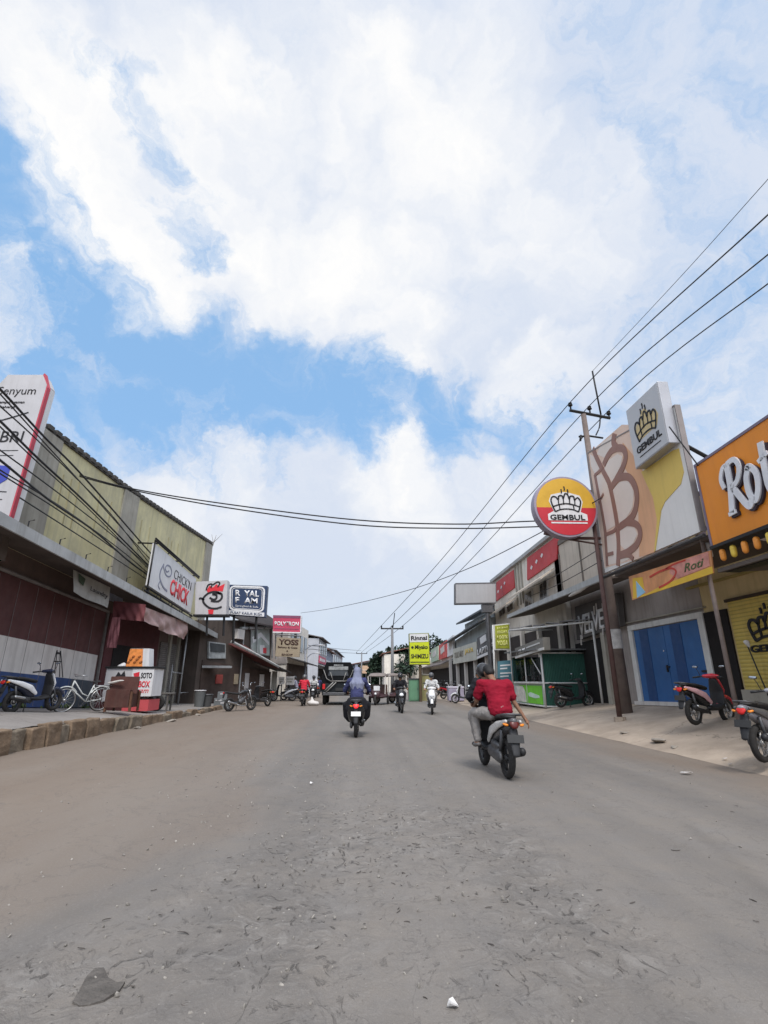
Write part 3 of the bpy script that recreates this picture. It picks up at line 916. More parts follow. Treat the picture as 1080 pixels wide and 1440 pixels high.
    # eyes
    for sg in (-1, 1):
        b = MB(); e = hd + side * (.03 * sg) + fwd * .083 + upv * .02; b.hull((e, (.013, .009, .007)), (e + side * .004, (.011, .009, .006))); b.build('eye', mat('eye', (.03, .025, .022), .3), r, smooth=True)
    if extra: extra(r, j, hd, upv, fwd, side)
    r.location = root_loc
    return r


def hair_cap(r, j, hd, upv, fwd, side):
    b = MB(); b.hull((hd + upv * .055 - fwd * .03, (.088, .098, .085)), (hd + upv * .065 + fwd * .01, (.08, .085, .075)))
    b.hull((hd - fwd * .045 - upv * .035, (.078, .065, .06)), (hd + upv * .03 - fwd * .04, (.088, .085, .075)))
    b.build('hair', HAIR, r, remesh=.011, relax=3)


def helmet(mm, visor=True):
    def f(r, j, hd, upv, fwd, side):
        b = MB(); b.hull((hd + upv * .04 - fwd * .01, (.122, .135, .125)), (hd + upv * .0 - fwd * .03, (.12, .125, .11)))
        h = b.build('helmet', mm, r, remesh=.012, relax=4)
        if visor:
            b = MB(); b.hull((hd + fwd * .10 + upv * .03, (.09, .03, .045)), (hd + fwd * .085 + upv * .04, (.105, .035, .045))); b.build('visor', mat('dark visor', (.02, .022, .026), .1), h, smooth=True)
    return f


def hijab(mm):
    def f(r, j, hd, upv, fwd, side):
        ch, nk = j['chest'], j['neck']
        b = MB()
        b.hull((hd + upv * .03 - fwd * .02, (.105, .115, .115)), (hd - upv * .03 - fwd * .005, (.098, .1, .1)))
        b.hull((hd - upv * .02 - fwd * .02, (.10, .10, .09)), (nk + V((0, -.02, -.03)), (.13, .11, .08)))
        b.hull((nk + V((0, -.02, -.02)), (.13, .11, .07)), (ch + V((0, -.02, .02)), (.215, .15, .10)))
        b.hull((ch + V((0, -.03, .02)), (.205, .14, .08)), (ch + V((0, -.06, -.16)), (.165, .09, .03)))
        o = b.build('headscarf', mm, r, remesh=.012, relax=5)
        for v_ in o.data.vertices:
            c = v_.co
            if c.z < nk.z: v_.co = c + V((0, -.012 * math.sin(c.x * 55 + c.z * 6) * min(1, (nk.z - c.z) * 6), 0))
    return f


RIDE = dict(hip=(0, -.22, .88), chest=(0, -.12, 1.22), neck=(0, -.07, 1.40), head=(0, -.03, 1.53), face=(0, 1, 0),
            shl=(-.19, -.09, 1.32), ell=(-.29, .02, 1.08), hal=(-.29, .17, 1.03), shr=(.19, -.09, 1.32), elr=(.29, .02, 1.08), har=(.29, .17, 1.03),
            hil=(-.10, -.16, .84), knl=(-.17, .24, .80), anl=(-.14, .14, .43), tol=(-.14, .27, .385), hir=(.10, -.16, .84), knr=(.17, .24, .80), anr=(.14, .14, .43), tor=(.14, .27, .385),
            palml=(0, -.2, -1), palmr=(0, -.2, -1), curll=1.25, curlr=1.25)
# ================================================================== LEFT SIDE OF THE STREET
GREY_C = mat('grey concrete', (.36, .34, .29), .9, 0, .14, 1.6, .35, 24, .45, .2)
LIGHT_C = mat('light grey fascia', (.42, .43, .43), .8, 0, .12, 1.8, .25, 24, .55, .25, (.16, .15, .13))
PLASTER = mat('stained yellow green plaster', (.60, .55, .33), .9, 0, .16, .8, .35, 20, .6, .85, (.33, .315, .25))
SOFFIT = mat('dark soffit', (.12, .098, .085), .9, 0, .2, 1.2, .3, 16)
MAROON = mat('maroon shutter', (.095, .036, .034), .7, 0, .2, 1.5, 0, 30, .3, .2, (.03, .02, .02))
WHITE_W = mat('dirty white paint', (.64, .61, .58), .8, 0, .1, 1.2, .15, 20, .55, .25, (.25, .22, .2))
BLUE_W = mat('navy blue paint', (.035, .07, .19), .65, 0, .22, 1.3, .1, 20, .4, .3, (.03, .035, .05))
TEAL_W = mat('faded blue grey paint', (.06, .075, .095), .7, 0, .2, 1.3, .1, 20, .3, .2)
BLACKM = mat('black steel', (.02, .02, .021), .55, .2, .2, 6)
INK = mat('black lettering', (.018, .017, .02), .6)
INKRED = mat('red lettering', (.62, .03, .045), .55)
WHITE_S = mat('white sign sheet', (.70, .70, .71), .5, 0, .05, 1.4, 0, 20, .38, .2, (.4, .38, .36))
GREY_S = mat('greyish sign sheet', (.50, .49, .50), .5, 0, .06, 1.4, 0, 20, .3, .15, (.3, .28, .27))
SHADE_IN = mat('painted interior shade', (.014, .012, .012), .95)  # near-black sheet, the shade inside shop openings put into its colour
GREYSH = mat('grey roller shutter', (.22, .205, .195), .6, .2, .12, 1.4, 0, 20, .3, .3, (.06, .05, .045), ribs=('Z', 3.2, .7))
PIPE = mat('galvanised pipe', (.36, .37, .38), .45, .5, .15, 6)
TIN = mat('zinc roofing', (.30, .30, .31), .55, .4, .18, 1.4, 0, 20, .35, .45, (.14, .08, .05), ribs=('Y', 4.5, .6))
RUST = mat('rusty steel', (.13, .065, .04), .85, .2, .3, 5, .4, 30)

LU = Plane((-9.7, 0), (0, 1)); LA = Plane((-10, 0), (0, 1)); LF = Plane((-8.4, 0), (0, 1))

A = thing('shop_building', 'long two storey shop block with stained yellow green upper wall and maroon shutters', 'building', (-10, 18, 0))
roof = [(30, 573), (65, 600), (172, 682), (298, 765)]
rp = [LU.hit(*q) for q in roof]
k0 = LF.hit(33, 737); k1 = LF.hit(310, 893)
dz = (k1.z - k0.z) / (k1.y - k0.y)
cz_ = lambda Y: k0.z + dz * (Y - k0.y)
b = MB()
b.prism([rp[0], rp[1], rp[2], rp[3], V((-9.7, rp[3].y, cz_(rp[3].y))), V((-9.7, rp[0].y, cz_(rp[0].y)))], V((-7, 0, 0)))
b.build('upper_wall', PLASTER, A)
y0, y1 = LU.hit(-140, 445).y, rp[3].y
b = MB(); b.box((-13.5, (y0 + y1 - .1) / 2, 2.4), (7, y1 - y0 - .3, 5.2)); b.build('ground_floor_wall', mat('brown ground floor wall', (.14, .10, .088), .9, 0, .2, 1.2, .3, 18, .4, .2), A)


def roof_z(Y):
    for a_, c_ in zip(rp, rp[1:]):
        if a_.y <= Y <= c_.y: return a_.z + (c_.z - a_.z) * (Y - a_.y) / (c_.y - a_.y)
    return rp[-1].z


for x0, x1 in ((30, 84), (172, 192), (286, 299)):
    ya = LU.at(x0, 8.3).y; yb = LU.at(x1, 8.3).y
    b = MB(); b.prism([V((-9.64, ya, roof_z(ya) - .02)), V((-9.64, min(yb, y1 + .02), roof_z(min(yb, y1)) - .02)), V((-9.64, min(yb, y1 + .02), cz_(yb))), V((-9.64, ya, cz_(ya)))], V((-.1, 0, 0))); b.build('pilaster', GREY_C, A)
# shallow louvre bays scored into the plaster
for i in sorted(random.Random(4).sample(range(30), 12)):
    b = MB()
    Y = lerp(i, 0, 29, rp[0].y + 1.6, y1 - 4)
    zt = roof_z(Y) - .9 - .25 * random.random(); zb = zt - random.uniform(1.1, 2.4)
    b.box((-9.69, Y, (zt + zb) / 2), (.03, .035, zt - zb))
    b.build('plaster_rib', mat('darker plaster rib', (.42, .38, .23), .9, 0, .25, 2, 0, 20, .6, .3), A)  # ribs a little darker than the wall plaster
b = MB()
for i in range(len(rp) - 1):
    p, q = rp[i], rp[i + 1]
    n = int((q - p).length / .42)
    for k in range(n):
        c0 = p.lerp(q, k / n); c1 = p.lerp(q, (k + .62) / n)
        b.prism([c0 + V((.10, 0, -.05)), c1 + V((.10, 0, -.05)), c1 + V((.10, 0, .10)), c0 + V((.10, 0, .10))], V((-.6, 0, .05)))
    b.prism([p + V((.06, 0, -.10)), q + V((.06, 0, -.10)), q + V((.06, 0, .03)), p + V((.06, 0, .03))], V((-.4, 0, 0)))
b.build('roof_edge', mat('dark roof edge', (.07, .065, .06), .85, 0, .2, 3), A)
b = MB(); b.prism([LU.at(118, 5.1) + V((.02, 0, 0)), LU.at(172, 5.1) + V((.02, 0, 0)), LU.at(172, 4.3) + V((.02, 0, 0)), LU.at(118, 4.3) + V((.02, 0, 0))], V((-.05, 0, 0))); b.build('wall_patch', mat('pale blue paint patch', (.30, .33, .42), .85, 0, .15, 2, 0, 20, .4, .2), A)
# canopy
cn = V((-8.4, 9.2, cz_(9.2)))
c1 = V((-8.4, y1 + .2, cz_(y1 + .2)))
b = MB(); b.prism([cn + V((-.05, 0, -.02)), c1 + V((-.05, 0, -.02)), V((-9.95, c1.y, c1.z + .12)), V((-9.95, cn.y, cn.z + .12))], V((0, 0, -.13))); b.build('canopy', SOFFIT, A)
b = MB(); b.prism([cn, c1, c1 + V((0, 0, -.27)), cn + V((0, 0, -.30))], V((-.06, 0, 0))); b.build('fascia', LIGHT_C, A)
for i in range(16):
    b = MB()
    p = cn.lerp(c1, (i + .4) / 16) + V((.0, 0, .0))
    b.tube([p + V((-.05, 0, -.05)), p + V((-.05, 0, .17)), p + V((.05, .05, .22))], .018, 6)
    b.build('fascia_hook', BLACKM, A)
# ground floor shutters with the painted bands
def on_wall(px, dz_=0.0, n=0.0):
    P = LA.at(px, .5)
    for _ in range(6): P = LA.at(px, g(-10, P.y) + dz_)
    return P + V((n, 0, 0))
tl = LA.hit(-70, 775); tr = LA.hit(148, 861)
Q = Quad(LA, tl, tr, V((-10, tr.y, g(-10, tr.y) + .02)), V((-10, tl.y, g(-10, tl.y) + .02)))
b = MB(); b.qrect(Q, 0, 0, 1, 1, -.1, .04); sh = b.build('shutter', MAROON, A)
b = MB(); b.qrect(Q, 0, .47, .985, .735, .03, .055); b.build('painted_band', WHITE_W, sh)
b = MB(); b.qrect(Q, 0, .735, .79, 1, .03, .055); b.build('painted_band', BLUE_W, sh)
b = MB(); b.qrect(Q, .79, .735, .985, 1, .03, .055); b.build('painted_band', TEAL_W, sh)
b = MB()
for i in range(1, 9): b.qrect(Q, i / 9 - .0005, .02, i / 9 + .0005, .99, .05, .062)
b.build('shutter_seam', mat('shutter seam', (.20, .17, .165), .8), sh)
b = MB()
s0 = Q.W
for a_, bb, c_, d_ in ((.63, .73, .645, .50), (.66, .73, .648, .50), (.70, .73, .668, .50), (.725, .73, .672, .50), (.638, .60, .69, .595), (.643, .53, .68, .525)):
    b.qline(Q, [(a_, bb), (c_, d_)], .035, .05, .064, False)
b.qrect(Q, .642, .515, .675, .53, .05, .066)
b.build('painted_tower', INK, sh)
b = MB(); b.tube([Q.w(0, -.01, .08), Q.w(1.01, -.01, .08), Q.w(1.01, 1, .08)], .06, 8); b.build('shutter_frame', mat('shutter frame', (.20, .18, .17), .7, 0, .2, 3), A)
# maroon bay with the fried chicken stall, grey shutter bays beyond it
ya, yb = tr.y + .35, LA.at(217, 2).y
yc, yd = yb + .05, y1 - .4
def bay(ya, yb, zt, m, name, n0=-.05, n1=.05):
    b = MB(); b.prism([V((-10 + n1, ya, zt)), V((-10 + n1, yb, zt)), V((-10 + n1, yb, g(-10, yb))), V((-10 + n1, ya, g(-10, ya)))], V((n0 - n1, 0, 0))); return b.build(name, m, A)
bay(ya, yb, 3.9, mat('dark maroon wall', (.10, .03, .033), .8, 0, .2, 1.5, 0, 20, .3, .2, (.02, .012, .012)), 'bay_wall')
bay(ya + .7, yb - 1.0, 2.75, SHADE_IN, 'stall_opening', .02, .07)
n = 4
for i in range(n):
    a_ = lerp(i, 0, n, yc + .3, yd); c_ = lerp(i + 1, 0, n, yc + .3, yd) - .3
    bay(a_, c_, 3.2, GREYSH, 'roller_shutter')
    bay(c_, c_ + .3, 4.0, GREY_C, 'pillar', -.05, .12)
b = MB(); pt = V((-9.2, LA.at(249, 3).y - 1.2, 0)); pz = g(-9.2, pt.y)
b.tube([(-9.2, pt.y, pz), (-9.15, pt.y, 3.9)], .045, 8); b.tube([(-9.2, pt.y - 1.5, pz + 1.55), (-9.2, pt.y, pz + 1.5)], .03, 6); b.tube([(-9.2, pt.y - 1.5, pz), (-9.2, pt.y - 1.5, pz + 1.9)], .025, 6); b.tube([(-9.2, pt.y, pz + .55), (-9.2, pt.y + 1.4, pz + .55)], .025, 6)
tag(b.build('pipe_frame', PIPE, None, smooth=True), 'thin galvanised pipe post with cross rails beside the grey roller shutters', 'pipe frame')

# ---- tall boxed sign on the canopy at the far left
S = thing('pylon_sign', 'tall white boxed sign with red edge and thin black lettering rising above the left canopy', 'sign', (-8.4, 12.4, 4.9))
pl = facing(12.4, -4)
Q = Quad(pl, (2, 527), (70, 527), (6, 748), (-78, 748))
pts = [(0, .08), (.14, 0), (.86, 0), (1, .07), (1, 1), (0, 1)]
b = MB(); b.qpoly(Q, pts, -.36, 0); b.build('case', GREY_S, S)
b = MB(); b.qpoly(Q, [(1, .08), (1.025, .085), (1.025, 1), (1, 1)], -.14, -.005); b.qpoly(Q, [(.86, 0), (1, .08), (1.025, .085), (.88, -.012)], -.14, -.005)
b.build('red_edge', mat('red sign edge', (.50, .06, .09), .5, 0, .1, 2, 0, 20, .2, .15), S)
b = MB(); b.qpoly(Q, [(1, .08), (1.012, .08), (1.012, 1), (1, 1)], -.36, -.14); b.build('side_panel', WHITE_S, S)
text(Q, 'Senyum', .06, .085, .82, .155, INK, S, bold=-.008)
text(Q, 'tempat nyaman', .14, .185, .66, .205, INK, S)
text(Q, 'keluarga', .22, .215, .50, .235, INK, S)
text(Q, 'KIBRI', .12, .385, .84, .455, INK, S, bold=.0)
for L, w_ in (([(.02, .33), (.35, .31), (.80, .26)], .035), ([(.35, .51), (.82, .508)], .012), ([(.35, .54), (.76, .54)], .012), ([(.60, .76), (.84, .765)], .02), ([(.64, .81), (.80, .81)], .015)): b = MB(); b.qline(Q, L, w_, 0, .012); b.build('printed_line', INK, S)
b = MB(); b.qpoly(Q, [(.50, .60), (.78, .61), (.78, .69), (.66, .72), (.50, .69)], 0, .012); b.build('blue_emblem', mat('blue emblem', (.05, .07, .40), .5), S)
b = MB(); p_ = Q.w(.8, 1, -.18); b.box((p_.x, p_.y, p_.z - .35), (.5, .3, .7)); b.build('bracket', SOFFIT, S)

# ---- hanging banner, black soffit wall strip
H = Quad(Plane((-9.0, 0), (0, 1)), (103, 801), (155, 826), (150, 855), (101, 832))
b = MB()
for i in range(10):
    for k in range(4):
        f = lambda a, c: H.w(a, c, .06 * math.sin(a * 7 + c * 2) * c)
        b.poly([f(i / 10, k / 4), f((i + 1) / 10, k / 4), f((i + 1) / 10, (k + 1) / 4), f(i / 10, (k + 1) / 4)])
bn = thing('banner', 'small greyish white cloth banner hung under the left canopy beside the maroon bay', 'banner', H.w(.5, 0))
b.build('cloth', mat('banner cloth', (.40, .40, .38), .8, 0, .1, 3, 0, 20, .3, .2), bn, smooth=True)
text(H, 'Laundry', .42, .40, .92, .66, INK, bn, n=.07, depth=.01)
b = MB(); b.qpoly(H, [(.10, .1), (.26, .2), (.22, .55), (.12, .45)], .05, .07); b.build('emblem', mat('banner emblem', (.06, .09, .06), .7), bn)

# ---- signs of the chicken shop
CS = thing('shop_sign', 'slanted white sign with grey curl and thin letters over red CHICK on a black frame', 'sign', (-8.5, 22, 4.5))
PC = Plane((-8.75, 0), (0, 1))
Q = Quad(PC, (218, 764), (276, 814), (268, 862), (208, 823))
b = MB(); b.qrect(Q, 0, 0, 1, 1, -.10, 0); b.build('panel', WHITE_S, CS)
b = MB()
for o_, (w0, w1) in ((-.05, (-.02, 1.04)), (-.10, (-.02, 1.05)), (1.07, (-.06, 1.03)), (1.16, (-.06, 1.04)), (1.24, (-.04, 1.04))):
    b.tube([Q.w(w0, o_, .05), Q.w(w1, o_, .05)], .04, 6)
for a_ in (0.0, .25, .5, .75, 1.0): b.tube([Q.w(a_, 1.07, .05), Q.w(a_, 1.26, .05)], .03, 6)
for a_ in (.05, .5, .95): b.tube([Q.w(a_, -.05, 0), Q.w(a_ + .02, -.08, -.9)], .035, 6)
b.tube([Q.w(-.01, -.08, .02), Q.w(-.01, 1.2, .02)], .035, 6)
b.tube([Q.w(.3, -.1, .03), Q.w(.62, -.34, -.9)], .03, 6); b.tube([Q.w(.65, -.1, .03), Q.w(.95, -.28, -.9)], .03, 6)
b.build('frame', BLACKM, CS, smooth=True)
text(Q, "CHICK'N", .46, .19, .90, .43, INK, CS, bold=-.012)
text(Q, 'CHICK', .42, .47, .88, .88, INKRED, CS, bold=.03)
b = MB(); b.qline(Q, [(.34, .36), (.30, .42), (.26, .36), (.29, .26), (.36, .25), (.40, .36), (.37, .48), (.29, .50), (.22, .36)], .07, 0, .012)
b.qline(Q, [(.22, .30), (.18, .50), (.19, .68), (.28, .82), (.37, .85)], .09, 0, .012); b.qline(Q, [(.20, .74), (.18, .86), (.22, .92)], .06, 0, .012)
b.build('curl_emblem', mat('grey emblem', (.22, .23, .30), .6), CS)

CB = thing('shop_sign', 'square light grey box sign with black curl under a red crest', 'sign', (-7.6, 27, 5))
Q = Quad(facing(27.0), (275, 818), (320, 816), (318, 864), (274, 864))
b = MB(); b.qrect(Q, 0, 0, 1, 1, -.5, 0); b.build('case', GREY_S, CB)
b = MB(); b.qline(Q, [(.46, .50), (.56, .56), (.66, .54), (.67, .44), (.55, .40), (.80, .38), (.84, .52), (.72, .62), (.50, .60)], .10, 0, .02)
b.qline(Q, [(.80, .40), (.62, .33), (.40, .38), (.26, .52), (.28, .66), (.45, .80), (.66, .83), (.85, .78)], [.10] * 37 + [.1] * 30, 0, .02)
b.qline(Q, [(.28, .58), (.20, .52), (.12, .53)], .1, 0, .02); b.build('curl_emblem', INK, CB)
for L in ([(.34, .28), (.40, .12), (.52, .10), (.48, .22)], [(.55, .12), (.68, .04), (.76, .08), (.70, .2)]): b = MB(); b.qline(Q, L, .07, 0, .022); b.build('crest_outline', INK, CB)
b = MB(); b.qpoly(Q, [(.36, .28), (.44, .14), (.55, .2), (.66, .10), (.74, .18), (.92, .10), (.86, .33), (.60, .30), (.40, .36)], 0, .016); b.build('red_crest', INKRED, CB); b = MB(); b.qpoly(Q, [(.42, .86), (.60, .86), (.58, .99), (.44, .99)], 0, .016); b.build('red_foot', INKRED, CB)
b = MB(); b.qrect(Q, -.05, 1.0, 1.05, 1.06, -.5, .03); b.tube([Q.w(.9, 1.05, -.25), Q.w(.9, 1.6, -.25)], .06, 6); b.tube([Q.w(.35, 1.05, -.25), Q.w(.35, 1.6, -.25)], .06, 6); b.build('frame', BLACKM, CB)

RS = thing('shop_sign', 'navy box sign with white rounded border and white foam mattress lettering', 'sign', (-5.9, 28.5, 5))
Q = Quad(facing(28.5), (321, 822), (376, 824), (373, 868), (320, 864))
NAVY = mat('navy sign sheet', (.025, .045, .10), .5, 0, .1, 2)
b = MB(); b.qrect(Q, 0, 0, 1, 1, -.45, 0); b.build('case', NAVY, RS)
def rring(Q, x0, y0, x1, y1, r, w, n0, n1, b):
    pts = []
    for cx, cy, a0 in ((x1 - r, y0 + r, -90), (x1 - r, y1 - r, 0), (x0 + r, y1 - r, 90), (x0 + r, y0 + r, 180)):
        for k in range(5): t = rad(a0 + k * 22.5); pts.append((cx + r * math.cos(t), cy + r * math.sin(t)))
    pts.append(pts[0]); b.qline(Q, pts, w, n0, n1, False)
b = MB(); rring(Q, .06, .05, .93, .83, .12, .09, 0, .015, b); rring(Q, .11, .10, .88, .78, .10, .03, 0, .015, b); b.qrect(Q, .02, .86, .97, .985, 0, .012); b.build('white_border', WHITE_S, RS)
text(Q, 'R  YAL', .19, .17, .80, .37, WHITE_S, RS, bold=.03); text(Q, 'F  AM', .19, .41, .78, .60, WHITE_S, RS, bold=.03)
text(Q, 'Springbed & Sofa', .2, .66, .8, .74, WHITE_S, RS); text(Q, 'PUSAT KASUR BUSA', .08, .885, .92, .965, NAVY, RS, n=.022, bold=.02)
for a_, z_ in ((.15, 1.9), (.75, 1.7)): b = MB(); b.tube([Q.w(a_, 1.0, -.2), Q.w(a_, z_, -.2)], .07, 6); b.build('post', BLACKM, RS)

# ---- fried chicken stall
st = thing('food_stall', 'white food stall counter with black curl print and red lettering', 'food stall', (-8.6, 19.3, g(-8.6, 19.3)))
bz = g(-8.4, 19.3)
pF = facing(18.9)
cl_, cr_ = pF.hit(150, 940), pF.hit(218, 938)
zt = cl_.z
Q = Quad(pF, V((cl_.x, 18.9, zt)), V((cr_.x, 18.9, zt)), V((cr_.x, 18.9, bz)), V((cl_.x, 18.9, bz)))
b = MB(); b.qrect(Q, 0, 0, .55, .78, -.9, 0); b.build('counter', GREY_S, st, bevel=.01)
b = MB(); b.qrect(Q, .55, 0, 1, .66, -.9, .02); b.build('poster_panel', WHITE_S, st)
b = MB(); b.qrect(Q, -.02, -.05, 1.03, .0, -.95, .05); b.build('counter_top', BLACKM, st)
b = MB(); b.qrect(Q, .45, .74, .98, 1.0, -.95, .05); b.build('base', mat('red base board', (.50, .08, .09), .6, 0, .1, 2), st)
b = MB(); b.qrect(Q, 0, .78, .45, 1.0, -.9, -.02); b.build('plinth', mat('plinth', (.06, .02, .02), .8), st)
text(Q, 'SOTO', .74, .10, .97, .24, INK, st, n=.03, bold=.03); text(Q, 'BOX', .72, .30, .95, .45, INKRED, st, n=.03, bold=.03); text(Q, 'ayam', .64, .50, .94, .62, INKRED, st, n=.03, shear=.3)
b = MB(); b.qpoly(Q, [(.58, .12), (.70, .08), (.70, .24), (.62, .27)], 0, .03); b.build('red_crest', INKRED, st)
b = MB(); b.qline(Q, [(.15, .36), (.22, .25), (.34, .24), (.42, .34), (.36, .48), (.26, .50), (.18, .60), (.30, .68), (.44, .62)], .07, 0, .02); b.qpoly(Q, [(.20, .22), (.26, .08), (.32, .16), (.38, .06), (.42, .2), (.34, .26)], 0, .022); b.qline(Q, [(.60, .44), (.66, .36), (.68, .46), (.60, .54)], .06, .02, .034); b.build('curl_emblem', INK, st)
# heated display case
dc = thing('display_case', 'lit orange display case of fried food with a white end standing on the stall counter', 'display case', Q.w(.55, -.05, -.4))
c_ = Q.w(.50, -.05, -.3)
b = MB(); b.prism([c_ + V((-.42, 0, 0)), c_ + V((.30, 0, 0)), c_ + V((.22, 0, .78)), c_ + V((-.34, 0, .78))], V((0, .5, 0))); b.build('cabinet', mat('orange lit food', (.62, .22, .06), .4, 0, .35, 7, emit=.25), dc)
b = MB(); b.prism([c_ + V((.305, -.01, 0)), c_ + V((.60, -.01, 0)), c_ + V((.50, -.01, .80)), c_ + V((.225, -.01, .80))], V((0, .52, 0))); b.build('end_panel', WHITE_S, dc)
b = MB()
for q in range(7): b.hull((c_ + V((-.34 + .09 * q, -.015, .18 + .12 * (q % 3))), (.06, .03, .05)), (c_ + V((-.30 + .09 * q, -.015, .22 + .12 * (q % 3))), (.05, .03, .04)))
b.build('fried_food', mat('fried crust', (.34, .11, .03), .7, 0, .3, 12, .5, 40), dc)
b = MB(); b.box(c_ + V((-.04, .25, .80)), (.56, .5, .03)); b.build('lid', STEEL, dc); dc.scale = (.8, .8, .78)
b = MB(); b.hull((Q.w(.22, -.06, -.3), (.16, .12, .03)), (Q.w(.26, -.12, -.3), (.07, .06, .04)))
tag(b.build('plastic_bag', WHITE_S, None, remesh=.02, relax=2), 'crumpled white plastic bag lying on the stall counter', 'bag')
# cloths of the stall
def drape(Qd, nx, ny, amp, fr, mm, name, label, cat, sag=0.0):
    b = MB(); rr = random.Random(5)
    def f(a, c):
        w_ = amp * (math.sin(a * fr + c * 5) + .6 * math.sin(a * fr * 2.3 - c * 7 + 1)) * (.25 + c)
        return Qd.w(a, c + sag * c * math.sin(a * math.pi), w_)
    for i in range(nx):
        for k in range(ny):
            b.poly([f(i / nx, k / ny), f((i + 1) / nx, k / ny), f((i + 1) / nx, (k + 1) / ny), f(i / nx, (k + 1) / ny)])
    bmesh.ops.remove_doubles(b.bm, verts=b.bm.verts, dist=.001)
    return tag(b.build(name, mm, None, smooth=True), label, cat)
PINKC = mat('faded pink tarpaulin', (.46, .33, .31), .75, 0, .3, 1.6, .3, 8, 0, .5, (.34, .10, .11))
drape(Quad(Plane((-8.55, 0), (0, 1)), (199, 852), (264, 876), (262, 899), (200, 872)), 40, 10, .07, 13, PINKC, 'tarpaulin', 'wrinkled pinkish white tarpaulin hung along the canopy edge above the stall', 'tarpaulin', .12)
drape(Quad(facing(19.9), (160, 845), (205, 850), (203, 874), (158, 870)), 24, 8, .05, 11, mat('maroon awning cloth', (.16, .05, .055), .85, 0, .2, 2), 'valance', 'dull maroon cloth valance over the opening of the stall', 'valance')
drape(Quad(facing(19.7), (158, 868), (170, 868), (164, 911), (149, 911)), 12, 10, .05, 8, mat('pink curtain', (.30, .12, .13), .85, 0, .25, 3), 'curtain', 'narrow faded pink curtain hanging at the left edge of the stall opening', 'curtain')
# dark wooden cart in front of the counter
wc = thing('wooden_cart', 'dark reddish wooden cart box standing between the bicycle and the stall counter', 'cart', (-8.3, 17.2, g(-8.3, 17.2)))
WOODR = mat('dark red wood', (.075, .028, .022), .75, 0, .25, 3, .3, 20, .3, .2)
cz = g(-8.3, 17.2); q0 = facing(16.9); xl, xr = q0.hit(150, 960).x, q0.hit(188, 960).x
ztop = q0.hit(170, 958).z
b = MB(); b.box(((xl + xr) / 2 - .02, 17.25, (cz + .12 + ztop - .25) / 2), (xr - xl - .1, .7, ztop - .25 - cz - .12)); b.build('box', WOODR, wc, bevel=.01)
b = MB(); b.box(((xl + xr) / 2 + .05, 17.1, ztop - .12), (xr - xl + .02, .08, .52), (rad(-8), 0, rad(6))); b.build('flap', WOODR, wc, bevel=.01)
for sx in (xl + .05, xr - .03):
    for sy in (16.95, 17.55):
        b = MB(); b.box((sx, sy, (cz + ztop - .3) / 2), (.06, .06, ztop - .3 - cz)); b.build('leg', RUST, wc)
b = MB(); b.chain(((xl + .1, 16.95, ztop - .05), (.1, .05, .03)), ((xr - .4, 16.9, ztop + .02), (.1, .05, .02))); b.build('paper', WHITE_W, wc, smooth=True)

# ---- vehicles parked on the left pavement
sc_lw = make_scooter(P_NAVY, P_WHITE, apron=P_WHITE, rim=RIMBLK)
p = on_x(60, 1000, -7.9); gy = 12.1
place(sc_lw, (-8.6, 14.7, g(-8.6, 14.7)), rad(-15), 'black scooter with white side panel parked on the pavement before the navy painted shutter', 'parked scooters')
bc = make_bicycle()
place(bc, (-8.2, 16.4, g(-8.2, 16.4)), rad(147), 'white bicycle with wire wheels parked between the white sided scooter and the wooden cart', cat='bicycle', lean=rad(-5))
# more things near the stall
sc_rb = make_scooter(P_BLACK, P_RED)
place(sc_rb, (-8.3, 21.6, g(-8.3, 21.6)), rad(35), 'red and black scooter half hidden behind the food stall', 'parked scooters')
tr_ = thing('low_table', 'low dark table with rounded top beside the red and black scooter', 'table', (-7.7, 21.3, g(-7.7, 21.3)))
tz = g(-7.7, 21.3)
b = MB(); b.box((-7.7, 21.3, tz + .62), (.95, .55, .06)); b.build('top', mat('weathered table', (.12, .11, .10), .8, 0, .25, 4, .3), tr_, bevel=.02)
b = MB(); b.torus((-7.7, 21.0, tz + .30), (0, 1, 0), .21, .085, 28, 10); b.build('tyre', RUBBER, tr_, smooth=True)
for sx in (-.36, .36):
    for sy in (-.2, .2):
        b = MB(); b.box((-7.7 + sx, 21.3 + sy, tz + .3), (.06, .06, .6)); b.build('leg', mat('weathered table', (0, 0, 0)), tr_)
for i, (px_, Y_) in enumerate(((279, 26.0), (290, 26.4))):
    P = Plane((0, Y_), (1, 0)).at(px_, .1); zz = g(P.x, P.y)
    t_ = thing('waste_bin', ('grey waste bin with pale rim standing beside the left kerb', 'darker grey bin just right of the pale rimmed one')[i], 'bin', (P.x, P.y, zz))
    b = MB(); b.tube([(P.x, P.y, zz), (P.x, P.y, zz + (.72, .55)[i])], .20, 16, .25); b.build('bucket', (mat('grey bin plastic', (.11, .115, .115), .7), mat('dark bin plastic', (.06, .06, .06), .7))[i], t_, smooth=False, bevel=.01)
    b = MB(); b.torus((P.x, P.y, zz + (.72, .55)[i]), (0, 0, 1), .255, .025, 24, 8); b.build('rim', (GREY_S, DSTEEL)[i], t_, smooth=True)
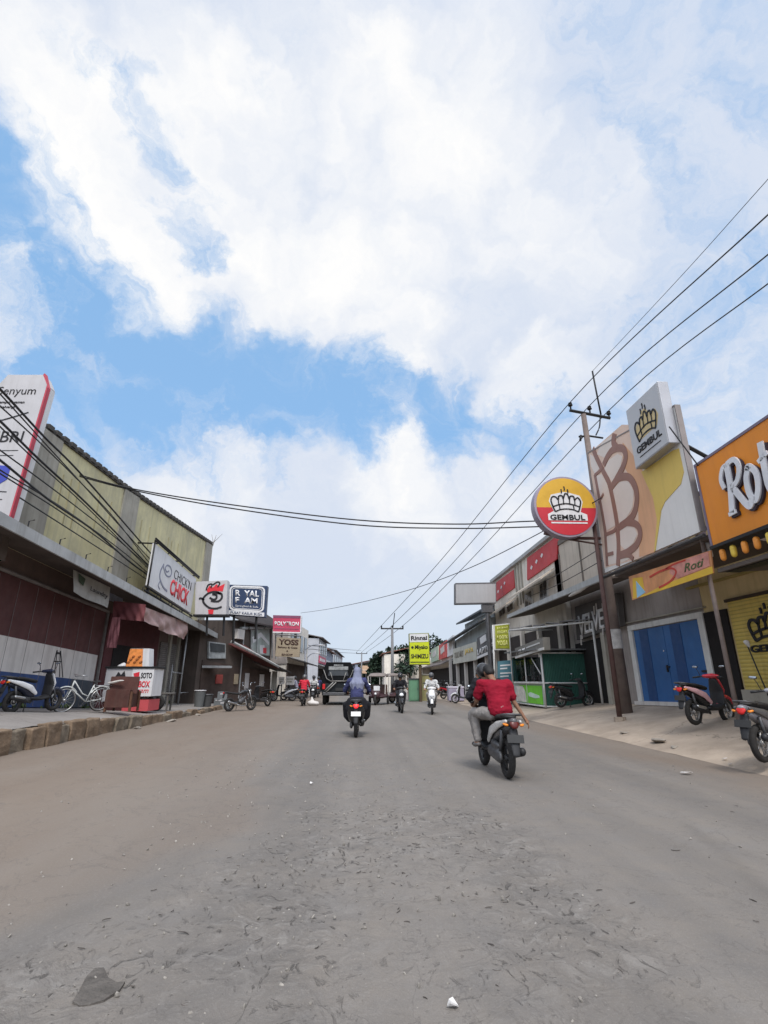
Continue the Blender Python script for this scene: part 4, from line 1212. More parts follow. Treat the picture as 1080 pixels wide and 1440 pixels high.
# ================================================================== RIGHT SIDE OF THE STREET
RW = Plane((9.6, 0), (0, -1)); RB = Plane((7.6, 0), (0, -1)); RC = Plane((7.9, 0), (0, -1))
YELLOW = mat('yellow painted wall', (.56, .44, .23), .85, 0, .12, 1.2, .2, 20, .35, .25, (.2, .16, .07))
YELSH = mat('yellow roller shutter', (.60, .46, .11), .6, 0, .14, 1.1, 0, 20, .35, .25, (.22, .17, .05), ribs=('Z', 3.4, .35))
BEIGE = mat('beige plaster', (.56, .49, .41), .9, 0, .1, 1.1, .2, 22, .45, .25, (.24, .2, .16))
CREAM = mat('cream plaster', (.76, .71, .63), .88, 0, .1, 1.2, .2, 22, .5, .25, (.3, .26, .22))
GREYW = mat('grey plaster', (.33, .295, .275), .9, 0, .12, 1.2, .25, 22, .45, .25, (.1, .09, .08))
BLUED = mat('blue steel door', (.028, .115, .31), .55, 0, .16, .9, .15, 14, .3, .35, (.03, .085, .20))
WHITEF = mat('white frame paint', (.62, .62, .60), .7, 0, .1, 2, .1, 20, .35, .15)
OFFW = mat('off white board', (.78, .76, .73), .6, 0, .06, .9, 0, 20, .25, .1, (.45, .42, .38))
PEACH = mat('peach board print', (.74, .42, .24), .6, 0, .12, .5, 0, 20, .15)
PEACHL = mat('pale peach board print', (.80, .60, .48), .6, 0, .08, .6, 0, 20, .15)
GOLD = mat('golden board print', (.74, .54, .14), .6, 0, .1, .6, 0, 20, .15)
COCOA = mat('cocoa brown print', (.31, .17, .135), .6, 0, .12, 1)
LEAFC = mat('cream leaf print', (.78, .69, .62), .6, 0, .07, .8)
ORANGE = mat('orange sign sheet', (.80, .27, .022), .5, 0, .09, .7, 0, 20, .3, .2, (.6, .18, .02))
SILV = mat('silver sign case', (.42, .42, .44), .4, .3, .08, 2)
POLE_C = mat('weathered pole concrete', (.16, .125, .11), .9, 0, .2, 2.5, .4, 20, .4, .3, (.07, .05, .045))
POLE_S = mat('brown painted steel pole', (.10, .055, .05), .7, 0, .25, 3, .2, 30, .4, .3)
POLE_G = mat('grey brown steel post', (.25, .205, .19), .65, .1, .2, 3, .2, 30, .3, .4, (.12, .06, .045))


def rz(X, Y): return g(X, Y)


def wall_poly(px_top, X, back, zfloor=None):
    pl = Plane((X, 0), (0, -1))
    top = [pl.hit(*q) for q in px_top]
    a, c = top[0], top[-1]
    zf = zfloor if zfloor is not None else -.1
    return [*top, V((X, c.y, zf)), V((X, a.y, zf))]


# ---- the two nearest shops: yellow one and the one with the blue doors
R1 = thing('shop_building', 'shop with bright blue double steel doors in a white frame below a grey lintel', 'building', (9.6, 16, 0))
yA = RW.at(882, 1).y; yB = RW.at(1012, 1).y       # far and near ends of the blue door bay
b = MB(); b.prism([V((9.6, yA, 0)), V((9.6, yB, 0)), V((9.6, yB, 6.4)), V((9.6, yA, 6.4))], V((6, 0, 0))); b.build('wall', GREYW, R1)
dl = RW.hit(891, 886); dr = RW.hit(981, 866)
d0, d1 = RW.at(891, dl.z).y, RW.at(983, dr.z).y
zt = (dl.z + dr.z) / 2 - .05
Q = Quad(RW, V((9.6, d0, zt)), V((9.6, d1, zt)), V((9.6, d1, rz(9.6, d1) + .1)), V((9.6, d0, rz(9.6, d0) + .1)))
for s0, s1 in ((0.01, .497), (.503, .99)):
    b = MB(); b.qrect(Q, s0, 0.01, s1, 1, -.05, .03)
    dd = b.build('door', BLUED, R1)
    b = MB()
    for k in (1,): b.qrect(Q, s0 + (s1 - s0) * k / 2 - .002, .02, s0 + (s1 - s0) * k / 5 + .002, .99, .02, .042)
    b.build('panel_seam', mat('door seam', (.016, .06, .18), .6), dd)
b = MB(); b.qrect(Q, .470, .53, .485, .62, .03, .07); b.qrect(Q, .485, .545, .515, .56, .03, .07); b.build('door_latch', BLACKM, R1)
b = MB(); b.qrect(Q, .93, .62, .985, .645, .03, .07); b.build('door_bolt', BLACKM, R1)
b = MB(); b.qrect(Q, .455, .33, .465, .35, .03, .045); b.build('door_sticker', WHITE_S, R1)
b = MB(); b.qrect(Q, -.07, -.075, 1.07, .0, -.02, .09); b.qrect(Q, -.07, .0, 0, 1.0, -.02, .085); b.qrect(Q, 1.0, 0, 1.07, 1.0, -.02, .085); b.build('door_frame', WHITEF, R1, bevel=.01)
b = MB(); b.qrect(Q, -.07, 1.0, 1.07, 1.05, -.02, .22); b.build('door_sill', WHITE_W, R1)
b = MB(); b.qrect(Q, -.09, -.13, 1.1, -.115, 0, .10); b.build('lintel_moulding', GREY_C, R1)  # plain grey concrete moulding over the doors

R0 = thing('shop_building', 'yellow painted shop with dark doorway and yellow roller shutter printed with a crown emblem', 'building', (9.6, 11, 0))
yN = 4.2
b = MB(); b.prism([V((9.6, yB - .02, 0)), V((9.6, yN, 0)), V((9.6, yN, 6.4)), V((9.6, yB - .02, 6.4))], V((6, 0, 0))); b.build('wall', YELLOW, R0)
o0 = RW.at(993, 2.5).y; o1 = RW.at(1030, 2.5).y
zt2 = RW.hit(992, 862).z
b = MB(); b.prism([V((9.55, o0, rz(9.6, o0))), V((9.55, o1, rz(9.6, o1))), V((9.55, o1, zt2)), V((9.55, o0, zt2))], V((.2, 0, 0))); b.build('doorway', SHADE_IN, R0)
s0_ = RW.at(1034, 2.5).y; s1_ = s0_ - 5.2
zt3 = RW.hit(1034, 851).z + .1
Q = Quad(RW, V((9.6, s0_, zt3)), V((9.6, s1_, zt3)), V((9.6, s1_, rz(9.6, s1_) + .42)), V((9.6, s0_, rz(9.6, s0_) + .42)))
b = MB(); b.qrect(Q, 0, 0, 1, 1, -.05, .04); ysh = b.build('roller_shutter', YELSH, R0)
b = MB(); b.qrect(Q, -.01, -.035, 1.0, 0, -.02, .09); b.build('shutter_box', mat('dark shutter box', (.05, .035, .02), .8), R0)
b = MB(); b.qrect(Q, -.012, .99, 1.0, 1.2, -.02, .12); b.build('threshold', GREY_C, R0)
b = MB(); b.qrect(Q, -.3, -.30, 1.0, -.27, -.02, .06); b.build('wall_moulding', mat('yellow moulding', (.33, .26, .09), .85), R0)


def gembul(Q, x0, y0, x1, y1, parent, ink, inkname='emblem', w=.05, n0=0, n1=.02, fill=None, words=True, red_line=None):
    """bread crown with steam, the name and a line below, inside a box of the quad"""
    f = lambda a, c: (x0 + (x1 - x0) * a, y0 + (y1 - y0) * c)
    m_ = lambda L: [f(a, c) for a, c in L]
    out = [(.04, .34), (.10, .24), (.20, .25), (.27, .32), (.30, .22), (.40, .21), (.43, .29), (.50, .15), (.58, .18), (.62, .30), (.66, .22), (.76, .23), (.78, .32), (.88, .26), (.96, .36), (.92, .52), (.86, .66)]
    if fill is not None:
        b = MB(); b.qpoly(Q, m_([(-.03, .36), (.06, .18), (.45, .10), (.60, .11), (.96, .2), (1.03, .38), (.93, .66), (1.12, .73), (1.12, .90), (-.1, .90), (-.1, .73), (.09, .64)]), n0, n0 + .006); b.build(inkname + '_halo', fill, parent)
        b = MB(); b.qrect(Q, *f(-.02, .945), *f(1.10, .985), n0, n0 + .008); b.build('white_rule', fill, parent)
        n0 += .006
    b = MB()
    b.qline(Q, m_([(.14, .66), (.08, .52), *out]), w, n0, n1)
    b.qline(Q, m_([(.08, .52), (.28, .46), (.50, .43), (.72, .46), (.92, .52)]), w * .8, n0, n1)
    b.qline(Q, m_([(.14, .66), (.3, .60), (.50, .58), (.7, .60), (.86, .66)]), w * .8, n0, n1)
    for x_ in (.27, .43, .62, .78): b.qline(Q, m_([(x_, .30), (x_ - .005, .46)]), w * .75, n0, n1, False)
    for x_ in (.28, .72): b.qline(Q, m_([(x_, .46), (x_ + .01, .61)]), w * .75, n0, n1, False)
    b.build(inkname, ink, parent)
    for x_, c0_ in ((.40, .02), (.50, -.06), (.60, .02)): b = MB(); b.qline(Q, m_([(x_ - .01, c0_), (x_, c0_ + .07), (x_ - .01, c0_ + .12)]), w * .75, n0, n1); b.build('steam_mark', ink, parent)
    if words:
        text(Q, 'GEMBUL', *f(-.04, .74), *f(1.04, .885), ink, parent, n=n1, depth=n1 - n0, bold=.022)


sa = (s0_ - RW.at(1057, 2.4).y) / 5.2
gembul(Q, sa, .12, sa + .26, .66, ysh, INK, w=.07, n0=.03, n1=.075)

# ---- big patterned billboard with its box sign
BB_ = thing('billboard', 'large leaning billboard printed with brown bread braid on peach, gold and white', 'billboard', (7.6, 13, 4.6))
tlp, blp = RB.hit(828, 637), RB.hit(850, 806)
brp, trp = RB.hit(988, 746), RB.hit(941, 548)
yL = (tlp.y + blp.y) / 2; yR = (brp.y + RB.hit(963, 652).y) / 2
ztl, zbl = RB.hit(828, 637).z, RB.hit(850, 806).z
zbr = RB.hit(988, 746).z
ztr = ztl - .9
Q = Quad(RB, V((7.6, yL, ztl)), V((7.6, yR, ztr)), V((7.6, yR, zbr)), V((7.6, yL, zbl)))
QB = Q
b = MB(); b.qrect(Q, 0, 0, 1, 1, -.10, 0); b.build('panel', OFFW, BB_)
def Z(zx, zy):
    """spot on the board seen at a spot of the enlarged study (780,500 at 3.6x)"""
    return RB.hit(780 + zx / 3.6, 500 + zy / 3.6)
def zpoly(L, m, name, n):
    b = MB(); b.prism([Z(*q) + QB.n * n for q in L], -QB.n * (n * .9)); return b.build(name, m, BB_)
def zline(L, w, n, b): b.ribbon([V(q) + QB.n * n for q in curve([tuple(Z(*q)) for q in L])], w, QB.n, n * .8)
zpoly([(168, 500), (340, 350), (380, 350), (430, 560), (470, 700), (520, 820), (510, 990), (420, 1030), (255, 1075), (225, 850)], PEACHL, 'peach_print', .004)
zpoly([(345, 440), (395, 500), (440, 570), (500, 700), (523, 830), (507, 995), (430, 1020), (425, 800), (400, 640), (350, 560)], PEACH, 'orange_print', .008)
zpoly([(440, 590), (600, 480), (630, 470), (655, 590), (640, 650), (560, 740), (520, 830), (500, 720)], GOLD, 'gold_print', .012)
zpoly([(520, 830), (540, 790), (512, 985), (506, 995)], GOLD, 'gold_print', .014)
for L in ([(180, 500), (215, 520), (235, 565), (205, 600), (185, 560)],
          [(300, 400), (310, 440), (280, 490), (262, 520), (215, 500), (240, 440)],
          [(252, 575), (275, 530), (320, 498), (345, 510), (335, 560), (292, 640)],
          [(212, 610), (240, 600), (268, 650), (292, 760), (310, 860), (265, 885), (245, 780), (222, 690)],
          [(296, 680), (330, 640), (375, 632), (402, 690), (395, 770), (360, 830), (330, 850), (318, 780)],
          [(262, 920), (305, 890), (318, 960), (318, 1050), (262, 1062)],
          [(332, 880), (365, 862), (405, 870), (420, 905), (400, 950), (360, 985), (335, 960)],
          [(335, 1010), (370, 1000), (400, 1020), (335, 1050)]):
    zpoly(L, LEAFC, 'leaf_print', .012)
b = MB()
zline([(195, 470), (215, 520), (245, 580), (278, 650), (300, 750), (318, 860), (325, 960), (322, 1065)], .20, .018, b)
zline([(205, 600), (222, 690), (240, 780), (256, 880), (262, 960), (268, 1065)], .15, .019, b)
zline([(250, 555), (270, 510), (300, 475), (345, 470), (362, 510), (345, 570), (300, 650)], .22, .020, b)
zline([(305, 395), (300, 440), (318, 470)], .24, .021, b)
zline([(290, 665), (325, 622), (375, 615), (410, 665), (418, 740), (395, 815), (335, 865)], .22, .022, b)
zline([(330, 870), (370, 845), (420, 858), (436, 905), (415, 960), (370, 995), (330, 1010)], .2, .023, b)
zline([(205, 605), (235, 580), (245, 560)], .1, .024, b); zline([(262, 905), (300, 890), (315, 870)], .11, .025, b); zline([(225, 745), (250, 700)], .09, .026, b); zline([(262, 1010), (300, 1000)], .11, .027, b); zline([(330, 1020), (375, 1010), (400, 1030)], .14, .028, b)
b.build('braid_print', COCOA, BB_)
b = MB(); b.qrect(Q, -.006, -.010, 1.006, 0, -.12, .02); b.qrect(Q, -.010, 0, 0, 1, -.12, .02); b.qrect(Q, 1.0, 0, 1.006, 1, -.12, .02); b.build('frame', mat('board frame', (.26, .23, .22), .6), BB_)
b = MB()
for a_ in (.12, .5, .88):
    p = Q.w(a_, .9, -.11); b.tube([p, (9.6, p.y, p.z - .3)], .05, 6); p = Q.w(a_, .2, -.11); b.tube([p, (9.6, p.y, p.z - 1.2)], .05, 6)
b.build('support', BLACKM, BB_)

GS = thing('box_sign', 'silver box sign with black and gold bread crown mounted atop the leaning billboard', 'sign', (7.2, 12, 7.5))
PG = Plane((7.33, 0), (0, -1))
q1, q2, q3, q4 = (PG.hit(877, 581), PG.hit(919, 541), PG.hit(947, 618), PG.hit(897, 658))
ya_, yb_ = (q1.y + q4.y) / 2, (q2.y + q3.y) / 2
Q = Quad(PG, V((7.33, ya_, q1.z)), V((7.33, yb_, q2.z)), V((7.33, yb_, q3.z)), V((7.33, ya_, q4.z)))
b = MB(); b.qrect(Q, 0, 0, 1, 1, -.27, 0); b.build('case', SILV, GS, bevel=.02)
b = MB(); b.qrect(Q, .02, .02, .98, .98, 0, .008); b.build('face', mat('pearl sign face', (.52, .52, .53), .4, 0, .05, 1.2), GS)
b = MB(); b.qpoly(Q, [(.20, .50), (.24, .38), (.35, .34), (.45, .22), (.56, .22), (.65, .34), (.82, .36), (.88, .48), (.80, .62), (.26, .64)], .006, .011); b.build('gold_print', mat('soft gold print', (.60, .47, .24), .5, 0, .12, 2), GS)
gembul(Q, .17, .16, .85, .90, GS, INK, w=.05, n0=.008, n1=.022)
b = MB(); b.qline(Q, [(.2, .88), (.82, .88)], .018, .008, .02, False); b.build('rule', INK, GS)

# ---- printed banner under the billboard
PBn = Plane((7.75, 0), (0, -1))
Q = Quad(PBn, (884, 811), (999, 774), (1003, 806), (889, 844))
BN = thing('banner', 'orange and yellow printed banner with red swirl and light blue triangle above blue doors', 'banner', Q.w(.5, .5))
b = MB(); b.qrect(Q, 0, 0, 1, 1, -.03, 0); b.build('sheet', mat('orange banner print', (.66, .30, .13), .6, 0, .25, 1.6, 0, 20, .2), BN)
b = MB(); b.qpoly(Q, [(.12, 1), (.45, .80), (1, .70), (1, 1)], 0, .006); b.qpoly(Q, [(.02, .95), (.06, .12), (.20, .2), (.2, 1)], 0, .005); b.build('yellow_print', mat('yellow banner print', (.75, .48, .05), .6, 0, .1, 2), BN)
b = MB(); b.qpoly(Q, [(.085, .98), (.105, .28), (.215, .86)], .005, .012); b.build('blue_triangle', mat('light blue print', (.30, .55, .75), .6), BN)
b = MB(); b.qpoly(Q, [(.60, .05), (.98, .02), (.98, .65), (.64, .74), (.55, .4)], 0, .008); b.build('pink_print', mat('pink banner print', (.62, .27, .22), .6, 0, .3, 3), BN)
b = MB(); b.qline(Q, [(.30, .3), (.45, .2), (.58, .22), (.63, .45), (.55, .75), (.40, .86)], .05, .006, .014); b.qline(Q, [(.48, .22), (.60, .1), (.75, .08)], .04, .006, .014); b.build('red_swirl', mat('red swirl print', (.55, .06, .04), .6), BN)
text(Q, 'Roti', .72, .22, .93, .58, mat('dark green print', (.10, .13, .05), .6), BN, shear=.3, bold=.02)
# soffit between billboard and wall
b = MB(); p0, p1 = QB.w(-.02, 1, -.05), QB.w(1.02, 1, -.05)
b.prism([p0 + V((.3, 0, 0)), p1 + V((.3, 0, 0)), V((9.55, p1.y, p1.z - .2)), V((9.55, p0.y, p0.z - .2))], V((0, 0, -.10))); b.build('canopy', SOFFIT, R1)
b = MB(); b.tube([p0 + V((-.06, 0, -.12)), p1 + V((-.06, 0, -.12))], .05, 6); b.build('canopy_edge', mat('dark edge', (.05, .045, .045), .7), R1)

# ---- orange sign
OS = thing('shop_sign', 'large orange fascia sign with raised white script letters over a row of bulbs', 'sign', (7.6, 8, 5))
a0_, a1_ = RB.hit(979, 656), RB.hit(1003, 768)
yl = (a0_.y + a1_.y) / 2
e0, e1 = RB.hit(1080, 588), RB.hit(1080, 738)
zt_ = lambda y: a0_.z + (e0.z - a0_.z) * (y - a0_.y) / (e0.y - a0_.y)
zb_ = lambda y: a1_.z + (e1.z - a1_.z) * (y - a1_.y) / (e1.y - a1_.y)
yr = yl - 5.2
Q = Quad(RB, V((7.6, yl, zt_(yl))), V((7.6, yr, zt_(yr))), V((7.6, yr, zb_(yr))), V((7.6, yl, zb_(yl))))
b = MB(); b.qrect(Q, 0, 0, 1, 1, -.35, 0); b.build('panel', ORANGE, OS)
b = MB(); b.qrect(Q, -.012, -.03, 1, 0, -.35, .02); b.qrect(Q, -.012, 0, 0, 1, -.35, .015); b.build('trim', mat('purple grey trim', (.20, .16, .22), .5), OS)
def sx_(px_, py_):
    h = RB.hit(px_, py_); a = (yl - h.y) / (yl - yr); zt__ = zt_(h.y); return a, (zt__ - h.z) / (zt__ - zb_(h.y))
al, tl_ = sx_(1016, 668); ar, _ = sx_(1064, 640)
aL = al; wR = (ar - al) * 1.0
ROTW = mat('white raised letter', (.74, .74, .76), .45)
ROTD = mat('dark letter shadow', (.045, .035, .05), .6)  # dark offset copy under each letter stands for its shadow
LET = {'R': [([(.44, .02), (.38, .5), (.20, .98)], .17), ([(.46, .04), (.22, .06), (.03, .26), (.10, .46)], .11), ([(.44, .03), (.80, .02), (.94, .20), (.74, .44), (.42, .50)], .13), ([(.46, .50), (.70, .76), (.98, 1.0), (1.16, .90)], .16), ([(.04, .99), (.38, .98)], .10)],
       'o': [([(.5, .0), (.12, .30), (.08, .75), (.40, 1.0), (.80, .72), (.90, .28), (.5, .0), (.3, .1)], .15)],
       't': [([(.62, .0), (.50, .45), (.44, .85), (.62, 1.0), (.86, .86)], .16), ([(.12, .36), (.5, .31), (.95, .27)], .11)],
       'i': [([(.5, .35), (.38, .85), (.55, 1.0), (.8, .86)], .15), ([(.58, .10), (.62, .13)], .17)]}
for ch, x0_, x1_, y0_, y1_ in (('R', 0, .62, .20, .76), ('o', .66, 1.0, .37, .73), ('t', 1.04, 1.36, .20, .71), ('i', 1.42, 1.66, .20, .70)):
    for m_, n0_, n1_, o_ in ((ROTD, .0, .055, .006), (ROTW, .055, .085, 0)):
        b = MB()
        for L, w_ in LET[ch]:
            b.qline(Q, [(aL + wR * (x0_ + (x1_ - x0_) * p_) + o_, y0_ + (y1_ - y0_) * q_ + o_ * 4) for p_, q_ in L], w_ * .85, n0_, n1_)
        b.build('letter' if m_ is ROTW else 'letter_shadow', m_, OS)
BULB = mat('orange bulb shade', (.80, .30, .05), .4, 0, .15, 3)
BULBY = mat('yellow bulb shade', (.78, .55, .08), .4, 0, .1, 3)
for i in range(15):
    a_ = .035 + i * .062
    p = Q.w(a_, 1.13, -.04)
    b = MB(); b.hull((p + V((0, 0, .07)), (.062, .062, .07)), (p - V((0, 0, .05)), (.06, .06, .075))); b.build('bulb_shade', BULBY if i % 3 == 1 else BULB, OS, smooth=True)
b = MB(); b.qrect(Q, -.01, 1.0, 1, 1.035, -.42, .05); b.qrect(Q, -.01, 1.26, 1, 1.30, -.5, -.2); b.build('light_rail', BLACKM, OS)
b = MB(); p0, p1 = Q.w(-.03, 1.25, -.1), Q.w(1, 1.25, -.1); b.prism([p0, p1, V((9.55, p1.y, p1.z + .1)), V((9.55, p0.y, p0.z + .1))], V((0, 0, -.08))); b.build('canopy', SOFFIT, R0)

# ---- poles on the right pavement
UP_ = thing('utility_pole', 'grey concrete utility pole with black crossarm behind the billboard', 'utility pole', (8.15, 0, 0))
RP = Plane((8.2, 0), (0, -1))
pb = RP.at(882, .3)
for _ in range(5): pb = RP.at(882, g(8.2, pb.y))
UP_.location = pb
ptop = facing(pb.y).hit(826, 583)
top_z = ptop.z
b = MB(); b.tube([pb - V((0, 0, .2)), V((pb.x - .06, pb.y, top_z))], .17, 16, .09); b.build('pole', POLE_C, UP_, smooth=True)
pf = facing(pb.y)
c1_, c2_ = pf.hit(801, 577), pf.hit(858, 588)
b = MB(); b.tube([c1_, c2_], .055, 6); b.build('crossarm', BLACKM, UP_)
ins = []
for q in ((802, 570), (829, 575), (856, 582)):
    p = pf.hit(*q); ins.append(p + V((0, 0, .12)))
    b = MB(); b.tube([p - V((0, 0, .16)), p + V((0, 0, .0))], .03, 8); b.torus(p, (0, 0, 1), .05, .035, 16, 8); b.torus(p + V((0, 0, .08)), (0, 0, 1), .04, .03, 16, 8); b.build('insulator', BLACKM, UP_, smooth=True)
b = MB(); b.tube([pf.hit(845, 583), pf.hit(838, 548), pf.hit(833, 522)], .032, 8); b.build('antenna_rod', BLACKM, UP_, smooth=True)
b = MB(); b.tube([pf.hit(814, 614), pf.hit(828, 613), pf.hit(848, 616)], .035, 6); b.tube([pf.hit(817, 612), pf.hit(816, 620)], .04, 6); b.tube(curve([tuple(pf.hit(844, 585)), tuple(pf.hit(843, 600)), tuple(pf.hit(838, 612))]), .025, 6); b.build('lower_crossarm', BLACKM, UP_, smooth=True)
b = MB(); b.tube([pb + V((0, 0, 1.9)), pb + V((-.01, 0, 2.5))], .168, 16); b.build('posted_paper', mat('posted paper', (.42, .40, .38), .8, 0, .2, 9), UP_)

SP = thing('steel_pole', 'thin brown steel pole beside the utility pole carrying the round sign', 'pole', (7.4, 14, .2))
RS_ = Plane((7.4, 0), (0, -1))
ps = RS_.at(872, .2)
for _ in range(5): ps = RS_.at(872, g(7.4, ps.y))
SP.location = ps
stop_ = RS_.hit(838, 690)
b = MB(); b.tube([ps - V((0, 0, .1)), V((ps.x + .02, ps.y, facing(ps.y).hit(836, 690).z))], .072, 12, .06); b.build('pole', POLE_S, SP, smooth=True)
ph = facing(ps.y)
b = MB(); b.tube([ph.hit(844, 757), ph.hit(800, 757), ph.hit(765, 750)], .05, 8); b.tube([ph.hit(846, 766), ph.hit(790, 757)], .03, 8); b.build('arm', POLE_S, SP, smooth=True)
b = MB(); b.tube([ps - V((0, 0, .05)), ps + V((0, 0, .10))], .16, 10); b.build('footing', M_PAVE, SP)
DS = thing('round_sign', 'round yellow over red disc sign with bread crown and GEMBUL lettering', 'sign', (6, ps.y - .2, 6))
pd_ = facing(ps.y - .30, 0)
c = pd_.hit(796, 712); R_ = (pd_.hit(839, 712) - c).length
b = MB(); b.disc(c, (0, 1, 0), R_ * 1.03, .34, 56); b.build('case', mat('mauve sign rim', (.30, .26, .32), .4, .2, .1, 2), DS, bevel=.01)
def half(y0, y1, n=24):
    L = [];
    for k in range(n + 1):
        t = math.asin(max(-1, min(1, y0))) + (math.asin(max(-1, min(1, y1))) - math.asin(max(-1, min(1, y0)))) * k / n
        L.append((math.cos(t), math.sin(t)))
    return L + [(-x_, y_) for x_, y_ in reversed(L)]
for nm, y0_, y1_, m_ in (('yellow_face', -.05, 1, mat('amber sign face', (.62, .36, .035), .45, 0, .12, 1.5)), ('red_face', -1, -.05, mat('red sign face', (.50, .03, .045), .45, 0, .1, 1.5))):
    L = half(y0_, y1_); b = MB(); b.prism([c + V((x_ * R_ * .96, -.012, y_ * R_ * .96)) for x_, y_ in L], V((0, .02, 0))); b.build(nm, m_, DS)
Q = Quad(pd_, c + V((-R_, 0, R_)), c + V((R_, 0, R_)), c + V((R_, 0, -R_)), c + V((-R_, 0, -R_)))
gembul(Q, .24, .20, .76, .80, DS, INK, w=.045, n0=.014, n1=.034, fill=WHITE_S)

PO = thing('steel_post', 'leaning slender grey brown steel post in front of the red scooter at right', 'post', (8.1, 10, .5))
RO = Plane((8.0, 0), (0, -1))
po = RO.at(1041, .45)
for _ in range(5): po = RO.at(1041, g(8.0, po.y))
PO.location = po
pt_ = facing(po.y).hit(964, 648)
b = MB(); b.tube([po - V((0, 0, .1)), po.lerp(pt_, .5), pt_], .052, 10, .048); b.build('pole', POLE_G, PO, smooth=True)
b = MB(); b.box(po.lerp(pt_, .72), (.2, .12, .5)); b.build('meter_box', mat('dark meter box', (.09, .07, .09), .7), PO, bevel=.01)
b = MB(); b.tube([po.lerp(pt_, .66) + V((.1, -.02, 0)), po.lerp(pt_, .63) + V((.12, -.02, 0))], .05, 8); b.tube([po.lerp(pt_, .63) + V((.12, -.02, -.02)), po.lerp(pt_, .60) + V((.12, -.02, 0))], .055, 8); b.build('insulator', WHITE_S, PO, smooth=True)

# ---- shop with white brush lettering, upper beige wall, long gutter canopy
V_ = thing('shop_building', 'dark fronted shop with white dripping brush lettering VELVET under a torn pale gutter', 'building', (9.6, 21, 0))
v0, v1 = RW.at(808, 3).y, yA + .02
zub = RW.hit(785, 770)
b = MB(); b.prism([V((9.6, v0, -.1)), V((9.6, v1, -.1)), V((9.6, v1, 5.6)), V((9.6, v0, 5.6))], V((6, 0, 0))); b.build('wall', GREYW, V_)
tb = [RW.hit(785, 768), RW.hit(850, 716)]
b = MB(); vt = RW.at(785, 6).y
b.prism([V((9.53, vt + 1.2, tb[0].z)), V((9.53, vt + 1.2, 4.6)), V((9.53, vt, 4.6)), V((9.53, vt, tb[0].z))], V((5.5, 0, 0)))
b.prism([V((9.5, vt, tb[0].z)), V((9.5, v1 - .4, tb[1].z - .4)), V((9.5, v1 - .4, 5.0)), V((9.5, vt, 5.0))], V((5.5, 0, 0))); b.build('upper_wall', BEIGE, V_)
b = MB()
for px_ in (793, 822): p = RW.at(px_, 6); b.box((9.47, p.y, 6.0), (.06, .05, 2.2))
b.prism([V((9.44, vt, tb[0].z - .02)), V((9.44, v1 - .4, tb[1].z - .42)), V((9.44, v1 - .4, tb[1].z - .2)), V((9.44, vt, tb[0].z + .2))], V((.5, 0, 0))); b.build('wall_joint', mat('wall joint', (.17, .15, .13), .9), V_)
Q = Quad(Plane((9.3, 0), (0, -1)), (813, 866), (858, 851), (861, 882), (815, 897))
b = MB(); b.qrect(Q, -.1, -.45, 1.2, 1.05, -.2, 0); b.build('sign_board', mat('charcoal board', (.085, .08, .078), .85, 0, .2, 2, .2, 20, .5, .3), V_)
text(Q, 'VELVET', .0, .02, .98, .92, WHITE_S, V_, n=.03, depth=.03, bold=.01, spacing=.9)
for x_, y0_, y1_ in ((.06, .9, 1.35), (.10, .9, 1.1), (.55, -.2, .2), (.62, -.28, .1), (.75, .8, 1.2), (.80, -.2, .2)): b = MB(); b.qline(Q, [(x_, y0_), (x_ + .004, y1_)], .045, .0, .035, False); b.build('paint_drip', WHITE_W, V_)
d0_ = RW.at(818, 1).y; d1_ = RW.at(864, 1).y
b = MB(); b.prism([V((9.54, d0_, .1)), V((9.54, d1_, .1)), V((9.54, d1_, RW.hit(860, 893).z)), V((9.54, d0_, RW.hit(818, 905).z))], V((.1, 0, 0))); b.build('doorway', SHADE_IN, V_)
for y_, w_ in ((d0_ + 1.2, .4), (d1_ - .15, .3)): b = MB(); b.box((9.45, y_, 1.9), (.25, w_, 3.6)); b.build('pillar', GREY_C, V_)
# long canopy with pale gutter
G0, G1 = Plane((8.1, 0), (0, -1)).hit(716, 868), Plane((8.1, 0), (0, -1)).hit(850, 812)
CA = thing('awning', 'long dark awning with pale gutter edge running over the green kiosk', 'awning', (9, 24, 4.5))
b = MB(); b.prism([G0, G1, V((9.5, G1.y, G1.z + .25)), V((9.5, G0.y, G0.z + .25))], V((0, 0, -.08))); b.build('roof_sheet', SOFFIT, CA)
b = MB(); b.prism([G0 + V((-.02, 0, .12)), G1 + V((-.02, 0, .12)), G1 + V((-.02, 0, -.10)), G0 + V((-.02, 0, -.06))], V((-.10, 0, 0))); b.build('gutter', LIGHT_C, CA)
b = MB(); p = G1 + V((-.05, 1.7, -.05)); b.chain((p + V((0, 1.0, -.12)), (.06, .3, .05)), (p + V((0, .2, -.02)), (.07, .3, .13)), (p + V((0, -1.0, .08)), (.05, .4, .08))); b.build('torn_sheet', mat('torn pale sheet', (.50, .48, .45), .8, 0, .15, 3), CA, remesh=.04, relax=2)

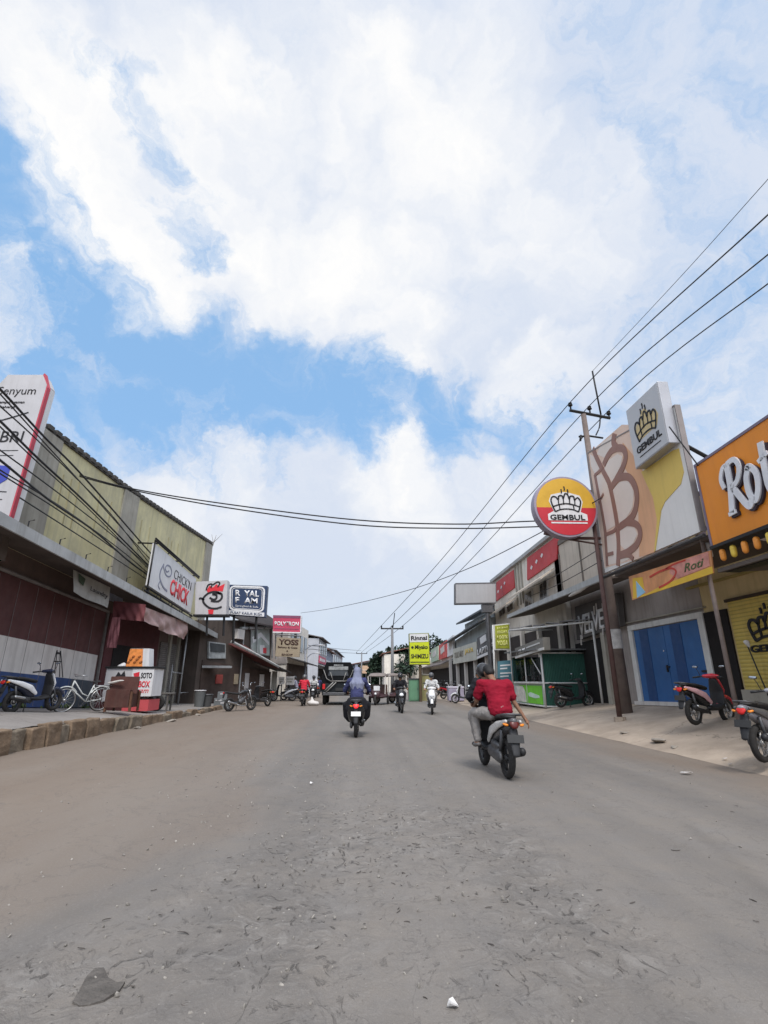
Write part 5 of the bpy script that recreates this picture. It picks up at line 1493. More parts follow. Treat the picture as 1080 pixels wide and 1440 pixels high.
# ---- cream two storey building with red sign panels
B2 = thing('shop_building', 'cream two storey building with white diamond marks on red panels and hooded windows', 'building', (9.6, 30, 0))
PB2 = Plane((9.5, 0), (0, -1))
t0, t1 = PB2.hit(694, 818), PB2.hit(786, 747)
yl2, yr2 = PB2.at(694, 7.0).y, PB2.at(785, 7.6).y
def T2(y): return t0.z + (t1.z - t0.z) * (y - t0.y) / (t1.y - t0.y)
b = MB(); b.prism([V((9.5, yl2, -.1)), V((9.5, yr2 + .02, -.1)), V((9.5, yr2 + .02, T2(yr2))), V((9.5, yl2, T2(yl2)))], V((6, 0, 0))); b.build('wall', CREAM, B2)
RED_P = mat('red sign panel', (.50, .045, .05), .6, 0, .1, 1, 0, 20, .25, .15, (.3, .03, .03))
for L in (((743, 785), (786, 753), (785, 786), (743, 816)), ((698, 820), (724, 801), (725, 826), (698, 846))):
    Qp = Quad(PB2, *L)
    b = MB(); b.qrect(Qp, 0, 0, 1, 1, -.02, .08); rp_ = b.build('red_panel', RED_P, B2)
    b = MB()
    for k in range(3):
        a_ = .18 + k * .18; c_ = .58 - k * .10
        b.qpoly(Qp, [(a_, c_ - .10), (a_ + .04, c_), (a_, c_ + .10), (a_ - .04, c_)], .08, .1)
    b.build('diamond_mark', WHITE_S, rp_)
b = MB()
for px_ in (727, 731, 735): p = PB2.at(px_, 6.8); b.prism([V((9.42, p.y - .09, 5.6)), V((9.42, p.y + .09, 5.6)), V((9.42, p.y + .09, T2(p.y) - .1)), V((9.42, p.y - .09, T2(p.y) - .1))], V((.2, 0, 0)))
b.build('grey_fin', GREY_C, B2)
b = MB(); b.prism([V((9.3, yl2, T2(yl2) - .05)), V((9.3, yr2, T2(yr2) - .05)), V((9.3, yr2, T2(yr2) + .14)), V((9.3, yl2, T2(yl2) + .14))], V((.9, 0, 0))); b.build('parapet', LIGHT_C, B2)
DARKG = mat('dark window glass', (.05, .055, .06), .15, 0, .3, 2, spec=.6)
for (xl_, yt_, xr_, yb2) in ((739, 832, 749, 860), (760, 818, 770, 846), (703, 856, 711, 868), (714, 850, 722, 862)):
    q = [PB2.hit(xl_, yt_ + 3), PB2.hit(xr_, yt_ - 3)]
    Qw = Quad(PB2, (xl_, yt_ + 4), (xr_, yt_ - 3), (xr_ + 1, yb2 - 6), (xl_ + 1, yb2))
    b = MB(); b.qrect(Qw, -.08, -.06, 1.08, 1.06, -.05, .06); w_ = b.build('window', WHITEF, B2)
    b = MB()
    for s_ in (0, 1):
        b.qrect(Qw, .04 + .49 * s_, .04, .47 + .49 * s_, .96, .05, .07)
    b.build('pane', DARKG, w_)
for L in (((733, 830), (782, 798), (786, 812), (736, 842)), ((694, 862), (730, 838), (733, 848), (698, 870))):
    Qh = Quad(PB2, *L); b = MB(); b.prism([Qh.w(0, 0, .1), Qh.w(1, 0, .1), Qh.w(1, 1, .9), Qh.w(0, 1, .9)], V((0, 0, -.1))); b.build('window_hood', BEIGE, B2)
b = MB(); b.prism([V((9.44, yl2, .3)), V((9.44, yr2, .3)), V((9.44, yr2, 3.9)), V((9.44, yl2, 3.9))], V((.1, 0, 0))); b.build('ground_floor_front', mat('painted shop front shade', (.05, .042, .04), .85, 0, .35, .6), B2)  # flat dark sheet with the ground floor shade put into its colour
for k in range(5): y_ = yr2 + .5 + k * (yl2 - yr2 - 1) / 4; b = MB(); b.box((9.35, y_, 2.0), (.2, .3, 4.2)); b.build('pillar', CREAM, B2)

# ---- green kiosk
KX, KY = 8.0, 0
P8 = Plane((7.7, 0), (0, -1))
kc = P8.at(768, .2)
for _ in range(5): kc = P8.at(768, g(7.7, kc.y))
kz = kc.z; pK = facing(kc.y)
kxr = pK.at(832, kz + 1).x; kyb = P8.at(724, kz).y
K = thing('kiosk', 'green kiosk with white frame, glass serving front and bright green poster panel', 'kiosk', (7.7, kc.y, kz))
KT = pK.hit(768, 918).z
GREEN = mat('dark green corrugated sheet', (.022, .095, .070), .6, 0, .12, 1.5, 0, 20, .3, .15, (.02, .05, .04), ribs=('X', 4.5, .5))
Qs = Quad(pK, V((7.7, kc.y, KT)), V((kxr, kc.y, KT)), V((kxr, kc.y, kz + .08)), V((7.7, kc.y, kz + .08)))
Qf = Quad(P8, V((7.7, kyb, KT)), V((7.7, kc.y, KT)), V((7.7, kc.y, kz + .08)), V((7.7, kyb, kz + .08)))
b = MB(); b.qrect(Qs, 0, 0, 1, 1, -.05, 0); b.build('side_wall', GREEN, K)
b = MB(); b.qrect(Qf, 0, .58, 1, 1, -.05, 0); b.build('front_wall', mat('pale green sheet', (.38, .44, .42), .7, 0, .08, 2), K)
b = MB(); b.prism([V((kxr, kc.y, kz)), V((kxr, kyb, kz)), V((kxr, kyb, KT)), V((kxr, kc.y, KT))], V((-.05, 0, 0))); b.prism([V((7.75, kyb, kz)), V((kxr, kyb, kz)), V((kxr, kyb, KT)), V((7.75, kyb, KT))], V((0, -.05, 0))); b.build('back_wall', GREEN, K)
b = MB(); b.prism([V((7.4, kc.y - .3, KT + .10)), V((kxr + .3, kc.y - .3, KT + .10)), V((kxr + .3, kyb + .2, KT + .2)), V((7.4, kyb + .2, KT + .2))], V((0, 0, .06))); b.build('roof', mat('grey kiosk roof', (.16, .165, .165), .6, .2, .15, 2), K)
gl = bpy.data.materials.new('kiosk glass'); gl.use_nodes = True
gb_ = gl.node_tree.nodes['Principled BSDF']; gb_.inputs['Base Color'].default_value = (.85, .9, .9, 1); gb_.inputs['Roughness'].default_value = .05; gb_.inputs['Transmission Weight'].default_value = 1; gb_.inputs['IOR'].default_value = 1.05
b = MB(); b.qrect(Qf, .06, .10, .94, .56, -.03, -.02); b.build('glass_front', gl, K)
b = MB()
fr_ = .035
for Qx, cols in ((Qf, (0, .5, 1)), (Qs, (0, 1))):
    for a_ in cols: b.tube([Qx.w(a_, -.05, .02), Qx.w(a_, 1.02, .02)], fr_, 6)
    for c_ in (0, .57, 1): b.tube([Qx.w(0, c_, .02), Qx.w(1, c_, .02)], fr_, 6)
b.tube([Qf.w(.72, .08, .02), Qf.w(.95, .40, .02)], .025, 6)
b.build('frame', WHITEF, K, smooth=True)
Qp = Quad(P8, Qf.w(.25, .62), Qf.w(.94, .62), Qf.w(.94, .97), Qf.w(.25, .97))
b = MB(); b.qrect(Qp, 0, 0, 1, 1, 0, .03); b.build('poster', mat('bright green poster', (.16, .56, .03), .5, 0, .12, 2), K)
b = MB(); b.qpoly(Qp, [(-.2, .05), (.16, .05), (.28, .35), (.3, .98), (-.2, .98)], .0, .04); b.build('poster_figure', mat('pale poster print', (.62, .60, .55), .6, 0, .3, 4), K)
text(Qp, 'MILO', .45, .42, .85, .66, WHITE_S, K, n=.045, depth=.012, bold=.04, shear=.2) if False else None
b = MB(); b.qpoly(Qp, [(.42, .46), (.52, .38), (.88, .54), (.9, .66), (.7, .70), (.44, .62)], .03, .045); b.build('poster_print', mat('pale green print', (.55, .70, .62), .6), K)
b = MB(); b.qrect(Qf, .1, .545, .95, .58, -.5, .12); b.build('counter', WHITEF, K)
b = MB()
for k in range(5): p = Qf.w(.2 + k * .15, .50, -.3); b.hull((p, (.08, .08, .10)), (p + V((0, 0, .12)), (.05, .05, .05)))
b.build('goods', mat('kiosk goods', (.30, .27, .24), .6, 0, .5, 3), K)
Qm = Quad(Plane((7.5, 0), (0, -1)), (724, 912), (763, 896), (764, 914), (726, 926))
SB = thing('sign_board', 'narrow grey menu board with white printed lines on top of the green kiosk front', 'sign', Qm.w(.5, .5))
b = MB(); b.qrect(Qm, 0, 0, 1, 1, -.3, 0); b.build('board', mat('grey menu board', (.20, .19, .17), .7, 0, .15, 3), SB)
b = MB(); b.qrect(Qm, -.02, .80, 1.02, 1.0, -.02, .03); b.qrect(Qm, .45, .30, .9, .42, 0, .02); b.build('white_stripe', WHITEF, SB)
text(Qm, 'MILIK', .06, .30, .42, .66, WHITE_S, SB, n=.02, bold=.02)
# post frame with cloth roof in front, yellow green light box
PF = thing('post_frame', 'white pipe frame with thin posts and ragged pale roof sheets in front of the awning', 'frame', (7.2, 26, .1))
Pq = Plane((7.3, 0), (0, -1))
a_, c_ = Pq.hit(714, 880), Pq.hit(792, 872)
f0 = V((7.3, Pq.at(722, 1).y, 0)); f1 = V((7.3, Pq.at(793, 1).y, 0))
zt0, zt1 = Pq.hit(718, 886).z, Pq.hit(792, 878).z
b = MB(); b.tube([(7.3, f0.y, g(7.3, f0.y)), (7.3, f0.y, zt0), (9.3, f0.y - .5, zt0)], .045, 6); b.tube([(7.3, f0.y, zt0), (9.2, f1.y + 1.2, zt0 - .1)], .04, 6); b.tube([(9.2, f1.y + 1.2, zt0 - .1), (9.2, f1.y + 1.2, g(9.2, f1.y))], .045, 6)
b.build('pipe', WHITEF, PF, smooth=True)
b = MB(); rr = random.Random(9)
for k in range(6):
    p = V((7.3, f0.y, zt0)).lerp(V((9.2, f1.y + 1.2, zt0 - .05)), k / 6); q = V((7.3, f0.y, zt0)).lerp(V((9.2, f1.y + 1.2, zt0 - .05)), (k + .9) / 6)
    u_ = V((.3, .8, 0)); b.prism([p + V((0, 0, .06 + rr.uniform(0, .12))), q + V((0, 0, .04 + rr.uniform(0, .12))), q + u_ + V((0, 0, .15)), p + u_ + V((0, 0, .2))], V((0, 0, -.03)))
b.build('roof_sheet', TIN, PF)
LB = thing('light_box', 'yellow green light box sign with pale lettering on the post by the green kiosk', 'sign', (6.6, 27.5, 3.6))
pq = facing(27.2)
Q = Quad(pq, (696, 880), (716, 878), (717, 912), (697, 912))
b = MB(); b.qrect(Q, -.10, -.05, 1.06, 1.06, -.25, -.02); b.build('case', WHITEF, LB)
b = MB(); b.qrect(Q, 0, 0, 1, 1, -.03, .01); b.build('face', mat('yellow green face', (.28, .30, .03), .5, 0, .25, 2.5), LB)
for t_, y_, h_ in (('JUS BUAH', .08, .1), ('SEGAR', .24, .12), ('100%', .44, .16), ('YOGA', .66, .22)): text(Q, t_, .12, y_, .88, y_ + h_, mat('pale yellow print', (.60, .60, .22), .6), LB, n=.02, bold=.03)
b = MB(); b.tube([Q.w(-.1, -.05, -.1), Q.w(-.1, 3.0, -.1)], .05, 8); b.build('post', WHITEF, LB, smooth=True)
TP = Quad(facing(27.4), (700, 930), (722, 928), (722, 985), (700, 985))
tp_ = thing('notice_board', 'teal notice board with white printed lines behind the kiosk posts', 'sign', TP.w(.5, 1))
b = MB(); b.qrect(TP, 0, 0, 1, 1, -.1, 0); b.build('board', mat('teal board', (.08, .19, .24), .6, 0, .15, 2), tp_)
for y_, x1_ in ((.10, .8), (.18, .6), (.30, .9), (.38, .7)): b = MB(); b.qrect(TP, .15, y_, x1_, y_ + .035, 0, .015); b.build('printed_line', WHITE_S, tp_)

# ---- blank grey billboard on a post
GBt = thing('billboard', 'blank grey rectangular billboard raised on a post above the far right shops', 'billboard', (6.6, 33, 0))
pq = facing(33.0)
Q = Quad(pq, (641, 821), (697, 820), (697, 847), (641, 848))
b = MB(); b.qrect(Q, 0, 0, 1, 1, -.5, 0); b.build('panel', mat('blank grey sheet', (.36, .36, .365), .6, 0, .06, .8, 0, 20, .2, .1), GBt)
b = MB(); b.qrect(Q, -.012, -.04, 1.012, 0, -.52, .03); b.qrect(Q, -.012, 1, 1.012, 1.05, -.52, .03); b.qrect(Q, -.014, 0, 0, 1, -.52, .03); b.qrect(Q, 1, 0, 1.014, 1, -.52, .03); b.build('frame', mat('dark grey frame', (.12, .12, .125), .6), GBt)
p = Q.w(.80, 1.05, -.25)
b = MB(); b.tube([(p.x, p.y, g(p.x, p.y)), p], .14, 10); b.box(p - V((0, 0, .3)), (.7, .4, .5)); b.build('post', DSTEEL, GBt)

# ---- vehicles and small things on the right pavement
s_red = make_scooter(P_BLACK, P_PINK, apron=P_RED, rim=ALLOY)
repaint(s_red, {'handlebar_cover': P_RED, 'front_mudguard': P_RED})
place(s_red, (7.95, 11.95, g(7.95, 11.95)), rad(-64), 'red and pale pink scooter parked before the blue doors', 'parked scooters')
s_gry = make_scooter(P_GREY, P_DGREY, rim=ALLOY)
place(s_gry, (6.75, 8.55, g(6.75, 8.55)), rad(-62), 'grey scooter cut off by the right edge of the road', 'parked scooters')
s_blk = make_scooter(P_BLACK, P_BLACK, exhaust=BLACK)
pp_ = P8.at(812, .3)
place(s_blk, (8.35, 20.6, g(8.35, 20.6)), rad(-75), 'black scooter parked against the green wall of the kiosk', 'parked scooters')
mp = thing('mop', 'mop with dark handle leaning at the yellow shutter', 'mop', (8.75, 11.0, g(8.75, 11)))
b = MB(); b.tube([(8.75, 11.0, g(8.75, 11) + .02), (8.66, 11.3, g(8.75, 11) + 1.55)], .014, 6); b.build('handle', BLACKM, mp, smooth=True)
b = MB(); b.hull(((8.66, 11.3, g(8.75, 11) + 1.6), (.07, .04, .04)), ((8.68, 11.28, g(8.75, 11) + 1.52), (.03, .03, .05))); b.build('mop_head', WHITE_W, mp, smooth=True)
LITTER = mat('pale paper litter', (.62, .60, .58), .8, 0, .1, 8)
for i, (px_, py_, lab) in enumerate(((965, 1089, 'pale scrap of litter lying on the road at right'), (1020, 1069, 'bright crumpled scrap of litter by the right road edge'), (636, 1422, 'white scrap of litter lying at the bottom of the road'), (1027, 1077, 'small scrap of litter just below the crumpled one'), (438, 1104, 'tiny pale scrap of litter lying in the middle lane'))):
    p = ground_at(px_, py_); s_ = (.05, .045, .02, .03, .03)[i]
    b = MB(); rr = random.Random(i)
    pts = [p + V((s_ * math.cos(t) * rr.uniform(.6, 1.4) * (1.7 if i == 0 else 1), s_ * math.sin(t) * rr.uniform(.6, 1.3), .012 + rr.uniform(0, .03))) for t in [k * 1.05 for k in range(6)]]
    b.prism(pts, V((0, 0, .006))); tag(b.build('litter', LITTER, None), lab, 'litter', 'scraps of litter')
# ================================================================== FARTHER DOWN THE STREET
BROWN_D = mat('dark brown front', (.10, .078, .066), .85, 0, .25, 1, .2, 16, .4, .3, (.03, .025, .022))
TAN = mat('tan sign sheet', (.33, .27, .19), .6, 0, .08, 1.5, 0, 20, .3, .2, (.18, .14, .1))
MAGENTA = mat('magenta red sign sheet', (.50, .06, .12), .5, 0, .08, 1.5, 0, 20, .15)
# ---- dark two storey shop on the left
LB_ = Plane((-9.2, 28.6), (3.6, 11.6))
B = thing('shop_building', 'dark brown two storey shop with faded white green poster above a slanted pale edged awning', 'building', (-8, 33, 0))
def lbp(x, y, n=0): return LB_.hit(x, y) + LB_.n * n
p0, p1 = lbp(284, 872), lbp(384, 872)
b = MB(); b.prism([V((p0.x, p0.y, -.1)), V((p1.x, p1.y, -.1)), V((p1.x, p1.y, p1.z)), V((p0.x, p0.y, p0.z))], LB_.n * -5); b.build('wall', BROWN_D, B)
b = MB(); e = [lbp(318, 866, .0), lbp(376, 867, 0)]; b.prism([lbp(316, 864, .05), lbp(374, 866, .05), lbp(395, 887, .7) , lbp(328, 874, .6)], V((0, 0, .10))); b.build('eave', mat('dark eave', (.05, .045, .045), .8), B)
Q = Quad(LB_, (352, 886), (378, 884), (378, 922), (352, 920))
b = MB(); b.qrect(Q, 0, 0, 1, 1, -.03, .06); po_ = b.build('poster', mat('faded poster', (.40, .45, .42), .7, 0, .35, 1.2, 0, 20, .5, .3, (.15, .17, .16)), B)
b = MB(); b.qpoly(Q, [(.05, .3), (.5, .12), (.95, .5), (.95, .62), (.5, .3), (.1, .55)], .05, .08); b.qrect(Q, .45, .62, .7, .95, .05, .08); b.build('poster_print', WHITE_S, po_)
b = MB(); b.qrect(Q, .62, .72, .8, .92, .05, .09); b.build('red_print', INKRED, po_)
b = MB()
for a_ in (-.05, .25, 1.08, 1.3): b.tube([Q.w(a_, -.1, .15), Q.w(a_, 1.1, .15)], .05, 6)
for k in range(5): b.tube([Q.w(-.6 + .4 * k, -.12 + .02 * k, .2), Q.w(-.3 + .4 * k, -.10 + .02 * k, .2)], .10, 6)
b.build('steel_frame', mat('pale frame', (.34, .36, .36), .6, 0, .3, 3), B)
b = MB(); b.prism([lbp(319, 905, .1), lbp(350, 930, 1.4), lbp(364, 940, 1.5), lbp(364, 934, .1), lbp(340, 905, .05)], V((0, 0, -.05))); b.build('awning_sheet', mat('dark red awning', (.11, .035, .032), .85, 0, .3, 2), B)
b = MB(); b.tube([lbp(319, 902, .3), lbp(332, 916, 1.0), lbp(350, 930, 1.4), lbp(363, 938, 1.5)], .085, 6); b.build('awning_edge', LIGHT_C, B)
b = MB(); b.prism([lbp(356, 930, .05), lbp(386, 942, .05), lbp(388, 945, 1.2), lbp(366, 936, 1.2)], V((0, 0, -.07))); b.build('awning_sheet', mat('dark awning', (.06, .055, .055), .8), B)
b = MB(); b.prism([lbp(284, 928, .06), lbp(380, 945, .06), V((*lbp(380, 945, .06).xy, .12)), V((*lbp(284, 928, .06).xy, .12))], LB_.n * -.05); b.build('open_front', mat('painted brown interior shade', (.075, .052, .043), .9, 0, .4, .8), B)  # flat brown sheet, interior shade is part of its colour
Qw = Quad(LB_, (291, 902), (315, 905), (315, 926), (291, 926))
b = MB(); b.qrect(Qw, 0, 0, 1, 1, .02, .12); w_ = b.build('window', mat('pale frame', (0, 0, 0)), B)
b = MB(); b.qrect(Qw, .08, .08, .92, .60, .1, .15); b.build('pane', DARKG, w_)
b = MB(); b.box(lbp(294, 938, .5), (1.6, .9, .12), (0, 0, .3)); b.build('shelf_awning', LIGHT_C, B)
b = MB(); p = lbp(383, 944, .2); b.box((p.x, p.y, p.z / 2), (.32, .32, p.z)); b.build('pillar', GREY_C, B)
for (x_, y_, w_, h_, m_, nm) in ((334, 892, .9, .6, WHITE_W, 'air_conditioner'), (345, 958, .5, 1.0, GREY_S, 'notice'), (330, 955, .45, .6, TAN, 'notice'), (366, 957, .6, .8, WHITE_W, 'notice'), (306, 955, .7, .5, mat('dull red notice', (.3, .06, .05), .7), 'notice')):
    p = lbp(x_, y_, .1); b = MB(); b.box(p, (w_, .3 if nm == 'air_conditioner' else .05, h_), (0, 0, math.atan2(11.6, 3.6))); b.build(nm, m_, B, bevel=.01)
b = MB(); p = lbp(342, 876, .12); b.tube([p, V((p.x, p.y, .3))], .05, 6); b.build('drain_pipe', PIPE, B)
for i, (px_, z0) in enumerate(((308, 0), (315, 0), (311, .42))):
    P = facing(27.3).at(px_, 0); zz = g(P.x, P.y) + z0
    c_ = thing('crate', ('grey crate at the left of the bottom row beside the upright motorcycle', 'grey crate at the right of the bottom row beside the upright motorcycle', 'grey crate on top of the two others beside the upright motorcycle')[i], 'crate', (P.x, P.y, zz))
    b = MB(); b.box((P.x, P.y, zz + .2), (.46, .5, .40), (0, 0, .1 * i)); b.build('box', mat('grey crate', (.15, .16, .165), .7, 0, .2, 3), c_, bevel=.02)
    b = MB(); b.box((P.x, P.y - .255, zz + .3), (.3, .02, .06)); b.build('label_strip', GREY_S, c_)

# ---- cream shop with the red and tan hanging signs
LC_ = Plane((-5.5, 40.3), (1.2, 22))
C_ = thing('shop_building', 'cream shop house with dark ground floor behind the tan hanging sign', 'building', (-5.3, 48, 0))
def lcp(x, y, n=0): return LC_.hit(x, y) + LC_.n * n
p0, p1 = V((-5.5, 40.3, 0)), lcp(432, 930)
zt = 5.9
b = MB(); b.prism([V((p0.x, p0.y, -.1)), V((p1.x, p1.y, -.1)), V((p1.x, p1.y, zt)), V((p0.x, p0.y, zt))], LC_.n * -4); b.build('wall', CREAM, C_)
b = MB(); b.prism([V((p0.x, p0.y, .1)) + LC_.n * .03, V((p1.x, p1.y, .1)) + LC_.n * .03, V((p1.x, p1.y, 2.6)) + LC_.n * .03, V((p0.x, p0.y, 2.6)) + LC_.n * .03], LC_.n * -.1); b.build('open_front', mat('painted brown interior shade', (0, 0, 0)), C_)  # interior shade painted with the same dark brown sheet
b = MB(); b.prism([V((p0.x, p0.y, 3.1)), V((p1.x, p1.y, 2.9)), V((p1.x, p1.y, 2.6)) + LC_.n * 1.3, V((p0.x, p0.y, 2.75)) + LC_.n * 1.3], V((0, 0, -.08))); b.build('awning', mat('dark awning', (0, 0, 0)), C_)
for k in range(4):
    q0 = p0.lerp(p1, .1 + .22 * k); q1 = p0.lerp(p1, .24 + .22 * k)
    b = MB(); b.prism([V((q0.x, q0.y, 3.7)) + LC_.n * .06, V((q1.x, q1.y, 3.7)) + LC_.n * .06, V((q1.x, q1.y, 5.1)) + LC_.n * .06, V((q0.x, q0.y, 5.1)) + LC_.n * .06], LC_.n * -.1); b.build('window', DARKG, C_)
b = MB(); b.prism([V((p0.x, p0.y, 2.55)), V((p0.x - 3.5, p0.y, 2.55)), V((p0.x - 3.5, p0.y, 5.9)), V((p0.x, p0.y, 5.9))], V((0, -.06, 0))); b.build('side_wall', GREYW, C_)
PT = thing('shop_sign', 'magenta red box sign with white POLYTRON lettering high on the left', 'sign', (-5.2, 35.6, 5))
Q = Quad(facing(35.6), (384, 865), (423, 866), (422, 889), (384, 888))
b = MB(); b.qrect(Q, 0, 0, 1, 1, -.4, 0); b.build('panel', MAGENTA, PT); b = MB(); b.qrect(Q, 0, 0, 1, .16, 0, .012); b.qrect(Q, .05, .80, .95, .84, 0, .012); b.build('dark_stripe', mat('plum stripe', (.22, .07, .13), .6), PT)
b = MB(); b.qrect(Q, -.01, 1.0, 1.02, 1.08, -.45, .03); b.qrect(Q, 1.0, 0, 1.03, 1.0, -.42, .02); b.build('trim', WHITE_S, PT)
text(Q, 'POLYTRON', .06, .38, .94, .64, WHITE_S, PT, n=.02, bold=.03)
for a_ in (.3, .8): b = MB(); b.tube([Q.w(a_, 1.08, -.2), Q.w(a_, 1.5, -.2)], .06, 6); b.build('post', DSTEEL, PT)
YS = thing('shop_sign', 'tan hanging sign with brown YOSS lettering below the magenta sign', 'sign', (-5.1, 35.3, 3.5))
Q = Quad(facing(35.3), (389, 896), (423, 898), (421, 924), (387, 923))
BRN = mat('brown lettering', (.075, .04, .03), .6)
b = MB(); b.qrect(Q, 0, 0, 1, 1, -.3, 0); b.build('panel', TAN, YS)
text(Q, 'YOSS', .10, .07, .92, .38, BRN, YS, n=.02, bold=.04); text(Q, 'Bakery & Cake', .08, .46, .90, .58, BRN, YS, n=.02, bold=.03); text(Q, '&', .44, .66, .52, .74, BRN, YS, n=.02); text(Q, 'SHOP', .26, .84, .72, .95, BRN, YS, n=.02, bold=.03)
b = MB(); b.tube([Q.w(.2, -.02, -.15), Q.w(.2, -.28, -.15)], .05, 6); b.tube([Q.w(.8, -.02, -.15), Q.w(.8, -.28, -.15)], .05, 6); b.tube([Q.w(-.1, -.15, -.15), Q.w(1.0, -.15, -.15)], .05, 6); b.build('hanger', DSTEEL, YS)
for i, (x0_, y0_, x1_, y1_) in enumerate(((392, 952, 400, 962), (402, 951, 414, 963), (400, 969, 412, 978))):
    Q = Quad(facing(38.0 + i * .3), (x0_, y0_), (x1_, y0_), (x1_, y1_), (x0_, y1_))
    t_ = thing('sign_board', ('small whitish board leftmost under the cream shop awning', 'wider whitish board right of the small one under the awning', 'low whitish board nearest the pavement under the awning')[i], 'sign', Q.w(.5, 1))
    b = MB(); b.qrect(Q, 0, 0, 1, 1, -.06, 0); b.build('board', WHITE_W, t_)
    b = MB(); b.qrect(Q, .15, .25, .85, .4, 0, .02); b.qrect(Q, .15, .55, .7, .7, 0, .02); b.build('printed_line', GREY_C, t_)
    b = MB(); p = Q.w(.5, 1, -.03); b.tube([(p.x, p.y, g(p.x, p.y)), p], .04, 6); b.build('leg', DSTEEL, t_)


def house(name, label, X0, Y0, X1, Y1, h, wallm, side, roofm, nwin=3, floors=2, group=None, signm=None):
    """row house whose front runs from (X0,Y0) to (X1,Y1); side=-1 left of the street, +1 right"""
    u = V((X1 - X0, Y1 - Y0, 0)); L = u.length; u.normalize(); n = V((u.y, -u.x, 0)) * (1 if side < 0 else -1)
    t = thing('shop_building', label, 'building', (X0, Y0, 0), 0, group)
    o = V((X0, Y0, 0)); f = lambda s, z, k=0: o + u * s + V((0, 0, z)) + n * k
    b = MB(); b.prism([f(0, -.1), f(L, -.1), f(L, h), f(0, h)], n * -6); b.build('wall', wallm, t)
    b = MB(); b.prism([f(-.2, h, .5), f(L + .2, h, .5), f(L + .2, h + .7, -3), f(-.2, h + .7, -3)], V((0, 0, .1))); b.prism([f(-.2, h + .7, -3), f(L + .2, h + .7, -3), f(L + .2, h, -6.3), f(-.2, h, -6.3)], V((0, 0, .1))); b.build('roof', roofm, t)
    b = MB(); b.prism([f(.3, .1, .04), f(L - .3, .1, .04), f(L - .3, 2.7, .04), f(.3, 2.7, .04)], n * -.1); b.build('shop_front', SHADE_IN, t)
    b = MB(); b.prism([f(0, 3.2, 0), f(L, 3.2, 0), f(L, 2.75, 1.5), f(0, 2.75, 1.5)], V((0, 0, -.07))); b.build('awning', TIN, t)
    if signm:
        b = MB(); b.prism([f(.4, 3.35, .12), f(L * .8, 3.35, .12), f(L * .8, 4.2, .12), f(.4, 4.2, .12)], n * -.1); sgn = b.build('signboard', signm, t)
        b = MB()
        for k in range(9): b.prism([f(.8 + k * L * .07, 3.6, .15), f(.8 + k * L * .07 + L * .045, 3.6, .15), f(.8 + k * L * .07 + L * .045, 3.95, .15), f(.8 + k * L * .07, 3.95, .15)], n * -.05)
        b.build('printed_line', INK if signm is not MAGENTA else WHITE_S, sgn)
    for fl in range(1, floors):
        for k in range(nwin):
            s0 = L * (k + .25) / nwin; s1 = s0 + L * .5 / nwin; z0 = 1.4 + 3.1 * fl
            if z0 + 1.3 > h: continue
            b = MB(); b.prism([f(s0, z0, .06), f(s1, z0, .06), f(s1, z0 + 1.3, .06), f(s0, z0 + 1.3, .06)], n * -.1); w = b.build('window', WHITEF, t)
            b = MB(); b.prism([f(s0 + .08, z0 + .08, .08), f(s1 - .08, z0 + .08, .08), f(s1 - .08, z0 + 1.22, .08), f(s0 + .08, z0 + 1.22, .08)], n * -.05); b.build('pane', DARKG, w)
    return t


HAZE1 = mat('haze tinted pale wall', (.42, .43, .46), .9, 0, .12, .8, 0, 20, .4, .2, (.25, .25, .27)); HAZE2 = mat('haze tinted blue grey wall', (.30, .34, .42), .9, 0, .12, .8, 0, 20, .4, .2, (.2, .21, .24)); ROOFD = mat('grey brown roof', (.14, .12, .115), .9, 0, .2, .8); ROOFR = mat('faded red roof', (.21, .10, .075), .9, 0, .2, .8)  # distance haze is mixed into the colours of the far walls
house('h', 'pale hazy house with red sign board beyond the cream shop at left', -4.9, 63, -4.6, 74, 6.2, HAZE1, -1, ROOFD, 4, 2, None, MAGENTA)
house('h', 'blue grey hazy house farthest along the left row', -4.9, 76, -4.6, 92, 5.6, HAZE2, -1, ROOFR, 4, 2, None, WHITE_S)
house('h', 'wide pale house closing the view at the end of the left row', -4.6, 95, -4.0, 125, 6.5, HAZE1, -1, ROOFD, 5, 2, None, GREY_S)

# ---- blue grey two storey shops on the right
PE = Plane((9.2, 0), (0, -1))
E2 = thing('shop_building', 'bluish grey two storey shop row with jutting dark roof and a long cream signboard', 'building', (9.2, 42, 0))
ya_, yb_ = PE.at(636, 4).y, yl2 + .03
tz0, tz1 = PE.hit(640, 902).z, PE.hit(694, 866).z
b = MB(); b.prism([V((9.2, ya_, -.1)), V((9.2, yb_, -.1)), V((9.2, yb_, tz1)), V((9.2, ya_, tz0))], V((6, 0, 0))); b.build('wall', mat('bluish grey plaster', (.46, .51, .53), .9, 0, .15, 1, 0, 20, .5, .3, (.22, .24, .25)), E2)
q = [PE.hit(649, 878), PE.hit(690, 856)]
b = MB(); b.prism([V((9.5, q[0].y, tz0)), V((9.5, q[1].y, tz1 - .5)), V((9.5, q[1].y, q[1].z)), V((9.5, q[0].y, q[0].z))], V((4, 0, 0))); up_ = b.build('upper_storey', mat('bluish grey plaster', (0, 0, 0)), E2)
b = MB(); b.prism([V((8.8, q[0].y + .5, q[0].z)), V((8.8, q[1].y, q[1].z)), V((10.5, q[1].y, q[1].z + .5)), V((10.5, q[0].y + .5, q[0].z + .5))], V((0, 0, .14))); b.build('roof', mat('slate roof', (.10, .11, .12), .8, 0, .2, 1), E2)
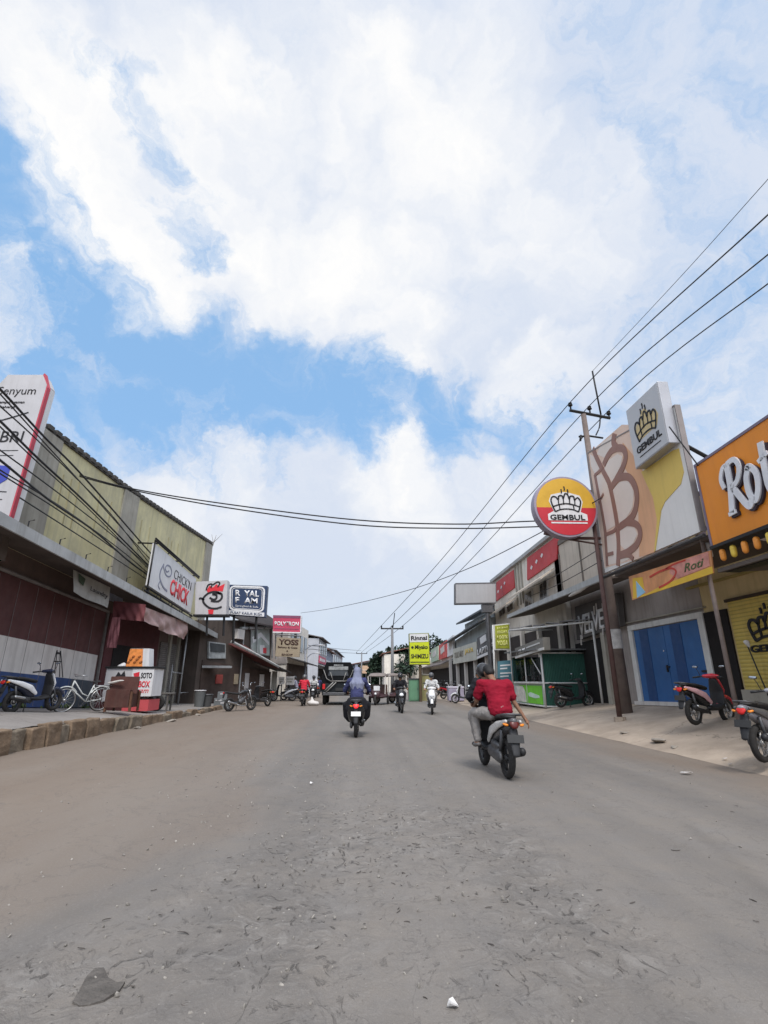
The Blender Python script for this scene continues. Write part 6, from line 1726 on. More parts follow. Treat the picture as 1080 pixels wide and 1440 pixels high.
for x_ in (655, 662, 669):
    Qw = Quad(Plane((9.48, 0), (0, -1)), (x_ - 2.2, 886 - (x_ - 655) * .55), (x_ + 2.2, 884 - (x_ - 655) * .55), (x_ + 2.2, 893 - (x_ - 655) * .55), (x_ - 2.2, 895 - (x_ - 655) * .55))
    b = MB(); b.qrect(Qw, -.1, -.08, 1.1, 1.08, -.04, .05); w_ = b.build('window', WHITEF, E2); b = MB(); b.qrect(Qw, 0, 0, 1, 1, .03, .07); b.build('pane', DARKG, w_)
b = MB(); b.prism([V((8.3, ya_, tz0 - .1)), V((8.3, yb_, tz1 - .25)), V((9.2, yb_, tz1 + .1)), V((9.2, ya_, tz0 + .2))], V((0, 0, -.1))); b.build('canopy', mat('slate roof', (0, 0, 0)), E2)
Q = Quad(Plane((8.6, 0), (0, -1)), (637, 913), (670, 902), (670, 928), (637, 934))
b = MB(); b.qrect(Q, 0, 0, 1, 1, -.1, 0); sg_ = b.build('signboard', mat('cream signboard', (.50, .50, .44), .6, 0, .12, 1.2, 0, 20, .3, .2), E2)
text(Q, 'TOKO MAS', .08, .25, .50, .65, GREY_C, sg_, n=.03, bold=.02); text(Q, 'JAYA', .56, .25, .9, .60, GOLD, sg_, n=.03, bold=.03)
Q = Quad(Plane((8.55, 0), (0, -1)), (671, 897), (694, 884), (695, 917), (671, 927))
b = MB(); b.qrect(Q, 0, 0, 1, 1, -.1, 0); sg_ = b.build('signboard', mat('black white board', (.11, .11, .115), .7, 0, .5, 2), E2)
b = MB(); b.qpoly(Q, [(.2, .1), (.55, .05), (.6, .35), (.25, .4)], 0, .03); b.qpoly(Q, [(.65, .1), (.9, .0), (.9, .4), (.7, .38)], 0, .03); b.qrect(Q, .0, .88, 1, 1, 0, .03); b.build('white_print', WHITE_S, sg_)
text(Q, 'LAPTOP', .02, .56, .98, .84, WHITE_S, sg_, n=.03, bold=.03)
b = MB(); b.prism([V((9.1, ya_, .1)), V((9.1, yb_, .1)), V((9.1, yb_, 3.2)), V((9.1, ya_, 3.2))], V((.08, 0, 0))); b.build('open_front', SHADE_IN, E2)
for k in range(5): y_ = yb_ + .6 + k * (ya_ - yb_ - 1) / 4; b = MB(); b.box((8.9, y_, 1.7), (.25, .3, 3.3)); b.build('pillar', WHITE_W, E2)
E1 = thing('shop_building', 'low cream shop with green, red and white sign boards standing above its roof', 'building', (9.2, 58, 0))
yc_ = PE.at(604, 4).y
b = MB(); b.prism([V((9.2, yc_, -.1)), V((9.2, ya_ + .05, -.1)), V((9.2, ya_ + .05, 3.9)), V((9.2, yc_, 3.9))], V((6, 0, 0))); b.build('wall', CREAM, E1)
for L, m_ in ((((606, 914), (616, 908), (616, 928), (606, 932)), mat('pale green board', (.45, .55, .42), .6)), (((617, 908), (628, 900), (628, 924), (617, 928)), mat('red sign board', (.55, .09, .08), .6, 0, .3, 1)), (((629, 900), (637, 893), (637, 920), (629, 924)), WHITE_S)):
    Q = Quad(Plane((8.9, 0), (0, -1)), *L); b = MB(); b.qrect(Q, 0, 0, 1, 1, -.2, 0); sg_ = b.build('signboard', m_, E1)
    b = MB(); b.qpoly(Q, [(.25, .3), (.7, .2), (.75, .6), (.3, .7)], 0, .03); b.build('sign_print', WHITE_W, sg_)
b = MB(); b.prism([V((8.0, yc_, 2.9)), V((8.0, ya_, 2.9)), V((9.2, ya_, 3.4)), V((9.2, yc_, 3.4))], V((0, 0, -.1))); b.build('awning', ROOFD, E1)
b = MB(); b.prism([V((9.1, yc_ - .5, .1)), V((9.1, ya_ + .5, .1)), V((9.1, ya_ + .5, 2.6)), V((9.1, yc_ - .5, 2.6))], V((.08, 0, 0))); b.build('open_front', SHADE_IN, E1)
house('h', 'cream low house just beyond the green red and white sign boards', 9.0, 86, 9.2, 68, 4.6, CREAM, 1, ROOFR, 4, 1, None, WHITE_S)
house('h', 'brownish low house beside the dark conifers on the right', 5.6, 108, 8.6, 90, 4.4, TAN, 1, ROOFD, 4, 1, None, GREY_S)
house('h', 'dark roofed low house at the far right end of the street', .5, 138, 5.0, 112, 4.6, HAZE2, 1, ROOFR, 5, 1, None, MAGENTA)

# ---- yellow sign on a post, green cabinet, small wall
RI = thing('shop_sign', 'yellow and white box sign with black lettering on a single post', 'sign', (3.8, 36, 0))
Q = Quad(facing(36), (575, 891), (603, 890), (605, 935), (576, 935))
YLW = mat('lime yellow sheet', (.55, .62, .02), .5, 0, .08, 1.5)
b = MB(); b.qrect(Q, 0, 0, 1, 1, -.35, 0); b.build('case', mat('olive sign case', (.20, .22, .04), .5), RI)
b = MB(); b.qrect(Q, .03, .02, .96, .28, 0, .012); b.build('white_face', WHITE_S, RI); b = MB(); b.qrect(Q, .03, .29, .97, .97, 0, .012); b.build('yellow_face', YLW, RI)
text(Q, 'Rinnai', .10, .08, .90, .22, INK, RI, n=.025, bold=.03); text(Q, 'Miyako', .28, .38, .92, .54, INK, RI, n=.025, bold=.03); text(Q, 'SHIMIZU', .08, .66, .92, .80, INK, RI, n=.025, bold=.03)
b = MB(); b.disc(Q.w(.16, .45, .02), (0, 1, 0), .09, .03, 14); b.qrect(Q, .05, .9, .95, .93, .01, .02); b.build('dot_emblem', INK, RI)
p = Q.w(.52, 1, -.17)
b = MB(); b.tube([(p.x, p.y, 0), p], .10, 10); b.build('post', mat('brown sign post', (.10, .07, .04), .7, 0, .2, 2), RI)
GC = facing(36.6).at(583, 0)
gc = thing('cabinet', 'pale green metal cabinet standing below the yellow sign', 'cabinet', (GC.x, GC.y, 0))
b = MB(); b.box((GC.x, GC.y + .3, .72), (.72, .6, 1.40)); b.build('body', mat('pale green enamel', (.13, .28, .17), .6, 0, .15, 2, 0, 20, .3, .2), gc, bevel=.02)
b = MB(); b.box((GC.x, GC.y - .01, .72), (.60, .03, 1.25)); b.build('door', mat('pale green enamel', (0, 0, 0)), gc, bevel=.008)
b = MB(); b.box((GC.x + .22, GC.y - .04, .8), (.03, .03, .14)); b.build('handle', DSTEEL, gc)
b = MB(); b.box((GC.x, GC.y + .3, 1.46), (.82, .7, .08)); b.build('top', DSTEEL, gc)
p = facing(38).at(602, 0)
yw = thing('wall', 'short dull yellow wall piece right of the green cabinet', 'wall', (p.x, p.y, 0)); b = MB(); b.box((p.x - .1, p.y, .85), (.75, .3, 1.75)); b.build('panel', mat('dull yellow wall', (.40, .36, .17), .85, 0, .2, 2, 0, 20, .4, .2), yw); b = MB(); b.box((p.x - .1, p.y, 1.75), (.85, .4, .08)); b.build('coping', GREY_C, yw)
p = facing(90).hit(514, 936); q_ = facing(90).hit(522, 947)
ps_ = thing('billboard', 'small distant peach billboard beyond the woman on the scooter', 'billboard', (p.x, p.y, 0))
Q = Quad(facing(90), (507, 936), (522, 936), (522, 947), (507, 947)); b = MB(); b.qrect(Q, 0, 0, 1, 1, -.3, 0); b.build('panel', mat('peach sheet', (.62, .42, .28), .6, 0, .15, .8), ps_); b = MB(); b.tube([V((Q.w(.5, 1).x, 90.1, 0)), Q.w(.5, 1, -.1)], .12, 8); b.build('post', DSTEEL, ps_); b = MB(); b.qrect(Q, 0, .55, 1, .6, 0, .03); b.build('stripe', WHITE_S, ps_)
p = facing(66)
Q = Quad(p, (434, 936), (449, 936), (448, 955), (434, 956))
db = thing('billboard', 'dark blue grey billboard on a post at the far left of the road', 'billboard', (Q.w(.3, 1).x, 66, 0))
b = MB(); b.qrect(Q, 0, 0, 1, 1, -.3, 0); b.build('panel', mat('blue grey sheet', (.10, .13, .20), .6, 0, .25, .8), db); b = MB(); b.tube([V((Q.w(.2, 1).x, 66.1, 0)), Q.w(.2, -.45, -.1)], .16, 8); b.box(Q.w(.1, -.3, -.1), (.6, .3, .9)); b.build('post', mat('haze tinted dark steel', (.09, .10, .13), .7), db)  # post steel tinted with distance haze

# ---- poles down the street
def far_pole(px_, Y, top_px, arm_px, label, lean=0):
    pl = facing(Y); p = pl.at(px_, 0); t = pl.hit(px_, top_px)
    o = thing('utility_pole', label, 'utility pole', (p.x, p.y, 0))
    b = MB(); b.tube([(p.x, p.y, 0), (p.x, p.y, t.z)], .15, 10, .09); b.build('pole', mat('grey pole', (.20, .20, .205), .8, 0, .15, 1), o, smooth=True)
    a = pl.hit(px_, arm_px).z; w = .0112 * Y * 1.0
    b = MB(); b.tube([(p.x - .85, p.y, a), (p.x + .85, p.y, a)], .06, 6); b.build('crossarm', BLACKM, o)
    for k in (-.8, 0, .8): b = MB(); b.tube([(p.x + k, p.y, a), (p.x + k, p.y, a + .22)], .06, 6); b.build('insulator', BLACKM, o)
    return p, a
fp, fa = far_pole(552, 38.5, 883, 884, 'pale utility pole standing before the dark conifers')
pl = facing(38.5); b = MB(); b.tube([V((fp.x + .05, 38.5, fa)), pl.hit(555, 862)], .035, 6); b.build('antenna_rod', BLACKM, [o for o in bpy.data.objects if o.get('label', '').startswith('pale utility pole')][0])
fp2, fa2 = far_pole(508, 82, 918, 919, 'thin distant utility pole above the woman on the scooter')
far_pole(497, 125, 934, 935, 'farthest utility pole beside the dark truck')
for i, (px_, Y, tp, ax) in enumerate(((429, 44, 914, 452), (432, 54, 925, 447), (436, 66, 930, 450))):
    pl = facing(Y); p = pl.at(px_, 0); t = pl.hit(px_, tp); e = pl.hit(ax, tp - 5)
    o = thing('street_lamp', ('street lamp with long curved arm nearest on the left side', 'street lamp with curved arm, second along the left side', 'street lamp with curved arm beside the dark blue grey billboard')[i], 'street lamp', (p.x, p.y, 0))
    b = MB(); b.tube([(p.x, p.y, 0), t], .09, 8, .06); b.build('pole', mat('haze tinted pole grey', (.22, .23, .26), .7), o, smooth=True)  # haze of the distance put into the pole colour
    b = MB(); b.tube(curve([tuple(t), tuple(t.lerp(e, .4) + V((0, 0, .25))), tuple(e + V((0, 0, .12)))]), .05, 6); b.build('arm', mat('haze tinted pole grey', (0, 0, 0)), o, smooth=True)
    b = MB(); b.hull((e + V((-.1, 0, .1)), (.2, .1, .06)), (e + V((.2, 0, .08)), (.12, .08, .05))); b.build('lamp_head', GREY_S, o, smooth=True)

# ---- cables
CABLE = mat('black cable', (.018, .018, .02), .6)
def cable(pts, r, label, group=None, n=8):
    b = MB(); b.tube(curve([tuple(p) for p in pts], n), r, 6)
    return tag(b.build('overhead_cable', CABLE, None, smooth=True), label, 'cable', group)
def mixX(q, x0, x1, X0, X1): return on_x(q[0], q[1], X0 + (X1 - X0) * (q[0] - x0) / (x1 - x0))
bundle = [[(-40, 508), (0, 547), (60, 612), (119, 672), (211, 777), (236, 803)], [(-40, 514), (0, 554), (60, 620), (115, 680), (207, 782), (234, 808)],
          [(-40, 534), (0, 571), (64, 630), (155, 722), (208, 789), (233, 812)], [(-40, 556), (0, 592), (55, 646), (125, 711), (208, 794), (232, 814)],
          [(-40, 564), (0, 600), (55, 652), (125, 716), (206, 797), (231, 817)], [(-40, 604), (0, 633), (83, 694), (155, 750), (198, 787), (230, 818)],
          [(-40, 620), (0, 647), (69, 703), (133, 747), (186, 793), (229, 822)], [(-40, 634), (5, 664), (92, 717), (178, 780), (228, 824)],
          [(-40, 640), (5, 669), (92, 724), (176, 784), (227, 826)], [(28, 700), (111, 753), (178, 796), (226, 828)]]
ordn = ['topmost', 'second from the top', 'third from the top', 'fourth from the top', 'fifth from the top', 'sixth from the top', 'seventh from the top', 'eighth from the top', 'second from the bottom', 'lowest']
for L, o_ in zip(bundle, ordn):
    cable([mixX(q, -40, 236, -7.9, -9.68) for q in L], .018 if o_ not in ('topmost', 'fourth from the top', 'seventh from the top') else .030, o_ + ' black cable of the bundle crossing the tall left sign', 'cables along the left shops')
pe = pb + V((0, 0, 4.9))
def cross(pxs, A_, B__): return [A_ + (B__ - A_) * (i / (len(pxs) - 1)) for i in range(len(pxs))]
def span(q0, X0, q1, X1, mids, r, label, group=None):
    a = on_x(*q0, X0); c = on_x(*q1, X1)
    pts = [a]
    for q in mids:
        nrm = (c - a).cross(V((0, 0, 1))); rr_ = ray(*q); t = (a - CAM).dot(nrm) / rr_.dot(nrm); pts.append(CAM + rr_ * t)
    pts.append(c); return cable(pts, r, label, group)
span((112, 668), -9.65, (846, 730), 8.1, [(190, 688), (320, 709), (500, 731), (640, 737), (745, 733)], .022, 'upper of the two cables sagging across the whole street', 'cables across the street')
span((112, 670), -9.65, (846, 737), 8.1, [(190, 690), (320, 714), (500, 738), (640, 743), (745, 741)], .022, 'lower of the two cables sagging across the whole street', 'cables across the street')
span((423, 862), -5.6, (846, 700), 7.45, [(470, 855), (560, 834), (650, 803), (745, 757)], .016, 'single cable rising from the magenta sign to the pole of the round sign')
span((418, 907), -5.6, (508, 915), .4, [(440, 908), (470, 912)], .03, 'upper distant cable from the left row to the thin far pole')
span((418, 914), -5.6, (508, 919), .4, [(440, 913), (470, 917)], .03, 'lower distant cable from the left row to the thin far pole')
near = [((1080, 302), (1160, 232)), ((1080, 358), (1160, 300)), ((1080, 399), (1160, 352))]
for i in range(3):
    a = ins[i]; XX = a.x
    far_ = V((fp.x + (-.8, 0, .8)[i], 38.5, fa + .22))
    n1 = on_x(*near[i][0], XX); n2 = on_x(*near[i][1], XX)
    mid = a.lerp(far_, .5) - V((0, 0, .28))
    cable([n2, n1, a, mid, far_, V((fp2.x + (-.8, 0, .8)[i], 82, fa2 + .22))], .016, ('left', 'middle', 'right')[i] + ' power line carried on the black crossarm at right', 'power lines on the right')
rod = pf.hit(833, 522)
cable([on_x(1160, 165, rod.x), on_x(1080, 252, rod.x), on_x(960, 386, rod.x), rod], .008, 'thin topmost wire running from the antenna rod to the upper right')
gw = Plane((6.9, 0), (0, -1))
cable([on_x(941, 600, 7.2), on_x(965, 632, 7.4), on_x(982, 655, 7.55)], .016, 'short black cable hanging between the silver box sign and the orange sign')
span((1000, 752), 7.9, (790, 810), 9.45, [(900, 772), (850, 782)], .014, 'dark service cable drooping below the round sign to the beige wall') if False else None
for i, (a_, c_) in enumerate((((846, 770), (742, 828)), ((850, 786), (746, 838)))):
    A_, B__ = on_x(*a_, 8.0), on_x(*c_, 9.3)
    cable([A_, A_.lerp(B__, .5) - V((0, 0, .10)), B__], .014, ('upper', 'lower')[i] + ' service wire slanting down from the pole before the beige wall', 'service wires')

# ---- trees
LEAF_D = [mat('dark conifer green %d' % i, c, .8, 0, .3, 2) for i, c in enumerate(((.022, .042, .026), (.035, .062, .035), (.015, .028, .020)))]
BARK = mat('bark', (.07, .055, .045), .9, 0, .2, 4, .4, 20)
def leaf_mesh(shape, n, s, seed):
    rr = random.Random(seed); b = MB()
    for _ in range(n):
        p, out = shape(rr)
        d = (out + V((rr.uniform(-1, 1), rr.uniform(-1, 1), rr.uniform(-.8, .8)))).normalized()
        side = d.cross(V((rr.uniform(-1, 1), rr.uniform(-1, 1), rr.uniform(-1, 1)))).normalized()
        k = s * rr.uniform(.6, 1.5)
        b.poly([p, p + d * k * .5 + side * k * .28, p + d * k, p + d * k * .5 - side * k * .28])
    return b
def conifer(x, y, h, r, seed, label):
    t = thing('conifer_tree', label, 'tree', (x, y, 0))
    b = MB(); b.tube([(x, y, 0), (x, y, h * .95)], .18, 8, .02)
    rr = random.Random(seed)
    for k in range(14):
        z = h * (.15 + .055 * k); a = rr.random() * 6.3; ln = r * (1 - z / h) * .8
        b.tube([(x, y, z), (x + math.cos(a) * ln, y + math.sin(a) * ln, z + .1)], .04, 5, .01)
    b.build('trunk', BARK, t)
    for i in range(3):
        def shp(rr):
            z = h * (.10 + .9 * rr.random() ** 1.25); lay = .72 + .28 * math.sin(z * 5.2 + seed)
            rad_ = r * (1 - z / h) ** .75 * lay * math.sqrt(rr.uniform(.05, 1)) * (1 + .35 * noise.noise(V((z, seed, i * 3.1))))
            a = rr.random() * 6.283
            return V((x + rad_ * math.cos(a), y + rad_ * math.sin(a), z)), V((math.cos(a), math.sin(a), -.25))
        leaf_mesh(shp, (520, 420, 420)[i], .42, seed * 7 + i).build('crown', LEAF_D[i], t)
def bushy(x, y, h, r, seed, label, hz=.0):
    t = thing('leafy_tree', label, 'tree', (x, y, 0))
    b = MB(); b.tube([(x, y, 0), (x + .1, y, h * .5), (x, y, h * .8)], .2, 8, .05)
    rr = random.Random(seed); cl = []
    for k in range(11):
        a = rr.random() * 6.3; z = h * rr.uniform(.38, .9); d = r * rr.uniform(.2, .75)
        c = V((x + d * math.cos(a), y + d * math.sin(a), z)); cl.append((c, r * rr.uniform(.3, .5)))
        b.tube([(x, y, h * .35), V((x, y, h * .35)).lerp(c, .5) + V((0, 0, .2)), c], .06, 5, .02)
    b.build('trunk', BARK, t)
    for i in range(3):
        def shp(rr):
            c, q = rr.choice(cl); d = V((rr.gauss(0, 1), rr.gauss(0, 1), rr.gauss(0, .8))).normalized()
            return c + d * q * rr.uniform(.45, 1.1), d
        leaf_mesh(shp, 520, .40, seed * 5 + i).build('crown', LEAF_D[i], t)
tl_ = [(528, 78, 921, 'shortest pointed conifer at the left end of the dark tree row'), (534, 76, 917, 'narrow pointed conifer, second from the left in the dark tree row'), (541, 74, 919, 'third pointed conifer in the dark tree row, just left of the pale pole'), (548, 72, 911, 'pointed conifer directly behind the pale utility pole'), (523, 86, 927, 'small conifer half hidden by the peach billboard')]
for i, (px_, Y, ty, lab) in enumerate(tl_):
    p = facing(Y).at(px_, 0); conifer(p.x, Y, facing(Y).hit(px_, ty).z, 1.15, i + 2, lab)
for i, (px_, Y, ty, r_, lab) in enumerate(((563, 70, 901, 2.1, 'broad dark tree between the pale pole and the yellow sign'), (576, 68, 903, 1.9, 'dark leafy tree rising behind the yellow sign'), (617, 74, 893, 1.8, 'dark leafy tree showing above the red sign board'), (556, 76, 913, 1.7, 'lower dark bushy tree at the foot of the pale pole'), (518, 95, 938, 1.8, 'low bushy tree behind the peach billboard'), (641, 60, 897, 1.1, 'small thin tree beside the bluish grey shop row'))):
    p = facing(Y).at(px_, 0); bushy(p.x, Y, facing(Y).hit(px_, ty).z, r_, i + 20, lab)
# far wood that closes the end of the street
def fw(rr):
    x = rr.uniform(-26, 22); return V((x, 168 + rr.uniform(-3, 3), max(.2, rr.random() * (3.2 + 1.6 * noise.noise(V((x * .3, 0, 0))) + .8 * noise.noise(V((x * 1.3, 4, 0))))))), V((0, -.3, .4))
tag(leaf_mesh(fw, 5000, 1.0, 77).build('distant_wood', mat('haze tinted distant green', (.13, .17, .17), .9, 0, .3, .3), None), kind='stuff')  # leaf colour paled to stand for distance haze
# bare twig on the roof of the long left block
b = MB(); p = LU.hit(299, 768)
b.tube([p, p + V((.1, .2, .8))], .03, 5, .01); b.tube([p + V((.04, .08, .3)), p + V((.5, .2, .9))], .02, 5, .008); b.tube([p + V((.02, .04, .2)), p + V((-.2, .2, .85))], .02, 5, .008)
tag(b.build('bare_plant', mat('dry twig', (.17, .15, .13), .9), None), 'bare dry plant growing from the far end of the left roof', 'plant')
# ================================================================== TRAFFIC
C_RED = cloth('crimson shirt', (.22, .008, .022)); C_BLK = cloth('black jacket', (.02, .02, .024)); C_GRY = cloth('grey trousers', (.27, .25, .235)); C_NVY = cloth('navy blouse', (.045, .05, .12)); C_HIJ = cloth('grey blue headscarf', (.20, .215, .30)); C_DRK = cloth('dark trousers', (.03, .03, .035)); C_WHT = cloth('white shirt', (.55, .55, .55)); C_LAV = cloth('lavender sleeve', (.35, .34, .42)); SHOE = mat('dark shoe', (.03, .028, .027), .6)
SANDAL = mat('grey sandal', (.16, .15, .145), .7)


def moved(J, d=(0, 0, 0), **kw):
    o = {k: (V(v) + V(d) if not (k.startswith('curl') or k.startswith('palm') or k == 'face') else v) for k, v in J.items()}
    o.update(kw); return o


# woman on the black scooter
pw = ground_at(501, 1037)
s1 = make_scooter(P_BLACK, P_BLACK, plate=PLATE_W, lamp=LAMPLIT, stand=False)
b = MB(); b.chain(((0, -.88, .74), (.19, .08, .07)), ((0, -.80, .60), (.23, .14, .10)), ((0, -.66, .44), (.20, .16, .08)), ((0, -.60, .34), (.13, .14, .05))); b.build('rear_cowl', P_BLACK, s1, remesh=.014, relax=6)
place(s1, (pw.x, pw.y + .62, 0), rad(-1), 'black scooter with lit red tail lamp and white plate under the woman in headscarf', 'scooters on the road')
def gown(r, j, hd, upv, fwd, side):
    hijab(C_HIJ)(r, j, hd, upv, fwd, side)
    b = MB()
    for sg in (-1, 1):
        b.chain(((sg * .12, -.26, .80), (.12, .14, .10)), ((sg * .27, .0, .72), (.11, .16, .12)), ((sg * .26, .06, .48), (.10, .15, .10)), ((sg * .17, .08, .34), (.085, .13, .04)))
    b.chain(((0, -.34, .86), (.27, .14, .10)), ((0, -.32, .66), (.31, .16, .10)), ((0, -.22, .44), (.29, .18, .06)))
    b.build('gown_skirt', C_BLK, r, remesh=.014, relax=5)
Jw = moved(RIDE, (0, -.05, .03), ell=(-.33, -.02, 1.10), elr=(.33, -.02, 1.10))
make_person('woman in grey blue headscarf and navy blouse riding the black scooter', Jw, (pw.x, pw.y + .62, 0), rad(-1), SKIN_L, 1, 1, SHOE, C_NVY, C_BLK, gown, fem=True)

# two riders on the silver grey scooter, the one behind bent forward with one arm hanging
pr = ground_at(716, 1096)
hdg = rad(2); ctr = V((pr.x, pr.y, 0)) + V((-math.sin(hdg), math.cos(hdg), 0)) * .66
s2 = make_scooter(P_DGREY, P_SILVER, plate=PLATE_B, rim=RIMBLK, exhaust=BLACK, stand=False, lamp=mat('dull dark lens', (.10, .015, .012), .3))
place(s2, ctr, hdg, 'grey scooter with silver side panel carrying the two riders', 'scooters on the road', lean=rad(2))
Jd = moved(RIDE, (-.02, .17, .0), hip=(-.02, .02, .88), chest=(-.03, .14, 1.20), neck=(-.03, .22, 1.36), head=(-.03, .28, 1.48), knl=(-.24, .36, .80), anl=(-.20, .24, .42), tol=(-.22, .37, .37), hal=(-.29, .20, 1.04), har=(.29, .20, 1.04), ell=(-.34, .12, 1.10), elr=(.33, .14, 1.1))
make_person('driver in black jacket mostly hidden in front of the red shirted passenger', Jd, ctr, hdg, SKIN, 1, 1, SHOE, C_BLK, C_GRY, helmet(P_BLACK))
Jp = moved(RIDE, (0, -.36, .06), hip=(.02, -.40, .93), chest=(.02, -.24, 1.22), neck=(.0, -.13, 1.37), head=(-.02, -.02, 1.47), face=(-.1, 1, -.75),
           shl=(-.21, -.20, 1.30), ell=(-.27, -.10, 1.05), hal=(-.24, .12, .98), shr=(.22, -.22, 1.29), elr=(.285, -.27, 1.03), har=(.41, -.34, .80), palmr=(-.4, 0, -1), curlr=.45,
           hil=(-.12, -.32, .86), knl=(-.27, .10, .86), anl=(-.25, .02, .44), tol=(-.26, .15, .38), hir=(.14, -.32, .86), knr=(.28, .08, .84), anr=(.24, 0, .44), tor=(.25, .13, .38))
make_person('passenger in crimson shirt bent forward with the right arm hanging out', Jp, ctr, hdg, SKIN, 1, 1, SANDAL, C_RED, C_GRY, hair_cap, sleeves=.7, bulk=1.08)

# oncoming riders
pk = ground_at(565, 1003)
s3 = make_scooter(P_BLACK, P_BLACK, stand=False)
place(s3, (pk.x, pk.y + .65, 0), rad(181), 'black scooter coming towards the camera, the one beside the tricycle', 'scooters on the road')
rk_ = make_person('oncoming rider in dark clothes and black helmet on the black scooter', RIDE, (pk.x, pk.y + .65, 0), rad(181), SKIN, 1, 1, SHOE, C_BLK, C_DRK, helmet(P_BLACK))
pv = ground_at(611, 1005)
s4 = make_scooter(P_WHITE, P_SILVER, apron=P_WHITE, stand=False)
place(s4, (pv.x, pv.y + .65, 0), rad(172), 'white scooter coming towards the camera, its rider in white', 'scooters on the road')
make_person('oncoming rider in white shirt and dark helmet on the white scooter', RIDE, (pv.x, pv.y + .65, 0), rad(172), SKIN_L, 1, 1, SHOE, C_WHT, C_GRY, helmet(P_DGREY))
# red rider far left, and more traffic
pf_ = ground_at(425, 993)
s5 = copy_tree(s3); place(s5, (pf_.x, pf_.y + .6, 0), rad(0), 'dark scooter of the red jacketed rider far down the left lane', 'scooters on the road')
fr_p = make_person('rider in red jacket far down the left lane', RIDE, (pf_.x, pf_.y + .6, 0), rad(0), SKIN, 1, 1, SHOE, cloth('red jacket', (.50, .03, .05)), C_DRK, helmet(P_DGREY))
for i, (px_, Y, rz_, m_, lab, rl) in enumerate(((440, 36, 182, C_WHT, 'dark scooter of the oncoming white shirted rider at far left', 'white shirted rider on the far left dark scooter'), (447, 46, 2, C_NVY, 'small dark scooter going away left of the truck', 'rider in navy on the small scooter left of the truck'), (412, 39, 95, C_LAV, 'dark scooter standing crosswise before the cream shop', 'person in lavender shirt on the crosswise scooter'))):
    p = facing(Y).at(px_, 0); sc_ = copy_tree(s3); place(sc_, (p.x, Y, 0), rad(rz_), lab, 'scooters on the road' if i < 2 else 'parked scooters')
    pr_ = copy_tree(rk_); pr_.location = (p.x, Y, 0); pr_.rotation_euler = (0, 0, rad(rz_)); pr_['label'] = rl; repaint(pr_, {'shirt': m_})
# goods bag of the far rider
p = facing(31).at(440, 0)
b = MB(); b.hull(((p.x - .1, 31, .14), (.25, .2, .14)), ((p.x + .15, 31, .12), (.22, .2, .12))); b.hull(((p.x - .05, 31, .25), (.12, .1, .12)), ((p.x - .08, 31, .42), (.05, .05, .06)))
tag(b.build('sack', WHITE_W, None, remesh=.03, relax=3), 'white sack lying on the far left lane right of the red jacketed rider', 'sack')

# parked motorcycles on the left
mc = make_motorcycle()
p = facing(25.6).at(336, 0); place(mc, (p.x, 25.7, g(p.x, 25.7)), rad(-38), 'black motorcycle with round chrome headlamp parked beside the grey crates', cat='motorcycle')
s6 = copy_tree(s3); p = facing(30.5).at(366, 0); place(s6, (p.x, 30.5, 0), rad(48), 'dark scooter parked behind the black motorcycle seen from its tail', 'parked scooters')
# more vehicles far right
s7 = copy_tree(s4); p = facing(32.5).at(655, 0); place(s7, (p.x, 32.5, g(p.x, 32.5)), rad(60), 'white and dark scooter parked beside the lilac wrapped case', 'parked scooters'); repaint(s7, {'body': P_BLACK})
p = facing(35.5).at(641, 0); zz = g(p.x, 35.5)
lc = thing('wrapped_case', 'lilac plastic wrapped display case standing on the right pavement', 'case', (p.x, 35.5, zz)); b = MB(); b.box((p.x, 35.5, zz + .45), (1.05, .7, .80)); b.build('box', mat('lilac plastic', (.34, .31, .40), .4, 0, .15, 2), lc, bevel=.06); b = MB(); b.box((p.x, 35.5, zz + .9), (1.1, .75, .12)); b.build('lid', mat('pale lilac plastic', (.50, .47, .55), .4), lc, bevel=.03)
for sx in (-.4, .4): b = MB(); b.box((p.x + sx, 35.3, zz + .03), (.08, .08, .10)); b.build('leg', BLACKM, lc)

# ---- dark truck with covered bed
TX, TY = -1.22, 31.2
tk = thing('truck', 'dark covered pickup truck seen from behind with pale bars across the tailgate', 'truck', (TX, TY, 0))
TRK = mat('dark green black', (.012, .015, .017), .6, spec=.25)
b = MB(); b.box((TX, TY + 2.2, .72), (1.72, 4.4, .58)); b.build('body', TRK, tk, bevel=.06)
b = MB(); b.prism([V((TX - .88, TY, .98)), V((TX + .88, TY, .98)), V((TX + .80, TY, 1.72)), V((TX + .66, TY, 1.98)), V((TX - .66, TY, 1.98)), V((TX - .80, TY, 1.72))], V((0, 2.6, 0))); b.build('canopy', mat('black canopy sheet', (.010, .011, .012), .95, 0, .2, 2, spec=.1), tk, bevel=.04)
b = MB(); b.box((TX, TY + 3.2, 1.2), (1.6, 1.2, .9)); b.build('cab', TRK, tk, bevel=.1)
b = MB(); b.prism([V((TX - .55, TY - .02, 1.35)), V((TX + .55, TY - .02, 1.35)), V((TX + .48, TY - .02, 1.60)), V((TX - .48, TY - .02, 1.60))], V((0, .03, 0))); b.build('rear_window', DARKG, tk)
b = MB(); b.box((TX, TY - .03, 1.70), (1.05, .03, .16)); b.box((TX, TY - .03, 1.84), (.5, .03, .05)); b.build('lettered_strip', mat('grey lettered strip', (.28, .29, .29), .6, 0, .4, 8), tk)
b = MB()
for sg in (-1, 1): b.tube([(TX + sg * .80, TY - .05, 1.62), (TX + sg * .62, TY - .10, 1.22), (TX + sg * .40, TY - .12, 1.10)], .022, 6); b.tube([(TX + sg * .42, TY - .06, 1.5), (TX + sg * .28, TY - .12, 1.12)], .020, 6)
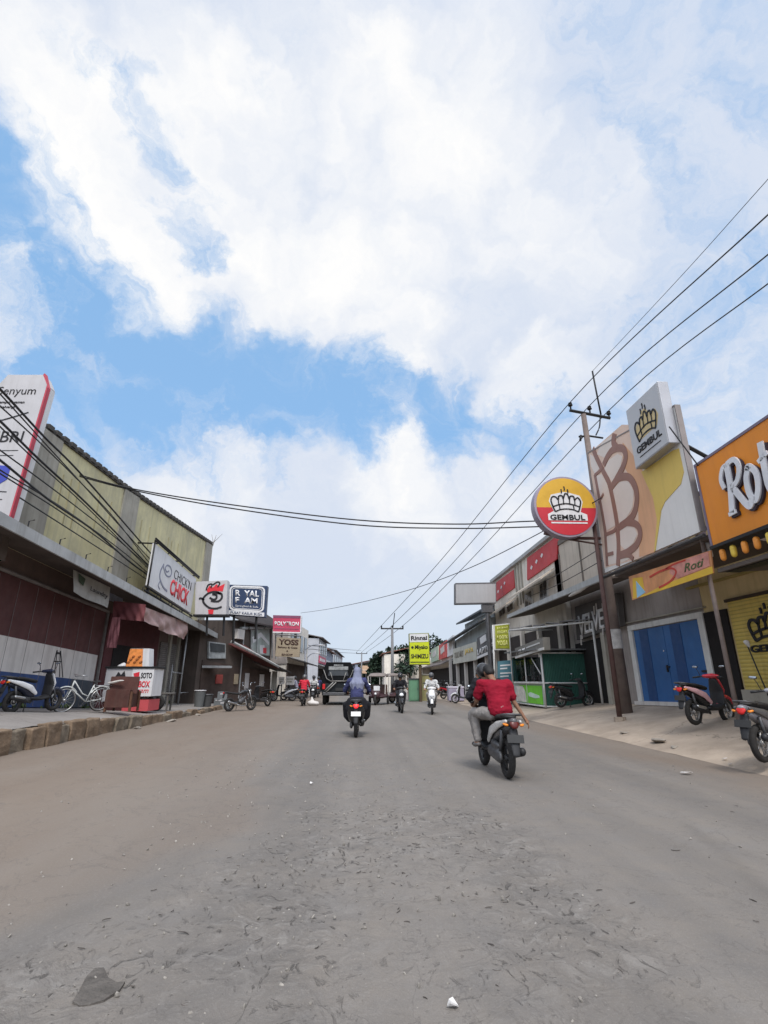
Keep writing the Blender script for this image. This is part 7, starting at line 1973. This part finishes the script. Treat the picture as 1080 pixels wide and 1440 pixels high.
b.tube([(TX - .40, TY - .12, 1.10), (TX + .40, TY - .12, 1.10)], .025, 6); b.tube([(TX - .10, TY - .14, 1.05), (TX - .62, TY - .14, .60)], .03, 6); b.tube([(TX - .25, TY - .14, 1.05), (TX - .70, TY - .14, .66)], .03, 6)
b.build('rack_bar', mat('pale rack steel', (.27, .26, .245), .6, .2, .15, 4), tk, smooth=True)
b = MB(); b.box((TX, TY - .06, .52), (1.6, .12, .14)); b.build('bumper', DSTEEL, tk, bevel=.02)
b = MB(); b.box((TX + .1, TY - .07, .72), (.45, .03, .14)); b.build('number_plate', PLATE_B, tk)
for sg in (-1, 1):
    b = MB(); b.box((TX + sg * .76, TY - .02, .85), (.14, .05, .24)); b.build('tail_lamp', LAMPRED, tk, bevel=.01)
    for y_ in (.85, 3.5):
        b = MB(); b.torus((TX + sg * .74, TY + y_, .34), (1, 0, 0), .23, .11, 26, 10); w_ = b.build('wheel', RUBBER, tk, smooth=True)
        b = MB(); b.disc((TX + sg * .80, TY + y_, .34), (1, 0, 0), .16, .03, 18); b.build('rim', ALLOY, w_)
    b = MB(); b.box((TX + sg * .98, TY + 3.4, 1.35), (.16, .06, .24)); b.build('side_mirror', BLACK, tk, bevel=.02)

tk.scale = (1.08, 1.0, 1.20)
# ---- passenger tricycle at the right of the road
def tricycle(px_, Y, rz_, label, group, first=None):
    p = facing(Y).at(px_, 0)
    if first is not None:
        t = copy_tree(first); t.location = (p.x, Y, 0); t.rotation_euler = (0, 0, rz_); t['label'] = label; return t
    t = thing('tricycle', label, 'tricycle', (0, 0, 0), 0, group)
    DB = mat('dark maroon body', (.06, .03, .035), .5, 0, .2, 3)
    b = MB(); b.hull(((0, .75, .55), (.25, .1, .2)), ((0, .65, .8), (.3, .08, .1))); b.hull(((0, .1, .45), (.55, .5, .12)), ((0, -.6, .5), (.6, .4, .18))); b.build('body', DB, t, remesh=.03, relax=3)
    b = MB(); b.hull(((0, .4, 1.60), (.55, .1, .05)), ((0, -.9, 1.68), (.6, .12, .05)), ((0, -.2, 1.74), (.5, .3, .05))); b.build('canopy', mat('grey brown canopy', (.20, .17, .155), .8, 0, .2, 3), t, smooth=True)
    b = MB()
    for sg in (-1, 1):
        b.tube([(sg * .50, .42, .6), (sg * .52, .40, 1.6)], .03, 6); b.tube([(sg * .57, -.85, .5), (sg * .57, -.88, 1.66)], .03, 6)
    b.build('canopy_post', WHITE_W, t)
    b = MB(); b.box((0, -.6, .85), (1.0, .3, .55)); b.build('seat_back', mat('brown seat', (.10, .06, .05), .7), t, bevel=.05)
    b = MB(); b.box((-.05, .78, .92), (.36, .04, .26)); b.build('front_panel', WHITE_S, t, bevel=.01)
    b = MB(); b.tube([(-.35, .55, 1.02), (.35, .55, 1.02)], .02, 6); b.build('handlebar', BLACKM, t)
    for x_, y_ in ((0, .95), (-.55, -.55), (.55, -.55)):
        b = MB(); b.torus((x_, y_, .26), (1, 0, 0), .20, .055, 24, 8); w_ = b.build('wheel', RUBBER, t, smooth=True); b = MB(); b.disc((x_ - .02, y_, .26), (1, 0, 0), .15, .04, 14); b.build('rim', ALLOY, w_)
    b = MB(); b.hull(((0, .93, .62), (.07, .05, .07)), ((0, .9, .62), (.06, .06, .06))); b.build('headlamp', GLASSY, t, smooth=True)
    t.location = (p.x, Y, 0); t.rotation_euler = (0, 0, rz_)
    return t
t1 = tricycle(531, 32.0, rad(170), 'dark passenger tricycle with white front panel right of the woman', 'passenger tricycles')
t2 = tricycle(548, 33.5, rad(120), 'dark passenger tricycle turned sideways behind the oncoming black scooter', 'passenger tricycles', t1)
# people on the pavements far away
def standing(px_, Y, rz_, m1, m2, label):
    p = facing(Y).at(px_, 0); zz = g(p.x, Y)
    J = dict(hip=(0, 0, .92), chest=(0, .01, 1.26), neck=(0, 0, 1.45), head=(0, .02, 1.58), face=(0, 1, 0), shl=(-.19, 0, 1.37), ell=(-.25, -.02, 1.1), hal=(-.25, .05, .86), shr=(.19, 0, 1.37), elr=(.25, .0, 1.1), har=(.26, .10, .88),
             hil=(-.09, 0, .88), knl=(-.10, .03, .50), anl=(-.10, 0, .09), tol=(-.12, .14, .03), hir=(.09, 0, .88), knr=(.10, .06, .50), anr=(.11, .03, .09), tor=(.13, .17, .03), palml=(1, 0, 0), palmr=(-1, 0, 0), curll=.5, curlr=.5)
    return make_person(label, J, (p.x, Y, zz), rz_, SKIN, 1, 1, SHOE, m1, m2, hair_cap, sleeves=.6)
standing(606, 41, rad(150), C_LAV, C_DRK, 'person in pale shirt standing on the right pavement by the yellow wall piece')
standing(674, 31, rad(100), C_BLK, C_DRK, 'person in black standing under the bluish grey shop canopy')

# ---- more of the crowd down the street
pt_cols = {'body': P_RED, 'side_panel': P_BLACK, 'front_apron': P_RED}
for i, (px_, Y, rz_, src, ch, lab) in enumerate((
        (398, 37.5, 100, s3, {'side_panel': P_WHITE}, 'dark scooter with white side panel parked leftmost before the cream shop'),
        (417, 46, 80, s4, {}, 'white scooter parked under the awning at far left'),
        (421, 52, 95, s3, {'body': P_NAVY}, 'navy scooter parked beyond the white one at far left'),
        (634, 40, -70, s3, {'side_panel': P_RED}, 'dark scooter with red side panel parked before the long cream signboard'),
        (624, 47, -80, s4, {'body': P_RED}, 'white and red scooter parked before the low cream shop'),
        (617, 54, -75, s3, {}, 'dark scooter parked farthest along the right pavement'),
        (462, 52, 3, s3, {'body': P_SILVER}, 'silver scooter driving away beyond the dark truck'))):
    p = facing(Y).at(px_, 0); c = copy_tree(src); place(c, (p.x, Y, g(p.x, Y)), rad(rz_), lab, 'parked scooters' if i < 6 else 'scooters on the road')
    if ch: repaint(c, ch)
    if i == 6: q = copy_tree(rk_); q.location = c.location; q.rotation_euler = c.rotation_euler; q['label'] = 'rider on the silver scooter beyond the dark truck'; repaint(q, {'shirt': C_LAV})
# rubble and weeds along the kerbs
RUB = mat('broken concrete', (.28, .25, .215), .95, 0, .25, 6, .8, 20)
for i, (x, y, s_) in enumerate(((6.5, 11.6, .16), (6.35, 10.9, .10), (6.6, 13.4, .09), (-6.45, 16.4, .14), (-6.4, 19.2, .17), (-6.5, 22.5, .15))):
    rr = random.Random(i + 40); b = MB(); z = g(x, y)
    b.hull(*[(V((x + rr.uniform(-s_, s_), y + rr.uniform(-s_, s_), z + rr.uniform(0, s_ * .4))), (s_ * .35, s_ * .3, s_ * .18)) for _ in range(5)])
    tag(b.build('rubble', RUB, None, bevel=.006), ('largest concrete chunk on the right apron', 'smaller concrete chunk on the right apron nearest the camera', 'concrete chunk on the right apron nearest the steel pole', 'flat pale slab piece lying below the left kerb, nearest', 'flat pale slab piece lying below the left kerb, middle one', 'flat pale slab piece lying below the left kerb, farthest')[i], 'rubble', 'concrete chunks along the kerbs')
def weeds(rr):
    if rr.random() < .5: x, y = -9.9 + rr.uniform(0, .15), rr.uniform(11, 30)
    else: x, y = 9.45 - rr.uniform(0, .12), rr.uniform(25, 33)
    y = round(y * .8) / .8 + rr.gauss(0, .12)
    return V((x, y, g(x, y))), V((rr.uniform(-.3, .3), rr.uniform(-.3, .3), 1))
tag(leaf_mesh(weeds, 260, .16, 5).build('weeds', mat('dusty weed green', (.07, .10, .035), .85, 0, .3, 3), None), kind='stuff')
bpy.data.scenes.remove(TMP)
SC.render.engine = 'CYCLES'
SC.cycles.use_denoising = True
SC.cycles.max_bounces = 6
SC.cycles.caustics_reflective = False; SC.cycles.caustics_refractive = False
